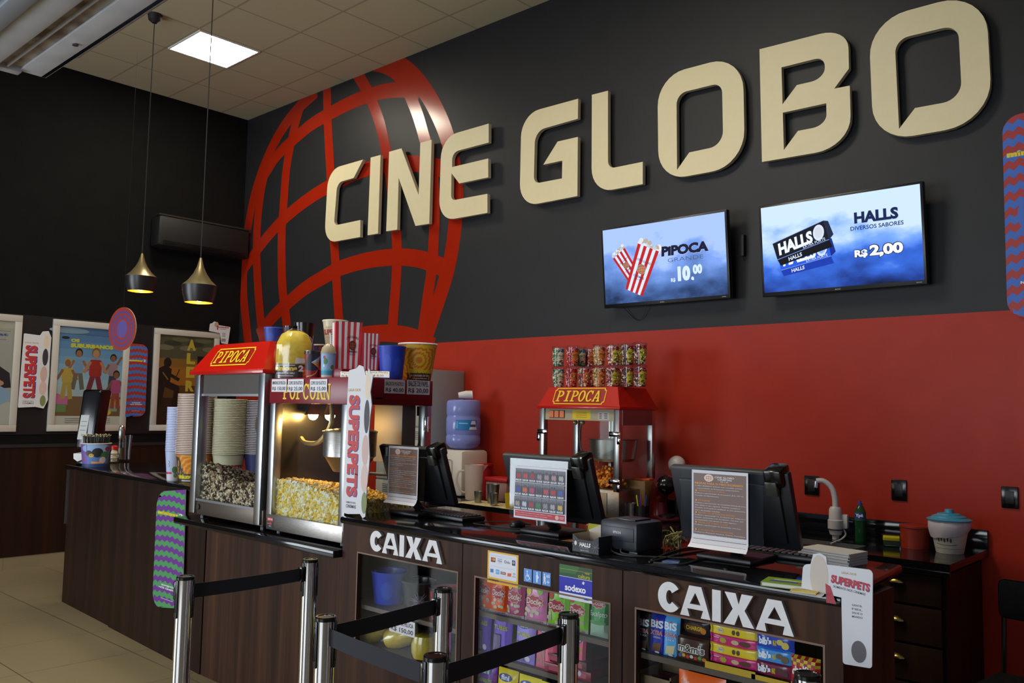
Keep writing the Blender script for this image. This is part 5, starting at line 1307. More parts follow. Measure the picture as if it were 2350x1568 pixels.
m = MB(); m.lathe([(.026, .098), (.027, .125), (.018, .132), (0, .134)], col('#c8202c', .35), 20); m.build('cap', b)
b = thing('sauce_bottle', 'yellow sauce bottle beside the red capped one', 'bottle', place(t, -.035, -.012))
m = MB(); m.lathe([(0, 0), (.025, 0), (.026, .07), (.012, .10), (.006, .13), (0, .13)], col('#c8a838', .4), 20); m.build('body', b)
m = MB(); m.lathe([(.012, .10), (.013, .112), (.005, .14), (0, .14)], col('#c83828', .35), 16); m.build('cap', b)
P = oz(252, 1058, ZL)
b = thing('pepper_mill', 'glass pepper mill with steel top behind the straws', 'pepper mill', (P.x-.12, P.y+.14, ZL))
m = MB(); m.lathe([(0, 0), (.03, 0), (.03, .05), (.024, .18), (0, .18)], PLASTIC, 20); m.build('body', b)
m = MB(); m.lathe([(.024, .18), (.027, .185), (.027, .26), (.02, .275), (.022, .285), (.008, .30), (0, .30)], STEEL, 20); m.build('top', b)
m = MB(); m.lathe([(0, .004), (.027, .004), (.024, .10), (0, .10)], col('#4a4020', .6), 16); m.build('peppercorns', b)
b = thing('glass_bottle', 'clear glass oil bottle beside the pepper mill', 'bottle', (P.x-.06, P.y+.17, ZL))
m = MB(); m.lathe([(0, 0), (.028, 0), (.032, .10), (.04, .21), (.036, .215), (.026, .10), (.022, .004), (0, .004)], PLASTIC, 20); m.build('body', b)
# ================================================================ things on the cash desks
yT = -2.50
def monitor(label, TL, TR, acry, lift, lab2):
    a, b = oy(*TL, yT), oy(*TR, yT); x0, x1 = a.x, b.x; zt = (a.z+b.z)/2; w = x1-x0
    t = thing('monitor', label, 'monitor', ((x0+x1)/2, yT, ZT), 0, 'cash desk touch screens')
    h = zt-ZT; dz = .27; ang = R(20)
    # the panel leans so that its screen looks up at the cashier
    M = Matrix.Translation((0, .0, h)) @ Matrix.Rotation(ang, 4, 'X')
    m = MB(); m.box((-w/2, 0, -dz), (w/2, .03, 0), col('#19191d', .45), .008, M)
    m.box((-w*.42, -.012, -dz*.9), (w*.42, .001, -dz*.15), col('#16161a', .5), .006, M); m.build('back_cover', t)
    m = MB(); m.box((-w/2+.012, .0302, -dz+.012), (w/2-.012, .033, -.012), BLACK_S, 0, M); m.build('screen', t)
    m = MB(); m.box((-.10, -.02, 0), (.10, .16, .018), BLACK, .006); m.tube([(0, .09, .015), (0, .03, .07), (0, .06, h-dz*.62)], .022, BLACK, 12); m.build('stand', t)
    m = MB(); m.box((w/2-.075, -.028, -.045), (w/2-.012, .05, .018), BLACK_S, .012, M); m.box((w/2-.072, -.032, -.07), (w/2-.03, -.01, -.02), col('#3c3c36', .25), .006, M); m.build('card_reader', t)
    return t, h, w
m1, h1, w1 = monitor('black touch screen with a rules notice, nearest the popcorn machines', (868, 1022), (1012, 1032), None, 0, '')
m2, h2, w2 = monitor('black touch screen with the picture price list hung behind it', (1150, 1043), (1352, 1055), None, 0, '')
m3, h3, w3 = monitor('black touch screen with a rules notice, nearest the desk end', (1535, 1070), (1808, 1088), None, 0, '')
def cover(label, q, y):   # folded clear sheet hung over a monitor: TL, TR, BR in the photograph
    a, b, c = oy(*q[0], y), oy(*q[1], y), oy(*q[2], y)
    w, h = b.x-a.x, (a.z+b.z)/2-c.z
    t = thing('acrylic_holder', label, 'sign holder', ((a.x+b.x)/2, y, c.z), 0, None)
    m = MB(); m.box((-w/2, -.003, 0), (w/2, 0, h), ACRYL); m.box((-w/2, 0, h-.003), (w/2, .075, h), ACRYL); m.box((-w/2, .072, h-.06), (w/2, .075, h-.003), ACRYL); m.build('sheet', t)
    return t
yA = yT-.04
cover('clear acrylic sheet folded over the monitor nearest the popcorn machines', ((883, 1026), (977, 1032), (977, 1162)), yA)
cover('clear acrylic sheet folded over the monitor behind the price list', ((1172, 1049), (1304, 1062), (1302, 1205)), yA)
cover('clear acrylic sheet folded over the monitor nearest the desk end', ((1563, 1075), (1752, 1092), (1749, 1262)), yA)
RULES = ['O MEIO INGRESSO somente será concedido, perante', '   a apresentação de Documento comprobatório.', '*CRIANÇAS DE 03 A 12 ANOS.', 'Mediante a apresentação de documento (RG, CPF ou', 'Certidão de Nascimento).', '', '*ESTUDANTES.', 'Mediante a apresentação da Carteirinha Estudantil (com', 'data válida no ano vigente). Também aceitamos', 'Atestado de Frequência atualizado do ano, juntamente,', 'com o documento com foto.', '*PESSOAS COM NECESSIDADES ESPECIAIS.', 'Mediante a apresentação do documento que comprove a', 'situação, juntamente com documento com foto. Seu', 'acompanhante tem direito ao meio ingresso.', '*PESSOAS COM 60 ANOS OU MAIS.', 'Mediante a apresentação de documento com foto.', '', '*DOADORES, PÚBLICOS E PROFESSORES -', 'Professores Municipais, Estaduais, Federais, Particulares,', 'Policial Civil, Militar, Bombeiro, Exército e Servidor', 'Municipal, mediante documento que comprove (crachá,', 'carteira, etc.), juntamente com o documento com foto.', 'SEM O DOCUMENTO NÃO SERÁ CONCEDIDO O MEIO INGRESSO']
def notice(label, TL, TR, BL, y):
    a, b, c = oy(*TL, y), oy(*TR, y), oy(*BL, y); w, h = b.x-a.x, (a.z+b.z)/2-c.z; z0_ = c.z
    A = Art(); BRN = '#7a625a'
    A.rect(w*.03, h*.055, w*.94, h*.905, BRN); OR = '#e8994a'; WT = '#e4dcd8'
    A.ell(w*.31, h*.905, w*.085, h*.047, '#c8c0ba', 24); A.ell(w*.31, h*.905, w*.072, h*.04, '#d88c50', 24); globe_art(A, w*.31, h*.905, w*.08, WT, .002, ry=h*.044)
    A.text('CINE GLOBO', w*.42, h*.91, w*.34, h*.022, WT, .02); A.text('CINEMAS', w*.47, h*.882, w*.25, h*.022, WT, .02); A.text('2D e 3D', w*.52, h*.86, w*.14, h*.014, WT, .01)
    A.text('REGRAS PARA O MEIO INGRESSO:', w*.06, h*.822, w*.86, h*.024, OR, .03)
    n = len(RULES); dy = h*.74/n
    for i, r in enumerate(RULES):
        if not r: continue
        o = r[0] == '*'; tx = r.lstrip('*').strip(); ww = w*min(.9, .0175*len(tx)+.02)
        A.text(tx, w*(.12 if o else .06+(.04 if r[0] == ' ' else 0)), h*.075+dy*(n-1-i)+dy*.2, ww*(1.05 if o else 1), dy*(.62 if o else .52), OR if o else WT, .012, res=1)
        if o: A.ell(w*.085, h*.075+dy*(n-1-i)+dy*.5, w*.016, dy*.4, OR, 8)
    def curl(x, yy, l):
        f = max(0, 1-yy/(h*.16)); return ((x-w/2)*(1+.03*f), -.0006-.00005*l-.022*f*f, yy+.006*f*f)
    m = MB(); ny = 16
    vs = []; fs = []
    for j in range(ny+1):
        for i in range(2): vs.append(curl(w*i, h*j/ny, 0))
    for j in range(ny): fs.append((2*j, 2*j+1, 2*j+3, 2*j+2))
    m.add(vs, fs, col('#d6d4da', .5))
    for lay, c, tris in A.items:
        for tq in tris:
            for s2 in strips([(p[1], p[0]) for p in tq], h*.03):
                m.add([curl(p[1], p[0], lay) for p in s2], [tuple(range(len(s2)))], c)
    o = m.build('paper_notice', loc=((a.x+b.x)/2, y, z0_), smooth=False)
    return tag(o, label, 'notice')
notice('brown printed rules notice on the monitor nearest the popcorn machines', (893, 1023), (961, 1027), (887, 1155), yA-.006)
notice('brown printed rules notice on the monitor nearest the desk end', (1588, 1075), (1717, 1089), (1586, 1257), yA-.006)
# picture price list
a, b, c = oy(1181, 1067, yA-.006), oy(1301, 1080, yA-.006), oy(1171, 1186, yA-.006)
w, h = b.x-a.x, (a.z+b.z)/2-c.z
A = Art(); A.rect(w*.025, h*.035, w*.95, h*.11, '#c02838'); A.ell(w*.83, h*.09, w*.035, h*.042, '#e0b8a0', 16); A.text('CINE GLOBO', w*.875, h*.095, w*.085, h*.02, '#f0e0e0', .02); A.text('CINEMAS', w*.88, h*.07, w*.07, h*.018, '#f0e0e0', .02)
A.text('PREÇOS VÁLIDOS SOMENTE NA BOMBONIERE DO CINEMA', w*.04, h*.10, w*.7, h*.02, '#f0dcdc', .01, res=1); A.text('CONSULTE PROMOÇÕES E COMBOS DISPONÍVEIS', w*.05, h*.06, w*.6, h*.02, '#f0dcdc', .01, res=1)
pr_ = [['6,00', '10,00', '12,00', '18,00', '15,00', '16,00', '12,00'], ['2,00', '5,00', '8,00', '3,00', '4,00', '5,00', '8,00'], ['4,00', '3,00', '5,00', '6,00', '12,00', '6,00', '10,00']]
tt_ = [['PIPOCA', 'PIPOCA', 'COMBO', 'BALDE', 'COMBO', 'COMBO', 'COPO'], ['HALLS', 'GOMAS', 'FINI', 'BIS', 'CHOC', 'M&M', 'BALDE'], ['CAFÉ', 'ÁGUA', 'LATA', 'SUCO', 'CHÁ', 'COPO', 'BEBIDA']]
cs = [['#a03038', '#c03840', '#a02c38', '#8a8a90', '#9a8890', '#b0888c', '#a8a8ac'], ['#2848a0', '#c86030', '#b83860', '#3c3c50', '#c04048', '#b82830', '#3858a8'], ['#9a9088', '#b8c0cc', '#a82c34', '#3c7838', '#888', '#a8a0a0', '#c8a838']]
for j in range(3):
    for i in range(7):
        X, Y = w*(.025+.136*i), h*(.70-.268*j); A.rect(X, Y, w*.13, h*.258, '#4a4a54'); A.rect(X, Y+h*.19, w*.13, h*.068, '#73737f')
        A.text(tt_[j][i], X+w*.02, Y+h*.19, w*.085, h*.03, '#2a2a30', .01, res=1); cc_ = cs[j][i] if len(cs[j][i]) == 7 else '#888888'
        A.ell(X+w*.045, Y+h*.12, w*.022, h*.05, cc_, 10); A.ell(X+w*.085, Y+h*.115, w*.022, h*.055, cc_, 10); A.text('R$'+pr_[j][i], X+w*.008, Y+h*.012, w*.112, h*.04, '#f0f0f4', .03, res=2)
m = MB(); m.box((-w/2, 0, 0), (w/2, .001, h), col('#dadae2', .5)); m.art(A, flat(w, h, -.0003))
tag(m.build('price_list', loc=((a.x+b.x)/2, yA-.006, c.z), smooth=False), 'picture price list with a red foot on the middle monitor', 'price list')
# receipt printer
P = oz(1375, 1262, ZT); yP = -2.57; a = oz(1372, 1264, ZT); b = oz(1470, 1286, ZT)
pw = .165; ph = oy(1375, 1190, a.y).z-ZT
t = thing('receipt_printer', 'dark grey receipt printer on the cash desk edge', 'printer', (a.x+.005, a.y, ZT), R(-4))
m = MB(); m.box((0, 0, .012), (pw, .155, ph), col('#26282e', .4), .014); m.box((.0, .004, .0), (.035, .15, .014), BLACK); m.box((pw-.035, .004, 0), (pw, .15, .014), BLACK); m.build('housing', t)
m = MB(); m.box((.012, -.002, .045), (pw-.012, .003, ph*.82), col('#2c3038', .42), .003); m.build('rear_panel', t)
m = MB(); m.box((.05, .03, ph-.001), (pw-.03, .12, ph+.006), col('#202228', .3), .002); m.build('lid', t)
A = Art(); A.text('EPSON', 0, 0, .034, .008, '#c8ccd4', .03); m = MB(); m.art(A, flat(.034, .008, 0)); m.build('logo', t, loc=(pw*.5, -.003, ph*.62), smooth=False)
m = MB(); m.tube([(.06, -.001, .022), (.075, -.02, .01), (.13, -.025, .004), (.18, 0, .004), (.24, .06, .004)], .003, BLACK_M, 6, 5); m.tube([(.10, -.001, .02), (.12, -.016, .008), (.2, .02, .0045), (.3, .1, .0045)], .003, BLACK_M, 6, 5); m.build('cable', t)
# candy display box
a, b = oz(1299, 1267, ZT), oz(1370, 1276, ZT); w = b.x-a.x; h = .06; y = (a.y+b.y)/2+.0
t = thing('candy_display_box', 'open black candy carton beside the receipt printer', 'carton', ((a.x+b.x)/2, -2.715, ZT), R(-2))
w = .115; d = .09
m = MB()
m.box((-w/2, 0, 0), (w/2, d, .002), '#1a1a1e')
for p in (((-w/2, 0, h*.9), (-w/2, d, h)),): pass
m.add([(-w/2, 0, 0), (w/2, 0, 0), (w/2, 0, h), (w*.25, 0, h*.72), (-w*.25, 0, h*.72), (-w/2, 0, h)], [(0, 1, 2, 3, 4, 5)], '#19191d')
m.add([(-w/2, .0008, 0), (w/2, .0008, 0), (w/2, .0008, h), (w*.25, .0008, h*.72), (-w*.25, .0008, h*.72), (-w/2, .0008, h)], [(5, 4, 3, 2, 1, 0)], '#b8a894')
for sg in (-1, 1):
    m.box((sg*w/2-.0005, 0, 0), (sg*w/2+.0005, d, h), '#19191d'); m.box((sg*(w/2-.0012)-.0004, .001, .002), (sg*(w/2-.0012)+.0004, d-.001, h), '#b8a894')
m.add([(-w/2, d, 0), (w/2, d, 0), (w/2, d, h*1.1), (0, d, h*1.5), (-w/2, d, h*1.1)], [(0, 1, 2, 3, 4)], '#b8a894'); m.add([(-w/2, d+.0008, 0), (w/2, d+.0008, 0), (w/2, d+.0008, h*1.1), (0, d+.0008, h*1.5), (-w/2, d+.0008, h*1.1)], [(4, 3, 2, 1, 0)], '#19191d')
A = Art()
for k in range(9): A.line((w*.13, h*.5), (w*.13+.018*math.cos(.7*k), h*.5+.018*math.sin(.7*k)), .0012, '#70747c'); A.line((w*.88, h*.4), (w*.88+.018*math.cos(.7*k), h*.4+.018*math.sin(.7*k)), .0012, '#70747c')
A.ell(w*.13, h*.5, w*.05, h*.13, '#d8d8d0', 14); A.text('HALLS', w*.28, h*.34, w*.42, h*.24, '#ecece8', .05, .15); A.text('EXTRA FORTE', w*.3, h*.24, w*.34, h*.06, '#a8a8ac', .01); A.text('MENTOL FORTE', w*.32, h*.11, w*.32, h*.06, '#c8c8cc', .02)
m.art(A, flat(w, h, -.0004)); m.build('body', t, smooth=False)
# keyboards, mouse, notes, books, paper
def keyboard(label, u, v, rz, w=.36):
    P = oz(u, v, ZT); t = thing('keyboard', label, 'keyboard', (P.x, P.y, ZT), rz)
    m = MB(); m.box((-w/2, -.065, 0), (w/2, .065, .018), BLACK, .005); m.build('body', t)
    m = MB()
    for j in range(5):
        for i in range(15): m.box((-w/2+.012+i*.0225, -.055+j*.022, .018), (-w/2+.031+i*.0225, -.037+j*.022, .024), col('#1c1c20', .45), .0015, seg=1)
    m.build('keys', t)
keyboard('black keyboard behind the monitor nearest the popcorn machines', 1030, 1187, R(-6))
keyboard('black keyboard behind the monitor at the desk end', 1775, 1275, R(4), .38)
P = oz(1165, 1216, ZT)
t = thing('mouse', 'black mouse on a pad left of the middle monitor', 'mouse', (P.x, P.y+.06, ZT), R(20))
m = MB(); m.ball((0, 0, 0.012), .05, BLACK, 3, (.62, 1, .38)); m.build('body', t)
for v_ in t.children[0].data.vertices: v_.co.z = max(v_.co.z, .0005)
m = MB(); m.tube([(0, .045, .008), (.02, .1, .004), (-.06, .14, .004), (-.16, .08, .004), (-.2, .0, .004), (-.12, -.03, .004), (0, -.06, .004), (.2, -.02, .004)], .0025, BLACK_M, 6, 6); m.build('cable', t)
m = MB(); m.cyl((0, 0, 0), .11, .003, col('#141416', .7), 36); P2 = oz(1160, 1216, ZT)
tag(m.build('mouse_pad', loc=(P.x, P.y+.06, ZT)), 'round black pad under the mouse', 'mouse pad')
t.location.z = ZT+.0033
P = oz(1355, 1228, ZT)
m = MB(); m.box((-.042, 0, 0), (.042, .002, .052), col('#c4c838', .6)); m.box((-.05, -.0006, .028), (-.042, .0, .036), '#d84878')
A = Art(); 
for k in range(3): A.rect(.05, .008+.008*k, .025, .002, '#6a6a20')
m.art(A, flat(.084, .052, -.0003))
tag(m.build('sticky_notes', loc=(P.x, P.y+.04, ZT+.0), rot=(R(-12), 0, R(8)), smooth=False), 'yellow sticky notes standing behind the candy carton', 'sticky notes')
P = oz(1735, 1338, ZT)
def book(label, x, y, z, w, d, h, c, rz, art=None, group=None):
    t = thing('booklet', label, 'booklet', (x, y, z), rz, group)
    m = MB(); m.box((0, 0, h-.0015), (w, d, h), c); m.box((0, 0, 0), (w, d, .0015), c); m.box((-.001, 0, 0), (0, d, h), c)
    if art:
        A = Art(); art(A, w, d); m.art(A, lambda px, py, l: (px, py, h+.00005*l))
    m.build('cover', t, smooth=False)
    m = MB(); m.box((.001, .002, .0016), (w-.002, d-.002, h-.0016), '#d8d4c8'); m.build('pages', t)
pB = oz(1752, 1347, ZT)
def a_bk(A, w, d):
    A.rect(w*.1, d*.3, w*.5, d*.2, '#4a50a8'); A.rect(w*.62, d*.3, w*.3, d*.25, '#b83048'); A.rect(w*.15, d*.6, w*.6, d*.1, '#e0e0a8')
book('lime green booklet on the desk by the white hanging display', pB.x-.01, pB.y+.005, ZT+.0005, .16, .09, .012, '#7a9c28', R(12), a_bk)
book('yellow booklet edge beside the white hanging display', pB.x+.085, pB.y-.012, ZT+.0005, .07, .03, .005, '#c8b040', R(8))
P = oz(1925, 1292, ZT)
m = MB(); rnd = random.Random(3)
for k in range(14):
    o_ = rnd.uniform(-.003, .003); m.box((-.09+o_, -.06+o_, .003*k), (.09+o_, .06-o_, .003*k+.0025), col('#c4c0bc' if k % 3 else '#aca8a4', .7))
tag(m.build('napkin_stack', loc=(P.x-.02, P.y+.0, ZT+.0005), rot=R(-8), smooth=False), 'stack of white paper napkins at the back of the desk end', 'napkins')
m = MB()
for pts in ([(1495, 1285), (1560, 1262), (1640, 1252), (1720, 1262)], [(1490, 1290), (1580, 1270), (1680, 1262), (1760, 1275)], [(1500, 1292), (1560, 1296), (1620, 1282), (1690, 1278)]):
    m.tube([oz(u, v, ZT+.004) for u, v in pts], .0035, BLACK_M, 6, 6)
tag(m.build('power_cables'), 'black cables trailing from the printer to the desk end monitor', 'cable')
m = MB(); rnd = random.Random(8); P = oz(1517, 1262, ZT)
for k in range(26): m.tube([(rnd.uniform(-.03, .03), rnd.uniform(-.03, .03), rnd.uniform(.002, .01)), (rnd.uniform(-.03, .03), rnd.uniform(-.03, .03), rnd.uniform(.02, .06)), (rnd.uniform(-.04, .04), rnd.uniform(-.04, .04), rnd.uniform(.01, .075))], .003, col(rnd.choice(['#8a7c48', '#6a6038', '#b0a468']), .7), 5, 3)
tag(m.build('rag', loc=(P.x+.02, P.y+.06, ZT)), 'crumpled yellowish rag right of the receipt printer', 'rag')
# ---------------------------------------------------------------- card displays of the films; the figures are left out
CARD = col('#d4d4d8', .5)
def cardboard(name, label, cat, outline, y, draw=None, th=.004, rnd_=None, edge='#b8b8bc', x=None):
    """flat die-cut card traced at its own distance, facing the shop front (or the room for x)"""
    pt = (lambda p: (oy(p[0], p[1], y).x, oy(p[0], p[1], y).z)) if x is None else (lambda p: (ox(p[0], p[1], x).y, ox(p[0], p[1], x).z))
    L = rounded([pt(p)+tuple(p[2:]) for p in outline])
    x0 = min(p[0] for p in L); x1 = max(p[0] for p in L); z0 = min(p[1] for p in L); z1 = max(p[1] for p in L); cx = (x0+x1)/2
    m = MB(); m.prism([[(p[0]-cx, p[1]-z0) for p in L]], lambda a, b: (a, 0, b), lambda a, b: (a, th, b), CARD, col(edge, .6))
    if draw:
        A = Art(); draw(A, x1-x0, z1-z0, [(p[0]-x0, p[1]-z0) for p in L]); m.art(A, flat(x1-x0, z1-z0, -.0003))
    o = m.build(name, loc=(cx, y, z0) if x is None else (x, cx, z0), rot=0 if x is None else R(90), smooth=False)
    return tag(o, label, cat)
def a_pets_v(A, w, h, L):
    for k, (cx, cy, rx, ry, c) in enumerate(((.83, .86, .1, .09, '#d8c8b0'), (.82, .66, .1, .11, '#34343a'), (.8, .44, .12, .1, '#c8a8a0'), (.8, .26, .13, .09, '#d0b4ac'), (.82, .1, .1, .07, '#7a8450'))):
        A.ell(w*cx, h*cy, w*rx, h*ry, c, 24)
    A.text('LIGA DOS', w*.1, h*.825, w*.46, h*.018, '#b89848', .02)
    A.text('SUPERPETS', w*.16, h*.795, h*.67, w*.40, '#2c3c90', .05, 0, -90); A.text('SUPERPETS', w*.13, h*.80, h*.67, w*.40, '#c03028', .045, 0, -90)
    A.text('SOMENTE NOS', w*.14, h*.085, w*.36, h*.012, '#55555c', .01); A.text('CINEMAS', w*.14, h*.055, w*.38, h*.022, '#44444c', .01)
cardboard('card_display', 'tall white card display with vertical red lettering on the desk corner', 'card display',
 [(785, 1176, .01), (800, 850, .012), (818, 846, .01), (824, 838), (834, 842), (839, 862), (843, 858), (846, 845), (851, 858), (856, 862), (853, 880), (850, 900), (853, 930), (849, 960), (846, 1000), (848, 1050), (846, 1080), (842, 1115), (840, 1150), (838, 1186), (832, 1190), (826, 1180), (797, 1180, .01)], -2.722, lambda A, w, h, L: a_pets_v(A, w, h, L))
def a_pets_h(A, w, h, L):
    A.ell(w*.26, h*.78, w*.13, h*.2, '#c8bcb0'); A.poly([(w*.35, h*.72), (w*.42, h*.7), (w*.5, h*.54), (w*.36, h*.54)], '#a83040')
    A.text('LIGA DOS', w*.58, h*.835, w*.2, h*.02, '#b89848', .02); A.text('SUPERPETS', w*.43, h*.735, w*.53, h*.075, '#2c3c90', .04, 0, -6); A.text('SUPERPETS', w*.425, h*.74, w*.53, h*.075, '#b83038', .05, 0, -6); A.text('SOMENTE NOS CINEMAS', w*.46, h*.695, w*.44, h*.022, '#55555c', .01, 0, -6)
    for k, r in enumerate(('GENTIL', 'FIEL', 'SALVE O', 'MUNDO')): A.text(r, w*.715, h*(.55-.035*k), w*.14, h*.018, '#66666e', .01)
    A.ell(w*.8, h*.14, w*.1, h*.1, '#5c565c', 20)
cardboard('card_display', 'white card display hooked over the right end of the cash desk', 'card display',
 [(1839, 1350), (1843, 1296, .012), (1860, 1295), (1866, 1272), (1882, 1270), (1896, 1278), (1898, 1296), (2003, 1309, .012), (2001, 1535, .008), (1934, 1524, .008), (1931, 1385), (1931, 1372)], -2.766, a_pets_h)
# ================================================================ things on and over the back worktop
z = ZB+.0005
# locker and umbrella
t = thing('locker', 'grey steel locker behind the burgundy popcorn machine', 'locker', (3.02, -.40, 0))
LK = col('#8d8a8c', .45); LKD = col('#a8a498', .45)
m = MB(); m.box((0, .02, .0), (.66, .395, 1.872), LK, .004); m.build('body', t)
for i in range(2):
    for j in range(4):
        m = MB(); m.box((.012+.32*i, 0, .06+.45*j), (.322+.32*i, .019, .495+.45*j), LKD, .003)
        for k in range(5): m.box((.10+.32*i, -.002, .40+.45*j+.015*k), (.24+.32*i, .001, .405+.45*j+.015*k), col('#4c4a46'))
        d = m.build('door', t); m = MB(); m.cyl((.03+.32*i, -.012, .27+.45*j), .008, .03, CHROME, 10); m.build('lock', d)
a = ox(1076, 843, 3.55)
t = thing('umbrella', 'folded black umbrella lying on the locker', 'umbrella', (3.68, a.y+.02, 1.875), R(6))
m = MB(); m.tube([(-.45, 0, .035), (-.25, -.005, .04), (0, 0, .034), (.02, 0, .03)], [.012, .038, .028, .016], col('#1c1c18', .7), 10, 0); m.build('canopy', t)
m = MB(); m.tube([(.02, 0, .03), (.16, .0, .028), (.21, 0, .026)], [.01, .012, .016], BLACK_S, 10); m.build('handle', t)
# water cooler
P = oz(1058, 1140, ZB); q = mpp(P); P.y -= .0
cxw, cyw = P.x+.04, -.22
P = oy(1060, 1130, cyw); q = mpp(P); cxw = P.x
t = thing('water_dispenser', 'white water dispenser below the blue water jug', 'water dispenser', (cxw, cyw, z))
hh = (oy(1060, 1035, cyw-.15).z-ZB); m = MB(); m.box((-.145, -.15, 0), (.145, .15, hh), col('#d0c8bc', .35), .03); m.build('body', t)
m = MB(); m.box((-.10, -.155, .05), (.04, -.14, hh*.8), col('#b8b0a4', .4), .02); m.build('tap_recess', t)
m = MB(); m.tube([(-.04, -.15, hh*.55), (-.04, -.185, hh*.55), (-.04, -.19, hh*.45)], .012, col('#d8d8d8', .3), 10); m.box((-.055, -.19, hh*.56), (-.025, -.15, hh*.61), '#2038a0', .004); m.build('tap', t)
JB = bpy.data.materials.new('blue_jug'); JB.use_nodes = True
jb = JB.node_tree.nodes['Principled BSDF']; jb.inputs['Base Color'].default_value = (*hexc('#8b98de'), 1); jb.inputs['Roughness'].default_value = .15; jb.inputs['Alpha'].default_value = .82
t = thing('water_jug', 'large blue plastic water jug upside down on the dispenser', 'water jug', (cxw, cyw, z+hh+.001))
r = 40*q; H_ = 114*q
prof = [(0, .0), (.03, .0), (r*.72, .012), (r*.93, H_*.09), (r, H_*.14), (r, H_*.25), (r*.965, H_*.28), (r*.965, H_*.31), (r, H_*.34), (r, H_*.62), (r*.965, H_*.65), (r*.965, H_*.69), (r, H_*.72), (r, H_*.92), (r*.94, H_*.98), (r*.8, H_), (0, H_)]
m = MB(); m.lathe(prof, JB, 36); m.build('body', t)
A = Art(); W = r*1.3; A.rect(0, 0, W, H_*.2, '#2880c8'); A.poly([(W*.6, .002), (W, .002), (W*.9, H_*.18), (W*.72, H_*.18)], '#d8dce8'); A.rect(W*.64, H_*.06, W*.3, H_*.05, '#3a4a90'); A.rect(W*.05, H_*.03, W*.04, H_*.14, '#78b8e0'); A.rect(W*.15, H_*.12, W*.4, H_*.02, '#8cc8ec')
rz = face_cam((cxw, cyw, 0)); m = MB(); m.art(A, lambda x, y, l: ((r+.002+.00005*l)*math.sin((x-W*.35)/r), -(r+.002+.00005*l)*math.cos((x-W*.35)/r), y), W/14); m.build('label', t, loc=(0, 0, H_*.4), rot=rz)
m = MB(); m.lathe([(0, 0), (.022, .0), (.033, .07), (.031, .07), (.02, .004), (0, .004)], col('#d8d4d0', .5), 16, mtx=Matrix.Translation((-.045, 0, .034)) @ Matrix.Rotation(R(84), 4, 'Y'))
cup0 = m.build('plastic_cup')
for k in range(5):
    o = cup0 if k == 0 else cup0.copy()
    if k: C.objects.link(o)
    o.location = (cxw+.03+.011*k*math.cos(rz), cyw-.03+.011*k*math.sin(rz), z+hh+H_+.002); o.rotation_euler = (0, 0, rz)
    tag(o, 'white plastic cup lying on the water jug, %s of five nested ones' % ('innermost', 'second', 'middle', 'fourth', 'outermost')[k], 'cup', 'nested cups on the water jug')
# pitcher, cups on a cloth, containers
def at_(u, v, y): 
    P = oy(u, v, y); return P
y = -.42; P = oy(1086, 1150, y); q = mpp(P)
t = thing('pitcher', 'translucent white pitcher with yellow liquid in front of the dispenser', 'pitcher', (P.x, y, z), face_cam(P))
r = 22*q; h = 80*q
MILK = col('#d8c8c0', .3, alpha=.55); m = MB(); m.lathe([(0, .002), (r*.85, .002), (r, h*.95), (r*1.04, h), (r*.98, h), (r*.82, .008), (0, .008)], MILK, 28); m.add([(r*.9, -.02, h*.97), (r*.9, .02, h*.97), (r*1.5, 0, h*1.0), (r*.95, 0, h*.8)], [(0, 3, 2), (3, 1, 2), (0, 2, 1)], MILK); m.build('body', t)
m = MB(); m.tube([(-r*.95, 0, h*.82), (-r*1.6, 0, h*.78), (-r*1.75, 0, h*.5), (-r*1.3, 0, h*.25), (-r*.88, 0, h*.2)], .008, MILK, 8, 5); m.build('handle', t)
m = MB(); m.cyl((0, 0, .009), r*.8, h*.17, col('#c8a818', .3), 24, r*.84); m.build('drink', t)
a, b_, c_, d_ = oz(1073, 1158, ZB), oz(1112, 1145, ZB), oz(1186, 1158, ZB), oz(1178, 1174, ZB)
x0, x1 = 4.3, 4.93
m = MB(); vs = []; fs = []; nx, ny = 18, 8; rnd = random.Random(6)
for j in range(ny+1):
    for i in range(nx+1): vs.append((x0+(x1-x0)*i/nx+rnd.gauss(0, .002), -.685+.26*j/ny+rnd.gauss(0, .002), z+.0015+abs(rnd.gauss(0, .0016))))
for j in range(ny):
    for i in range(nx): k = j*(nx+1)+i; fs.append((k, k+1, k+nx+2, k+nx+1))
m.add(vs, fs, noise_mat('cream_towel', '#b0a074', '#c8ba90', 25, .9)); towel = m.build('towel'); sm = towel.modifiers.new('thickness', 'SOLIDIFY'); sm.thickness = .0015; sm.offset = 1
tag(towel, 'cream cloth spread under the metal cups on the back worktop', 'cloth')
for lb, u, v, w_, h_, y in (('tall steel tumbler at the back of the cream cloth', 1131, 1149, 30, 42, -.50), ('small steel cup at the left of the cream cloth', 1097, 1157, 19, 25, -.56), ('small steel cup in the middle of the cream cloth', 1133, 1160, 20, 28, -.62)):
    P = oy(u, v, y); q = mpp(P); m = MB(); r = w_*q/2; h = h_*q
    m.lathe([(0, 0), (r*.8, 0), (r, h), (r*.93, h), (r*.74, .004), (0, .004)], STEEL, 24)
    tag(m.build('steel_cup', loc=(P.x, y, z+.007)), lb, 'cup', 'steel cups on the cream cloth')
y = -.64; P = oy(1172, 1170, y); q = mpp(P); m = MB(); m.lathe([(0, 0), (12*q, 0), (15*q, 34*q), (14*q, 34*q), (11*q, .004), (0, .004)], col('#c8a81c', .25, alpha=.8), 20)
tag(m.build('plastic_tumbler', loc=(P.x, y, z+.007)), 'yellow plastic tumbler on the cream cloth by the monitor', 'tumbler')
y = -.16; P = oy(1110, 1130, y); q = mpp(P); r = 21*q
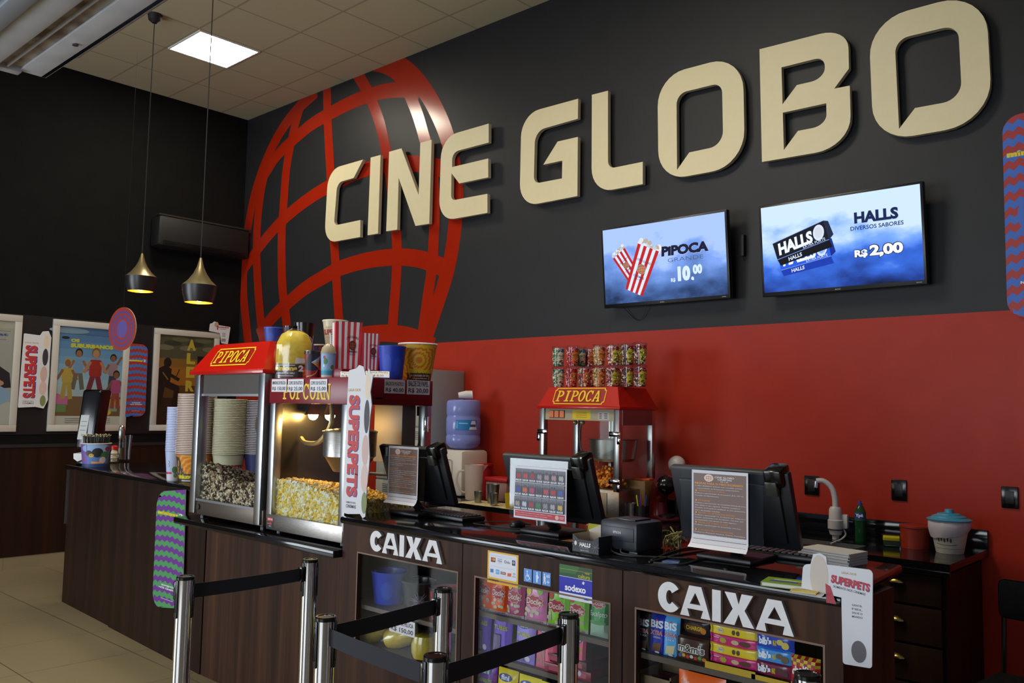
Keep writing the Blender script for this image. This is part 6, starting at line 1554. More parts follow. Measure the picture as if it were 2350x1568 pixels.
t = thing('food_canister', 'red canister with a red lid behind the pitcher', 'canister', (P.x, y, z)); h = oy(1110, 1064, y).z-ZB
m = MB(); m.cyl((0, 0, 0), r*.95, h*.93, col('#98181c', .35), 28); m.build('body', t); m = MB(); m.cyl((0, 0, h*.93), r*1.05, h*.07, col('#b01c20', .3), 28); m.build('lid', t)
y = -.30; P = oy(1152, 1140, y); q = mpp(P); w = 66*q; h = oy(1152, 1105, y).z-ZB
t = thing('food_container', 'clear box with a red lid on the back worktop', 'container', (P.x, y, z))
m = MB(); m.box((-w/2, -.07, 0), (w/2, .07, h), col('#a88078', .3, alpha=.75), .012); m.build('body', t); m = MB(); m.box((-w/2-.008, -.078, h), (w/2+.008, .078, h+.03), col('#b01c1c', .35), .008); m.build('lid', t)
# boxes, coffee machine, pen pot right of the small popcorn machine
y = -.30; P = oy(1470, 1160, y); q = mpp(P); hb = oy(1470, 1158, y).z-ZB; w = 64*q*1.0
m = MB(); m.box((-.095, -.07, 0), (.075, .07, max(hb, .05)), '#6e5438', .002); tag(m.build('cardboard_box', loc=(P.x, y, z)), 'brown cardboard box under the taped one by the coffee machine', 'box')
hb = max(hb, .05)
m = MB(); ht = oy(1470, 1102, y).z-ZB-hb; m.box((-.10, -.085, 0), (.09, .085, ht), '#8a6840', .002); m.box((-.06, -.0862, .03), (-.045, -.0855, ht*.8), '#c8b8a0'); tag(m.build('cardboard_box', loc=(P.x, y, z+hb+.001)), 'taped brown cardboard box stacked on another by the coffee machine', 'box')
m = MB(); m.box((-.05, -.04, 0), (.06, .04, .012), '#d85018', .003); tag(m.build('orange_packet', loc=(P.x+.02, y, z+hb+ht+.002), rot=R(12)), 'flat orange packet lying on the cardboard boxes', 'packet')
y = -.36; P = oy(1516, 1180, y); q = mpp(P)
t = thing('coffee_machine', 'dark red capsule coffee machine with round black head', 'coffee machine', (P.x+.03, y, z), face_cam(P, 25))
m = MB(); m.box((-.07, -.08, 0), (.07, .11, .03), col('#4c1014', .3), .012); m.tube([(0, .09, .02), (0, .10, .12), (0, .06, .2), (0, .0, .24)], [.065, .055, .06, .07], col('#5c1014', .25), 18); m.build('body', t)
hz = oy(1516, 1112, y).z-ZB; m = MB(); m.ball((0, -.02, hz), .062, BLACK_S, 3); m.build('head', t); m = MB(); m.cyl((0, -.03, .03), .05, .012, BLACK, 24); m.build('drip_tray', t)
y = -.5; P = oy(1450, 1190, y); m = MB(); m.lathe([(0, 0), (.032, 0), (.036, .11), (.033, .11), (.03, .004), (0, .004)], STEEL, 20); tag(m.build('steel_cup', loc=(P.x-.0, y, z)), 'steel tumbler of toothpicks by the small popcorn machine', 'cup')
P = oy(1473, 1190, -.52)
t = thing('pen_pot', 'pot of pens behind the receipt printer', 'pen pot', (P.x, -.52, z)); m = MB(); m.lathe([(0, 0), (.035, 0), (.035, .1), (.032, .1), (.032, .004), (0, .004)], BLACK, 20); m.build('pot', t)
for k, c in enumerate(('#2c3c80', '#1c1c20', '#a02030', '#c8c828', '#283888')):
    m = MB(); a = 1.2*k; m.tube([(.012*math.cos(a), .012*math.sin(a), .006), (.034*math.cos(a), .034*math.sin(a), .165)], .0045, col(c, .4), 8); o = m.build('pen', loc=(P.x, -.52, z)); tag(o, '%s pen standing in the pot behind the printer' % ('dark blue', 'black', 'red', 'yellow', 'navy')[k], 'pen', 'pens in the pot')
y = -.08; P = oy(1557, 1066, y); q = mpp(P)
t = thing('table_lamp', 'white globe lamp behind the desk end monitor', 'lamp', (P.x, y-.02, z)); hz = P.z-ZB
m = MB(); m.ball((0, 0, hz), 20*q, col('#d8d0cc', .25), 3); m.build('globe', t); m = MB(); m.cyl((0, 0, 0), .06, .015, BLACK, 24); m.tube([(0, 0, .01), (0, 0, hz-18*q)], .012, BLACK); m.build('base', t)
# faucet
y = -.29; P = oy(1918, 1238, y); q = mpp(P)
WP = col('#c2bcbc', .3); t = thing('electric_faucet', 'white electric faucet with curved spout over the sink', 'faucet', (P.x, y, z))
k = q
m = MB(); m.lathe([(0, 0), (.018, 0), (.02, .022), (.03, .026), (.036, .045), (.041, .06), (.042, .105), (.036, .11), (.034, .165), (.026, .178), (0, .18)], WP, 28); m.lathe([(.0415, .052), (.0425, .054), (.0425, .057), (.0415, .059)], col('#2a2a2c'), 28); m.build('body', t)
m = MB(); d = Vector((math.cos(face_cam(P)), math.sin(face_cam(P)), 0))*-1
pts = [(0, 0, .17), d*.002+Vector((0, 0, .23)), d*.02+Vector((0, 0, .285)), d*.06+Vector((0, 0, .318)), d*.10+Vector((0, 0, .318))]
m.tube(pts, [.017, .014], WP, 12, 6); m.build('spout', t)
m = MB(); m.tube([d*.10+Vector((0, 0, .316)), d*.103+Vector((0, 0, .28))], .013, CHROME, 12); m.build('nozzle', t)
m = MB(); m.box((-d.x*.03-.01, -d.y*.03-.01, .06), (-d.x*.06+.01, -d.y*.06+.01, .14), WP, .01); m.build('lever', t)
m = MB(); m.tube([-d*.04+Vector((0, 0, .06)), -d*.055+Vector((0, -.01, .03)), -d*.045+Vector((0, -.05, .006)), -d*.02+Vector((0, -.12, -.01))], .005, WP, 8, 5); m.build('hose', t)
# detergent, sponge, tub, small bin
y = -.27; P = oy(1975, 1243, y); q = mpp(P); r = 12.5*q; h = oy(1975, 1150, y).z-ZB
t = thing('detergent_bottle', 'green detergent bottle with blue cap by the faucet', 'bottle', (P.x, y, z), face_cam(P))
m = MB(); m.lathe([(0, 0), (r*.95, 0), (r, .01), (r*.92, h*.35), (r, h*.52), (r, h*.72), (r*.6, h*.86), (r*.35, h*.9), (0, h*.9)], col('#1a4a28', .12, alpha=.85), 24); m.build('body', t)
A = Art(); A.rect(-r*1.3, 0, r*2.6, h*.22, '#1c5044'); A.ell(-r*.2, h*.12, r*1.0, h*.07, '#2038a0'); A.text('Ypê', -r*.9, h*.07, r*1.4, h*.1, '#f0f0f8', .05); m = MB(); m.art(A, cone(r+.0008, r+.0008, h*.22), r*.3); m.build('label', t, loc=(0, 0, h*.52))
m = MB(); m.lathe([(r*.38, h*.89), (r*.38, h*.95), (r*.2, h*.955), (r*.2, h), (0, h)], col('#2040a8', .4), 16); m.build('cap', t)
y = -.29; P = oy(2046, 1253, y); q = mpp(P)
t = thing('sponge_dish', 'clear plastic dish holding the sponge on the worktop', 'dish', (P.x, y, z), face_cam(P)); w = 42*q
m = MB(); m.hexa([(-w*.36, -.025, 0), (w*.36, -.025, 0), (w*.36, .03, 0), (-w*.36, .03, 0), (-w/2, -.035, .055), (w/2, -.035, .055), (w/2, .045, .055), (-w/2, .045, .055)], PLASTIC); m.build('body', t)
m = MB(); m.box((-w*.42, -.03, .028), (w*.42, .035, .05), col('#d8c818', .8), .004); m.box((-w*.4, -.028, .006), (w*.4, .033, .028), col('#2c3c2c', .9), .003); tag(m.build('sponge', loc=(P.x, y, z+.0), rot=face_cam(P)), 'yellow and green sponge in the clear dish', 'sponge')
y = -.27; P = oy(2100, 1259, y); q = mpp(P); r = 32*q; h = oy(2100, 1203, y).z-ZB
t = thing('plastic_tub', 'brick red plastic tub with lid between sponge and small bin', 'tub', (P.x, y, z))
m = MB(); m.lathe([(0, 0), (r*.93, 0), (r*.97, h*.84), (0, h*.84)], col('#8e2810', .35), 32); m.build('body', t); m = MB(); m.lathe([(r*1.0, h*.84), (r*1.03, h*.86), (r*1.03, h*.93), (r*.95, h*.96), (0, h*.96)], col('#8a240c', .35), 32); m.build('lid', t)
y = -.30; P = oy(2180, 1268, y); q = mpp(P); r = 46*q; h = 74*q
t = thing('small_bin', 'small cream counter bin with light blue stepped lid', 'bin', (P.x, y, z), face_cam(P))
def a_bin(A, W, h):
    for k in range(5): A.ell(-W*.22+W*.06*k, h*(.42+.03*(k % 2)), W*.018, h*.07, '#3c3428', 8)
    A.ell(-W*.02, h*.62, W*.03, h*.05, '#c8a030', 10); A.path([(-W*.3, h*.3), (-W*.1, h*.27), (W*.08, h*.28), (W*.16, h*.3)], .0025, '#3a3830'); A.rect(-W*.4, h*.16, W*.8, h*.012, '#7a746c')
m = MB(); m.lathe([(0, 0), (r*.62, 0), (r*.64, .006), (r*.92, h), (r*.88, h), (r*.6, .006), (0, .006)], col('#b8b0a4', .4), 36); A = Art(); a_bin(A, math.pi*r*.78, h); m.art(A, cone(r*.63, r*.92, h), r*.15); m.build('body', t)
rnd = random.Random(11); m = MB(); vs = []; fs = []; ns = 40; rows = [(r*.90, h*1.0), (r*.98, h*.96), (r*.985, h*.82), (r*.93, h*.68), (r*.86, h*.58)]
for j, (a_, b2) in enumerate(rows):
    for i in range(ns):
        g_ = rnd.uniform(-.0035, .0035)*(j > 0); sl = .02*math.sin(2*math.pi*i/ns+1)*(j/4)
        vs.append(((a_+g_)*math.cos(2*math.pi*i/ns), (a_+g_)*math.sin(2*math.pi*i/ns), b2+sl+g_))
for j in range(len(rows)-1):
    for i in range(ns): fs.append((j*ns+i, (j+1)*ns+i, (j+1)*ns+(i+1) % ns, j*ns+(i+1) % ns))
m.add(vs, fs, col('#b8aeb4', .4)); m.build('bag_liner', t)
m = MB(); m.lathe([(r*1.02, h*1.0), (r*1.04, h*1.03), (r*.8, h*1.09), (r*.78, h*1.12), (r*.55, h*1.17), (r*.53, h*1.2), (r*.22, h*1.22), (r*.2, h*1.33), (0, h*1.34)], col('#3c90b0', .4), 36, ); m.build('lid', t, ang=20)
# wall sockets
for lb, u0, v0, u1, v1 in (('black wall socket plate behind the faucet', 1846, 1091, 1879, 1138), ('black wall socket plate above the sponge and tub', 2045, 1100, 2081, 1151), ('black wall socket plate farthest right on the red wall', 2297, 1116, 2338, 1169)):
    a, b_ = oy(u0, v0, -.008), oy(u1, v1, -.008); w, h = b_.x-a.x, abs(a.z-b_.z)
    t = thing('wall_socket', lb, 'wall socket', ((a.x+b_.x)/2, -.001, (a.z+b_.z)/2-h/2), 0, 'black wall sockets')
    m = MB(); m.box((-w/2, -.01, 0), (w/2, 0, h), BLACK_S, .004); m.build('plate', t); m = MB()
    m.box((-w*.26, -.0125, h*.2), (w*.26, -.009, h*.8), BLACK, .002)
    m.build('outlet', t)
# chair at the right edge
P = oy(2300, 1365, -.62)
t = thing('office_chair', 'black upholstered chair at the right edge by the red wall', 'chair', (8.07, -1.07, 0), R(-6))
FB = noise_mat('black_fabric', '#0c0d10', '#121317', 90, .9, spec=.1)
m = MB(); m.box((-.2, .17, .70), (.2, .21, .865), FB, .025); m.build('backrest', t)
m = MB(); m.box((-.22, -.24, .42), (.22, .2, .47), FB, .025); m.build('seat', t)
for sx in (-1, 1):
    m = MB(); m.tube([(sx*.19, .20, .0), (sx*.19, .20, .45), (sx*.185, .205, .72)], .011, BLACK_S, 8); m.build('leg', t)
    m = MB(); m.tube([(sx*.19, -.2, .0), (sx*.19, -.19, .43)], .011, BLACK_S, 8); m.build('leg', t)
# ================================================================ posters and hanging signs on the left, televisions
FRM = col('#c2beb6', .4)
def poster(label, ya, yb, z0, z1, draw, mat):
    w = abs(yb-ya); h = z1-z0
    t = thing('poster_frame', label, 'framed poster', (.0125, (ya+yb)/2, z0), R(90), 'framed film posters')
    f = .062; d = .028; m = MB()
    for p, q in (((-w/2, -d, 0), (w/2, 0, f)), ((-w/2, -d, h-f), (w/2, 0, h)), ((-w/2, -d, f), (-w/2+f, 0, h-f)), ((w/2-f, -d, f), (w/2, 0, h-f))): m.box(p, q, FRM, .003)
    m.build('frame', t)
    A = Art(); draw(A, w-2*f, h-2*f); m = MB(); m.box((-w/2+f, -.012, f), (w/2-f, -.002, h-f), mat)
    m.art(A, lambda x, y, l: (x-(w-2*f)/2, -.0123-.00005*l, y+f)); m.build('print', t, smooth=False)
    m = MB(); m.box((-w/2+f, -.0245, f), (w/2-f, -.0225, h-f), GLASS); m.build('glazing', t)
PS = lambda name, a, b, s_: noise_mat(name, a, b, s_, .4)
def fig(A, x, y, s_, top, bot, skin, hair, arms=1, legs=20):
    A.line((x-.02*s_, y+.42*s_), (x-.02*s_-.01*s_*legs/3, y), .10*s_, bot); A.line((x+.06*s_, y+.42*s_), (x+.06*s_+.01*s_*legs/3, y), .10*s_, bot)
    A.rr(x-.10*s_, y+.38*s_, .24*s_, .34*s_, .05*s_, top); A.line((x-.08*s_, y+.68*s_), (x-.2*s_, y+.45*s_), .06*s_, skin); A.line((x+.12*s_, y+.68*s_), (x+.24*s_, y+(.45 if arms else .9)*s_), .06*s_, skin)
    A.ell(x+.02*s_, y+.86*s_, .085*s_, .105*s_, hair, 14); A.ell(x+.02*s_, y+.835*s_, .065*s_, .085*s_, skin, 14)
def p2(A, w, h):
    A.rect(0, 0, w, h*.09, '#c8c4bc'); A.rect(0, h*.09, w, h*.20, '#7a5c3c'); A.rect(0, h*.29, w, h*.1, '#a8bcc8'); 
    for k in range(8): A.rect(0, h*(.39+.0765*k), w, h*.077, ['#a4c0d4', '#94b8d4', '#84acd0', '#749fc8', '#6a94c0', '#5f88b8', '#567cac', '#4a6c98'][k])
    A.ell(w*.15, h*.96, w*.3, h*.03, '#8098b0'); A.line((0, h*.93), (w, h*.92), .003, '#303848'); A.ell(w*.1, h*.885, w*.06, h*.015, '#22242c')
    A.poly([(0, h*.32), (w*.18, h*.28), (w*.18, h*.2), (0, h*.2)], '#c868a0'); A.rect(0, h*.13, w*.16, h*.08, '#6a8a58'); A.rect(w*.78, h*.2, w*.22, h*.07, '#c8b848'); A.rect(w*.7, h*.14, w*.25, h*.07, '#88a890'); A.ell(w*.8, h*.13, w*.06, h*.03, '#d8b030')
    A.text('OS', w*.18, h*.845, w*.13, h*.035, '#d8cc20', .06); A.text('SUBURBANOS', w*.18, h*.79, w*.66, h*.042, '#d8cc20', .06)
    fig(A, w*.30, h*.36, h*.44, '#7898c0', '#6a6458', '#9a6848', '#1c1814'); fig(A, w*.14, h*.26, h*.44, '#b89c48', '#b09448', '#8a6040', '#b09868', 1, 14); fig(A, w*.84, h*.36, h*.40, '#a08088', '#3c4058', '#8a5c44', '#14120f', 0, 8)
    fig(A, w*.9, h*.17, h*.42, '#b85080', '#a0483c', '#8a5a40', '#241814', 1, 10); fig(A, w*.56, h*.30, h*.52, '#a83028', '#7c2c3c', '#b88464', '#7a6030', 1, 30)
    for k in range(3): A.rect(w*.15, h*(.02+.02*k), w*.7, h*.006, '#8a8680')
poster('white framed poster of five leaping figures under a blue sky', -1.99, -1.245, 1.27, 2.352, p2, PS('poster_sky', '#7aa4c8', '#88aecc', 5))
def p3(A, w, h):
    A.rect(0, h*.0, w, h*.30, '#2c1c10'); A.rect(0, h*.3, w, h*.14, '#5a3a18'); A.rect(0, h*.44, w, h*.2, '#a0641c'); A.rect(0, h*.64, w, h*.1, '#8a6028'); A.rect(0, h*.74, w, h*.26, '#54503c')
    for k in range(7): A.ell(w*(.1+.14*k), h*(.86+.05*(k % 3)), w*.16, h*.03, ['#77705a', '#3a3a30', '#686448'][k % 3], 18)
    for k, ch in enumerate('ALERTA'): A.text(ch, w*.50, h*(.84-.155*k), w*.16, h*.125, '#c8b038', .06)
    A.poly([(w*.70, 0), (w, 0), (w, h*.78), (w*.70, h*.78)], '#0e0c10'); A.text('O', w*.8, h*.3, w*.16, h*.14, '#d0c498', .03)
    B_ = '#17120c'; A.ell(w*.16, h*.69, w*.07, h*.055, B_, 16); A.poly([(0, h*.44), (w*.22, h*.48), (w*.24, h*.62), (w*.12, h*.66), (0, h*.62)], B_); A.line((w*.2, h*.56), (w*.38, h*.5), .035, B_); A.line((w*.3, h*.5), (w*.38, h*.62), .012, '#3a2c18')
    A.line((w*.12, h*.46), (w*.36, h*.40), .07, B_); A.line((w*.35, h*.42), (w*.3, h*.18), .055, B_); A.line((w*.08, h*.46), (w*.02, h*.2), .07, B_); A.poly([(w*.24, h*.17), (w*.42, h*.14), (w*.3, h*.2)], B_)
    A.line((w*.08, h*.58), (w*.18, h*.5), .012, '#8a6c20')
poster('silver framed dark golden poster with a crouching silhouette, nearest the globe', -.99, -.25, 1.27, 2.348, p3, PS('poster_gold', '#8a5c20', '#6a4818', 4))
def p1(A, w, h):
    A.rect(0, 0, w, h*.22, '#b8b4ae'); A.rect(0, h*.22, w, h*.78, '#a8a49c'); A.rect(0, h*.93, w, h*.07, '#b4ad9c'); A.text('porchat', w*.36, h*.845, w*.56, h*.04, '#38568c', .04); A.rect(w*.5, h*.815, w*.4, h*.006, '#77726c'); A.rect(w*.5, h*.9, w*.45, h*.005, '#77726c')
    A.poly([(w*.2, h*.3), (w, h*.36), (w*.97, h*.5), (w*.7, h*.62), (w*.3, h*.6)], '#221c26'); A.ell(w*.5, h*.68, w*.16, h*.09, '#b88c70'); A.ell(w*.48, h*.72, w*.2, h*.09, '#3a2418'); A.poly([(w*.5, h*.62), (w*.62, h*.66), (w*.86, h*.42), (w*.76, h*.38)], '#c0a048'); A.ell(w*.8, h*.40, w*.1, h*.03, '#c09070')
    A.ell(w*.5, h*.28, w*.5, h*.13, '#8ca8c8'); A.ell(w*.4, h*.38, w*.2, h*.05, '#c878b0'); A.poly([(w*.1, h*.22), (w*.66, h*.22), (w*.6, h*.32), (w*.2, h*.33)], '#88a828'); A.ell(w*.3, h*.14, w*.1, h*.035, '#3050a0')
    for k in range(3): A.rect(w*.3, h*(.04+.025*k), w*.5, h*.006, '#8a8680')
poster('white framed grey poster with blue lettering, leftmost on the dark wall', -3.0, -2.262, 1.268, 2.357, p1, PS('poster_grey', '#a8a49c', '#b0aca4', 5))
# wavy coloured tags; the film figures on them are left out
def tag_art(c1, c2, txt=True, rows=12, tl=.80, tc='#d8c020'):
    def f(A, w, h, L):
        A.poly(L, c1)
        n = rows
        for k in range(n):
            y0 = h*(k+.25)/n; pts = []
            for i in range(13):
                x = w*i/12; up = .012*h*math.cos(2.2*(i-6)/6)+(.010*h if i % 2 else -.010*h); pts.append((x, y0+up))
            lo = [(p[0], max(min(p[1]-h*.24/n, h), 0)) for p in pts]; hi = [(p[0], max(min(p[1]+h*.26/n, h), 0)) for p in pts]
            ins = lambda p: clip_in(p, L)
            A.poly([ins(p) for p in lo]+[ins(p) for p in hi[::-1]], c2)
        if txt:
            A.text('minions', w*.06, h*tl, w*.68, h*.028, tc, .08); A.text('2', w*.77, h*tl, w*.12, h*.034, '#d8d8dc', .05)
            A.text('SOMENTE', w*.3, h*.185, w*.42, h*.014, '#e0e0e4', .04); A.text('NOS CINEMAS', w*.22, h*.162, w*.58, h*.014, '#e0e0e4', .04); A.rect(w*.3, h*.08, w*.4, h*.004, '#c8c8d0')
    return f
def clip_in(p, L):   # keep a point inside a convex card outline
    x, y = p; xs = []
    for i in range(len(L)):
        (x0, y0), (x1, y1) = L[i], L[(i+1) % len(L)]
        if (y0-y)*(y1-y) <= 0 and abs(y1-y0) > 1e-9: xs.append(x0+(x1-x0)*(y-y0)/(y1-y0))
    if not xs: return (sum(q[0] for q in L)/len(L), min(max(y, min(q[1] for q in L)), max(q[1] for q in L)))
    return (min(max(x, min(xs)), max(xs)), y)
cardboard('hanging_tag', 'red and blue wavy card tag on the wall between two posters', 'sign', [(299, 788), (340, 792, .07), (333, 956, .07), (287, 957)], 0, tag_art('#a02c24', '#3c6cb0', tl=.755), x=.045)
cardboard('card_display', 'white card display with vertical red lettering between the left posters', 'card display',
 [(55, 765, .01), (92, 770, .01), (98, 761), (112, 760), (118, 775), (116, 800), (114, 830), (113, 860), (110, 890), (110, 918), (100, 938), (81, 934), (41, 936, .01)], 0, a_pets_v, x=.045)
def a_pets_s(A, w, h, L):
    A.ell(w*.33, h*.86, w*.1, h*.12, '#b89c80'); A.rect(w*.36, h*.63, w*.06, h*.2, '#98343c'); A.text('SUPERPETS', w*.42, h*.72, w*.5, h*.07, '#a83038', .05, 0, 0); A.rect(w*.5, h*.66, w*.3, h*.02, '#66666c')
    for k in range(4): A.rect(w*.62, h*(.48-.05*k), w*.16, h*.02, '#66666c')
    A.rect(w*.6, h*.1, w*.2, h*.14, '#8a8a90')
cardboard('card_display', 'small white card display behind the golden poster frame', 'card display', [(482, 743, .01), (487, 742), (492, 738), (500, 740), (500, 746), (529, 751, .01), (523, 790), (508, 788), (505, 765), (480, 760)], 0, a_pets_s, x=.05)
# hanging oval
P = oy(281, 755, -1.70)
t = thing('hanging_sign', 'round red and violet ringed sign hanging in front of the posters', 'sign', (P.x, -1.70, P.z), R(15))
q = mpp(P); r = 50*q
RZ = lambda rr, k: [((rr+(.004 if i % 2 else -.004))*math.cos(2*math.pi*i/36), (rr+(.004 if i % 2 else -.004))*math.sin(2*math.pi*i/36)) for i in range(36)]
m = MB(); m.prism([ell(0, 0, r*.92, r, 40)], lambda a, b: (a, -.004, b), lambda a, b: (a, .004, b), col('#a8382c', .5), col('#c8b8a8', .5))
A = Art()
for k in range(5): A.poly(RZ(r*(.84-.11*k), k), ('#5c4c94', '#a8382c')[k % 2])
A.ell(0, 0, r*.36, r*.42, '#6858a4')
m.art(A, lambda x, y, l: (x*.92, -.0043-.00005*l, y)); m.build('disc', t, smooth=False)
m = MB(); m.tube([(0, 0, r), (0, 0, H-P.z)], .0006, col('#1a1917'), 5); m.build('thread', t)
# tag on the front of the end counter
cardboard('hanging_tag', 'tall green and purple wavy card stuck on the end counter front', 'sign', [(361, 1128, .10), (426, 1124), (418, 1398, .01), (349, 1393, .10)], -2.545, tag_art('#6a2c8c', '#4a9458', tl=.765))
a = oy(2303, 300, -.035); b = oy(2330, 740, -.035)
wS = .30; zS0, zS1 = 2.085, 3.17
L = rrect(0, 0, wS, zS1-zS0, .09, 7)
m = MB(); m.prism([L], lambda x, y: (x, -.004, y), lambda x, y: (x, .004, y), CARD, col('#b8b8bc'))
A = Art(); tag_art('#9c2420', '#3060b8', rows=13, tl=.79)(A, wS, zS1-zS0, L); A.ell(wS*.5, (zS1-zS0)*.5, wS*.30, (zS1-zS0)*.1, '#3060b8'); m.art(A, lambda x, y, l: (x, -.0043-.00005*l, y))
tag(m.build('hanging_tag', loc=(a.x-.006, -.030, zS0), smooth=False), 'large red and blue wavy tag at the right edge of the charcoal wall', 'sign')
m = MB(); m.box((wS*.3, .004, .3), (wS*.7, .029, .8), '#26262a'); o = m.build('mount', None, loc=(0, 0, 0)); o.parent = bpy.data.objects['hanging_tag.002'] if 'hanging_tag.002' in bpy.data.objects else None
# ---------------------------------------------------------------- televisions
def screen_mat(name, stops, scale, strength, seed):
    m, n, l, b = new_mat(name)
    tc = n.new('ShaderNodeTexCoord'); mp = n.new('ShaderNodeMapping'); mp.inputs['Scale'].default_value = (1, 1, 1.6); mp.inputs['Location'].default_value = (seed, 0, seed*.7)
    nz = n.new('ShaderNodeTexNoise'); nz.inputs['Scale'].default_value = scale; nz.inputs['Detail'].default_value = 5
    sp = n.new('ShaderNodeSeparateXYZ'); ma = n.new('ShaderNodeMath'); ma.operation = 'MULTIPLY_ADD'; ma.inputs[1].default_value = 1.55; ma.inputs[2].default_value = .0
    ad = n.new('ShaderNodeMath'); ad.operation = 'MULTIPLY_ADD'; ad.inputs[1].default_value = .85
    cr = n.new('ShaderNodeValToRGB'); e = cr.color_ramp.elements
    e[0].position = stops[0][0]; e[0].color = (*hexc(stops[0][1]), 1); e[1].position = stops[-1][0]; e[1].color = (*hexc(stops[-1][1]), 1)
    for p, h in stops[1:-1]: x = e.new(p); x.color = (*hexc(h), 1)
    l.new(tc.outputs['Object'], mp.inputs['Vector']); l.new(mp.outputs['Vector'], nz.inputs['Vector']); l.new(tc.outputs['Object'], sp.inputs[0])
    l.new(sp.outputs['Z'], ma.inputs[0]); l.new(nz.outputs['Fac'], ad.inputs[0]); l.new(ma.outputs[0], ad.inputs[2]); l.new(ad.outputs[0], cr.inputs['Fac'])
    b.inputs['Base Color'].default_value = (.01, .01, .01, 1); b.inputs['Roughness'].default_value = .5; b.inputs['Specular IOR Level'].default_value = .05
    l.new(cr.outputs['Color'], b.inputs['Emission Color']); b.inputs['Emission Strength'].default_value = strength
    return m
TE = 1.15
def tv(label, x0, x1, z0, z1, draw, smat):
    w, h = x1-x0, z1-z0; tilt = R(5)
    t = thing('television', label, 'television', ((x0+x1)/2, -.092, z0), 0, 'wall televisions')
    M = Matrix.Rotation(-tilt, 4, 'X').inverted() if False else Matrix.Rotation(tilt, 4, 'X')
    m = MB(); m.box((-w/2, -.012, 0), (w/2, .03, h), col('#0c0b0c', .3), .004, M); m.box((-w*.3, .03, h*.15), (w*.3, .05, h*.7), BLACK, .01, M); m.build('casing', t)
    sw, sh = w-.03, h-.04
    m = MB(); m.quad([M @ Vector(p) for p in ((-sw/2, -.0125, .026), (sw/2, -.0125, .026), (sw/2, -.0125, .026+sh), (-sw/2, -.0125, .026+sh))], smat)
    A = Art(); draw(A, sw, sh); m.art(A, lambda x, y, l: M @ Vector((x-sw/2, -.0125-.00003*l, .026+y)))
    A = Art(); A.text('AOC', sw*.47, -.018, .035, .009, '#9a9a9c', .02); A.rect(sw*.955, -.014, .03, .004, '#8a8a8c'); m.art(A, lambda x, y, l: M @ Vector((x-sw/2, -.0125-.00003*l, .026+y))); m.build('screen', t, smooth=False)
    m = MB(); m.box((-.12, .045, h*.25), (.12, .07, h*.6), BLACK_M); m.box((-.02, .04, h*.3), (.02, .0915, h*.55), BLACK_M); m.build('wall_bracket', t)
    return t, w, h
EM = lambda h: emi(h, TE)
def sc1(A, w, h):
    def bagart(cx, cy, ww, hh, rot, k):
        c_, s_ = math.cos(R(rot)), math.sin(R(rot)); f = lambda x, y: (cx+x*c_-y*s_, cy+x*s_+y*c_)
        rnd = random.Random(k)
        for i in range(26): x, y = f(rnd.uniform(-.48, .48)*ww, hh*(.5+rnd.uniform(-.03, .13)*(1-abs(rnd.uniform(-.3, .3))))); A.ell(x, y, ww*.1, ww*.09, EM(rnd.choice(['#d8dce4', '#c0c4cc', '#e8e8ec', '#b0a898'])), 9)
        for i in range(7):
            x0, x1 = -.5+i/7, -.5+(i+1)/7; A.poly([f(x0*ww*.84, -.5*hh), f(x1*ww*.84, -.5*hh), f(x1*ww, .5*hh), f(x0*ww, .5*hh)], EM('#b81c1c' if i % 2 == 0 else '#d4e0fc'))
        x, y = f(0, .02*hh); A.ell(x, y, ww*.19, ww*.19, EM('#d8e0f8'), 20); A.ell(x, y, ww*.175, ww*.175, EM('#c08058'), 20); globe_art(A, x, y, ww*.18, EM('#302830'), .0022)
        x, y = f(-.33*ww, .17*hh); A.text('CINE GLOBO', x, y, ww*.66, hh*.045, EM('#2c3048'), .01, 0, rot); x, y = f(-.26*ww, -.17*hh); A.text('CINEMAS', x, y, ww*.5, hh*.045, EM('#2c3048'), .02, 0, rot); x, y = f(-.15*ww, -.22*hh); A.text('2D e 3D', x, y, ww*.3, hh*.032, EM('#2c3048'), .02, 0, rot)
    bagart(w*.20, h*.49, w*.13, h*.42, 33, 1); bagart(w*.325, h*.41, w*.19, h*.62, -24, 2)
    A.text('PiPOCA', w*.502, h*.545, w*.372, h*.13, EM('#b8c8f8'), .05, .06); A.text('PiPOCA', w*.50, h*.55, w*.372, h*.13, EM('#0c1030'), .06, .06); A.text('GRANDE', w*.55, h*.47, w*.28, h*.05, EM('#46527c'), -.01)
    A.text('R$', w*.57, h*.21, w*.035, h*.055, EM('#d0e4fc'), .04); A.text('10', w*.625, h*.215, w*.10, h*.19, EM('#d0e4fc'), .07); A.text(',', w*.73, h*.18, w*.022, h*.08, EM('#d0e4fc'), .06); A.text('00', w*.745, h*.285, w*.072, h*.12, EM('#d0e4fc'), .06)
S1 = screen_mat('screen_mist', [(.40, '#1c3058'), (.55, '#40609c'), (.72, '#5c80c4'), (.9, '#7ca0ec'), (1.05, '#a4c0fc')], 4.2, TE, 1.3)
t1, w_, h_ = tv('smaller looking television showing two striped popcorn bags and a price', 5.206, 6.208, 2.300, 2.876, sc1, S1)
m = MB(); m.box((.535, .055, .28), (.56, .0915, .42), BLACK_M, .003); m.build('mount_end', t1)
m = MB(); m.tube([(-.42, .05, .04), (-.36, .07, -.02), (-.28, .08, -.09), (-.22, .07, -.06), (-.18, .05, .03)], .0022, BLACK, 5, 6); m.build('cable', t1)
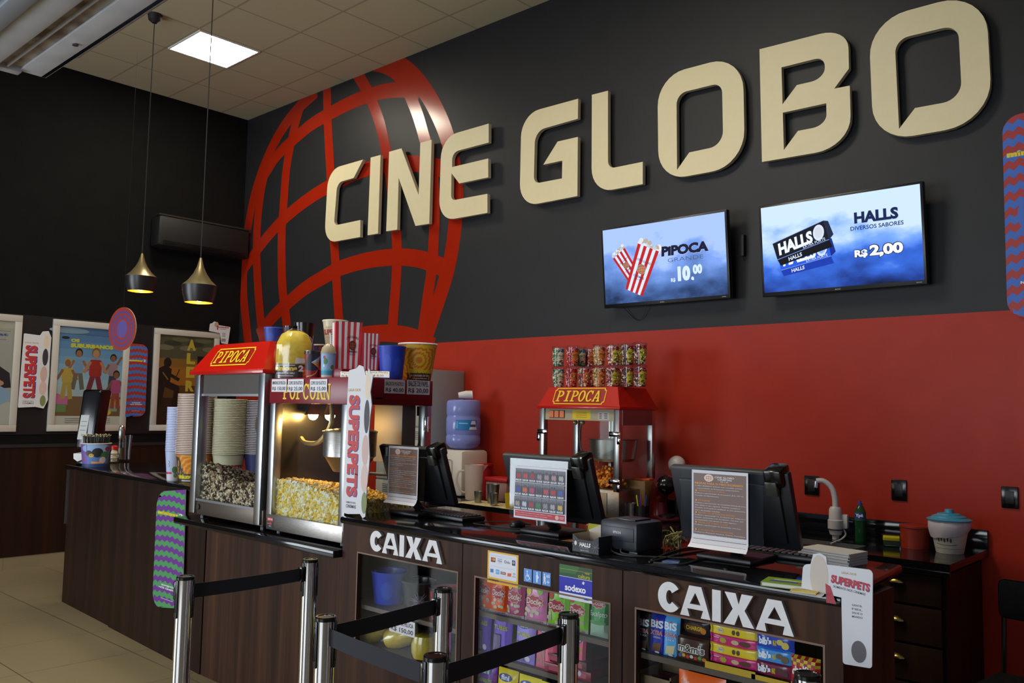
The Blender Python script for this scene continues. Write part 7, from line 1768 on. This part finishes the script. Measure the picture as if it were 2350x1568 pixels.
def sc2(A, w, h):
    def halls(cx, cy, c1, c2, c3, rot, s_, ct):
        c_, sn = math.cos(R(rot)), math.sin(R(rot)); f = lambda x, y: (cx+(x*c_-y*sn)*s_, cy+(x*sn+y*c_)*s_)
        A.poly([f(-.5, -.16), f(.5, -.16), f(.5, .20), f(-.5, .16)], EM(c1)); A.poly([f(-.5, -.16), f(.5, -.16), f(.52, -.30), f(-.47, -.28)], EM(c2)); A.poly([f(.5, -.16), f(.6, -.1), f(.58, .16), f(.5, .20)], EM(c3)); A.line(f(-.5, -.155), f(.5, -.155), .004, EM('#7090d8')); A.line(f(-.5, .16), f(.5, .2), .003, EM('#90a8e0'))
        x, y = f(-.44, -.10); A.text('HALLS', x, y, .66*s_, .22*s_, EM('#e8f0fc'), .05, .15, rot); x, y = f(.36, .03); A.ell(x, y, .1*s_, .14*s_, EM('#d0dcf4'), 18, rot-20); A.ell(x, y, .07*s_, .1*s_, EM(ct), 18, rot-20); x, y = f(.02, -.14); A.text('EXTRA FORTE', x, y, .42*s_, .05*s_, EM('#c8d8f4'), .01, 0, rot); x, y = f(-.3, -.255); A.text('HALLS', x, y, .26*s_, .07*s_, EM('#d0dcf4'), .03, .1, rot)
    halls(w*.28, h*.39, '#2458d8', '#1438a8', '#0c2888', 10, w*.34, '#88b0f0'); halls(w*.26, h*.55, '#0c0f20', '#060812', '#1c2440', 15, w*.36, '#c8d0dc')
    A.text('HALLS', w*.612, h*.665, w*.262, h*.125, EM('#a8c0f4'), .05); A.text('HALLS', w*.61, h*.672, w*.262, h*.125, EM('#10204c'), .05); A.text('DIVERSOS SABORES', w*.585, h*.60, w*.315, h*.045, EM('#183070'), .02)
    A.text('R$', w*.60, h*.29, w*.085, h*.1, EM('#0c1430'), .12); A.text('2,00', w*.69, h*.275, w*.205, h*.155, EM('#0c1430'), .10); A.text('R$', w*.603, h*.294, w*.079, h*.09, EM('#f0f4fc'), .05); A.text('2,00', w*.694, h*.285, w*.197, h*.137, EM('#f0f4fc'), .05)
S2 = screen_mat('screen_cloud', [(.38, '#040a20'), (.52, '#1c3c90'), (.68, '#3468d8'), (.85, '#78a8fc'), (1.05, '#c8e0fc')], 3.2, TE, 4.1)
tv('television showing two candy packs and a price, beside the wavy tag side', 6.43, 7.402, 2.290, 2.862, sc2, S2)
# ================================================================ barrier posts with belts
HP = .94
def stanchion(label, x, y, clips):
    t = thing('stanchion', label, 'barrier post', (x, y, 0), 0, 'chrome belt barrier posts')
    m = MB(); m.lathe([(0, 0), (.16, 0), (.165, .008), (.15, .02), (.05, .032), (.03, .035), (0, .035)], CHROME, 36); m.build('base', t)
    m = MB(); m.lathe([(.0305, .03), (.0305, HP-.01)], CHROME, 32); m.build('post', t)
    m = MB(); m.lathe([(.0312, HP-.012), (.0315, HP-.003), (.029, HP), (.024, HP), (.022, HP-.002), (0, HP-.002)], BLACK_S, 32); m.build('cap', t)
    cdir = math.degrees(math.atan2(CAM.y-y, CAM.x-x))
    for a in (cdir+63, cdir-63, cdir+180):
        m = MB(); M = Matrix.Rotation(R(a-90+90+90), 4, 'Z'); m.box((-.010, -.0335, HP-.145), (.010, -.029, HP-.012), BLACK, .003, M); m.box((-.005, -.0345, HP-.125), (.005, -.033, HP-.03), BLACK_S, .002, M); m.build('belt_slot', t)
    return t
def belt(t, x, y, x2, y2):
    d = Vector((x2-x, y2-y, 0)); n = d.normalized(); L = d.length
    m = MB(); a, b = n*.033, d-n*.033; zt, zb = HP-.032, HP-.082; nx = Vector((-n.y, n.x, 0))*.0009
    N = 10; vs = []; fs = []
    for i in range(N+1):
        f = i/N; p = a+(b-a)*f; s_ = -.003*(1-(2*f-1)**2)
        vs += [p+nx+Vector((0, 0, zt+s_)), p+nx+Vector((0, 0, zb+s_)), p-nx+Vector((0, 0, zb+s_)), p-nx+Vector((0, 0, zt+s_))]
    for i in range(N):
        for k in range(4): fs.append((4*i+k, 4*i+(k+1) % 4, 4*i+4+(k+1) % 4, 4*i+4+k))
    m.add(vs, fs, col('#15171f', .75)); m.build('belt', t)
    m = MB(); rot = Matrix.Translation((d.x-n.x*.04, d.y-n.y*.04, 0)) @ Matrix.Rotation(math.atan2(n.y, n.x), 4, 'Z'); m.box((-.008, -.014, zb-.004), (.008, .014, zt+.004), BLACK_S, .003, rot); m.build('belt_clip', t)
def px_post(u, v): return oz(u, v, HP)
SP = {k: px_post(*p) for k, p in dict(A=(426, 1322), B=(712, 1283), C=(748, 1414), D=(1018, 1350), E=(1000, 1503), F=(1305, 1408), G=(1853, 1545)).items()}
LB = dict(A='chrome barrier post nearest the end counter, at the front left', B='chrome barrier post in front of the shelf below the popcorn machines', C='chrome barrier post with two belts, in front of the left desk letters', D='chrome barrier post in front of the plush toy window', E='chrome barrier post at the bottom edge between two belts', F='chrome barrier post in front of the candy bag window', G='chrome barrier post top showing below the chocolate bars')
ST = {k: stanchion(LB[k], SP[k].x, SP[k].y, {'C': 10, 'E': 10}.get(k, 0)) for k in SP}
for a, b in (('A', 'B'), ('C', 'D'), ('C', 'E'), ('E', 'F')): belt(ST[a], SP[a].x, SP[a].y, SP[b].x, SP[b].y)
m = MB(); M = Matrix.Translation((-.04, -.005, 0)); m.box((-.012, -.014, HP-.09), (.006, .014, HP-.024), BLACK_S, .004, M); m.build('belt_clip', ST['A'])
# ---------------------------------------------------------------- goods in the plush toy window
zc = SH1+.001
def big(label, u, rt, rb, h, c, art, y, rim=None):
    P = oy(u, 1350, y); return cup('popcorn_bucket', label, 'bucket', Vector((P.x, y, zc)), rt, rb, h, c, art, rim, None, .2)
big('royal blue plastic bucket behind the left desk window', 893, .078, .062, .135, '#1c40c8', lambda A, W, h: (A.rect(-W/2, 0, W, h, '#1c40c8'), A.ell(-W*.05, h*.45, W*.12, h*.28, '#2c54d8')), YF+.14, '#2448c0')
big('grey black plastic bucket in the middle of the left desk window', 962, .075, .06, .125, '#1c1c1e', lambda A, W, h: (A.ell(0, h*.35, W*.12, h*.25, '#4a4450'), [A.line((0, h*.4), (W*.2*math.cos(k), h*.4+h*.3*math.sin(k)), .002, '#8a8494') for k in range(12)]), YF+.13, '#3a3c40')
big('red and black plastic bucket at the right of the left desk window', 1024, .07, .058, .125, '#a01c28', lambda A, W, h: (A.rect(-W*.3, h*.2, W*.3, h*.7, '#1c2030'), A.rect(-W/2, h*.92, W, h*.08, '#141416')), YF+.12, '#17171a')
PL = bpy.data.materials['yellow_plush']
for k, (u, y, r, hh, rx, lb) in enumerate(((862, YF+.13, .065, .15, 62, 'yellow plush bundle lying left behind the price tag in the window'), (925, YF+.16, .07, .16, 70, 'yellow plush bundle in the middle of the lower window shelf'), (975, YF+.10, .055, .11, 0, 'round yellow plush bundle at the right in clear plastic'))):
    P = oy(u, 1440, y); t = thing('plush_toy', lb, 'plush toy', (P.x, y, W1B-.003), R(20*k), 'wrapped plush toys in the desk window')
    Mx = Matrix.Translation((0, 0, r*.75)) @ Matrix.Rotation(R(rx), 4, 'Y') @ Matrix.Diagonal((.72 if rx else 1, .9, 1, 1)) @ Matrix.Translation((0, 0, -hh/2 if rx else -r*.74))
    m = MB(); m.lathe([(0, 0), (r*.8, .01), (r*.98, hh*.3), (r, hh*.6), (r*.75, hh*.9), (r*.3, hh*.99), (0, hh)], PL, 24, mtx=Mx); m.build('body', t)
    m = MB(); m.lathe([(r*.86, .0), (r*1.04, hh*.28), (r*1.07, hh*.6), (r*.9, hh*.92), (r*.4, hh*1.05)], WRAP, 18, mtx=Mx); m.build('wrapper', t)
a, b = oy(893, 1412, YF+.004), oy(950, 1462, YF+.004)
card('price_tag', 'white paper price tag on the glass of the plush toy window', 'price tag', ((a.x+b.x)/2, YF+.0075, oy(922, 1458, YF).z), b.x-a.x, .06, ['MINIONS DE PELÚCIA', 'R$ 150,00'], 0)
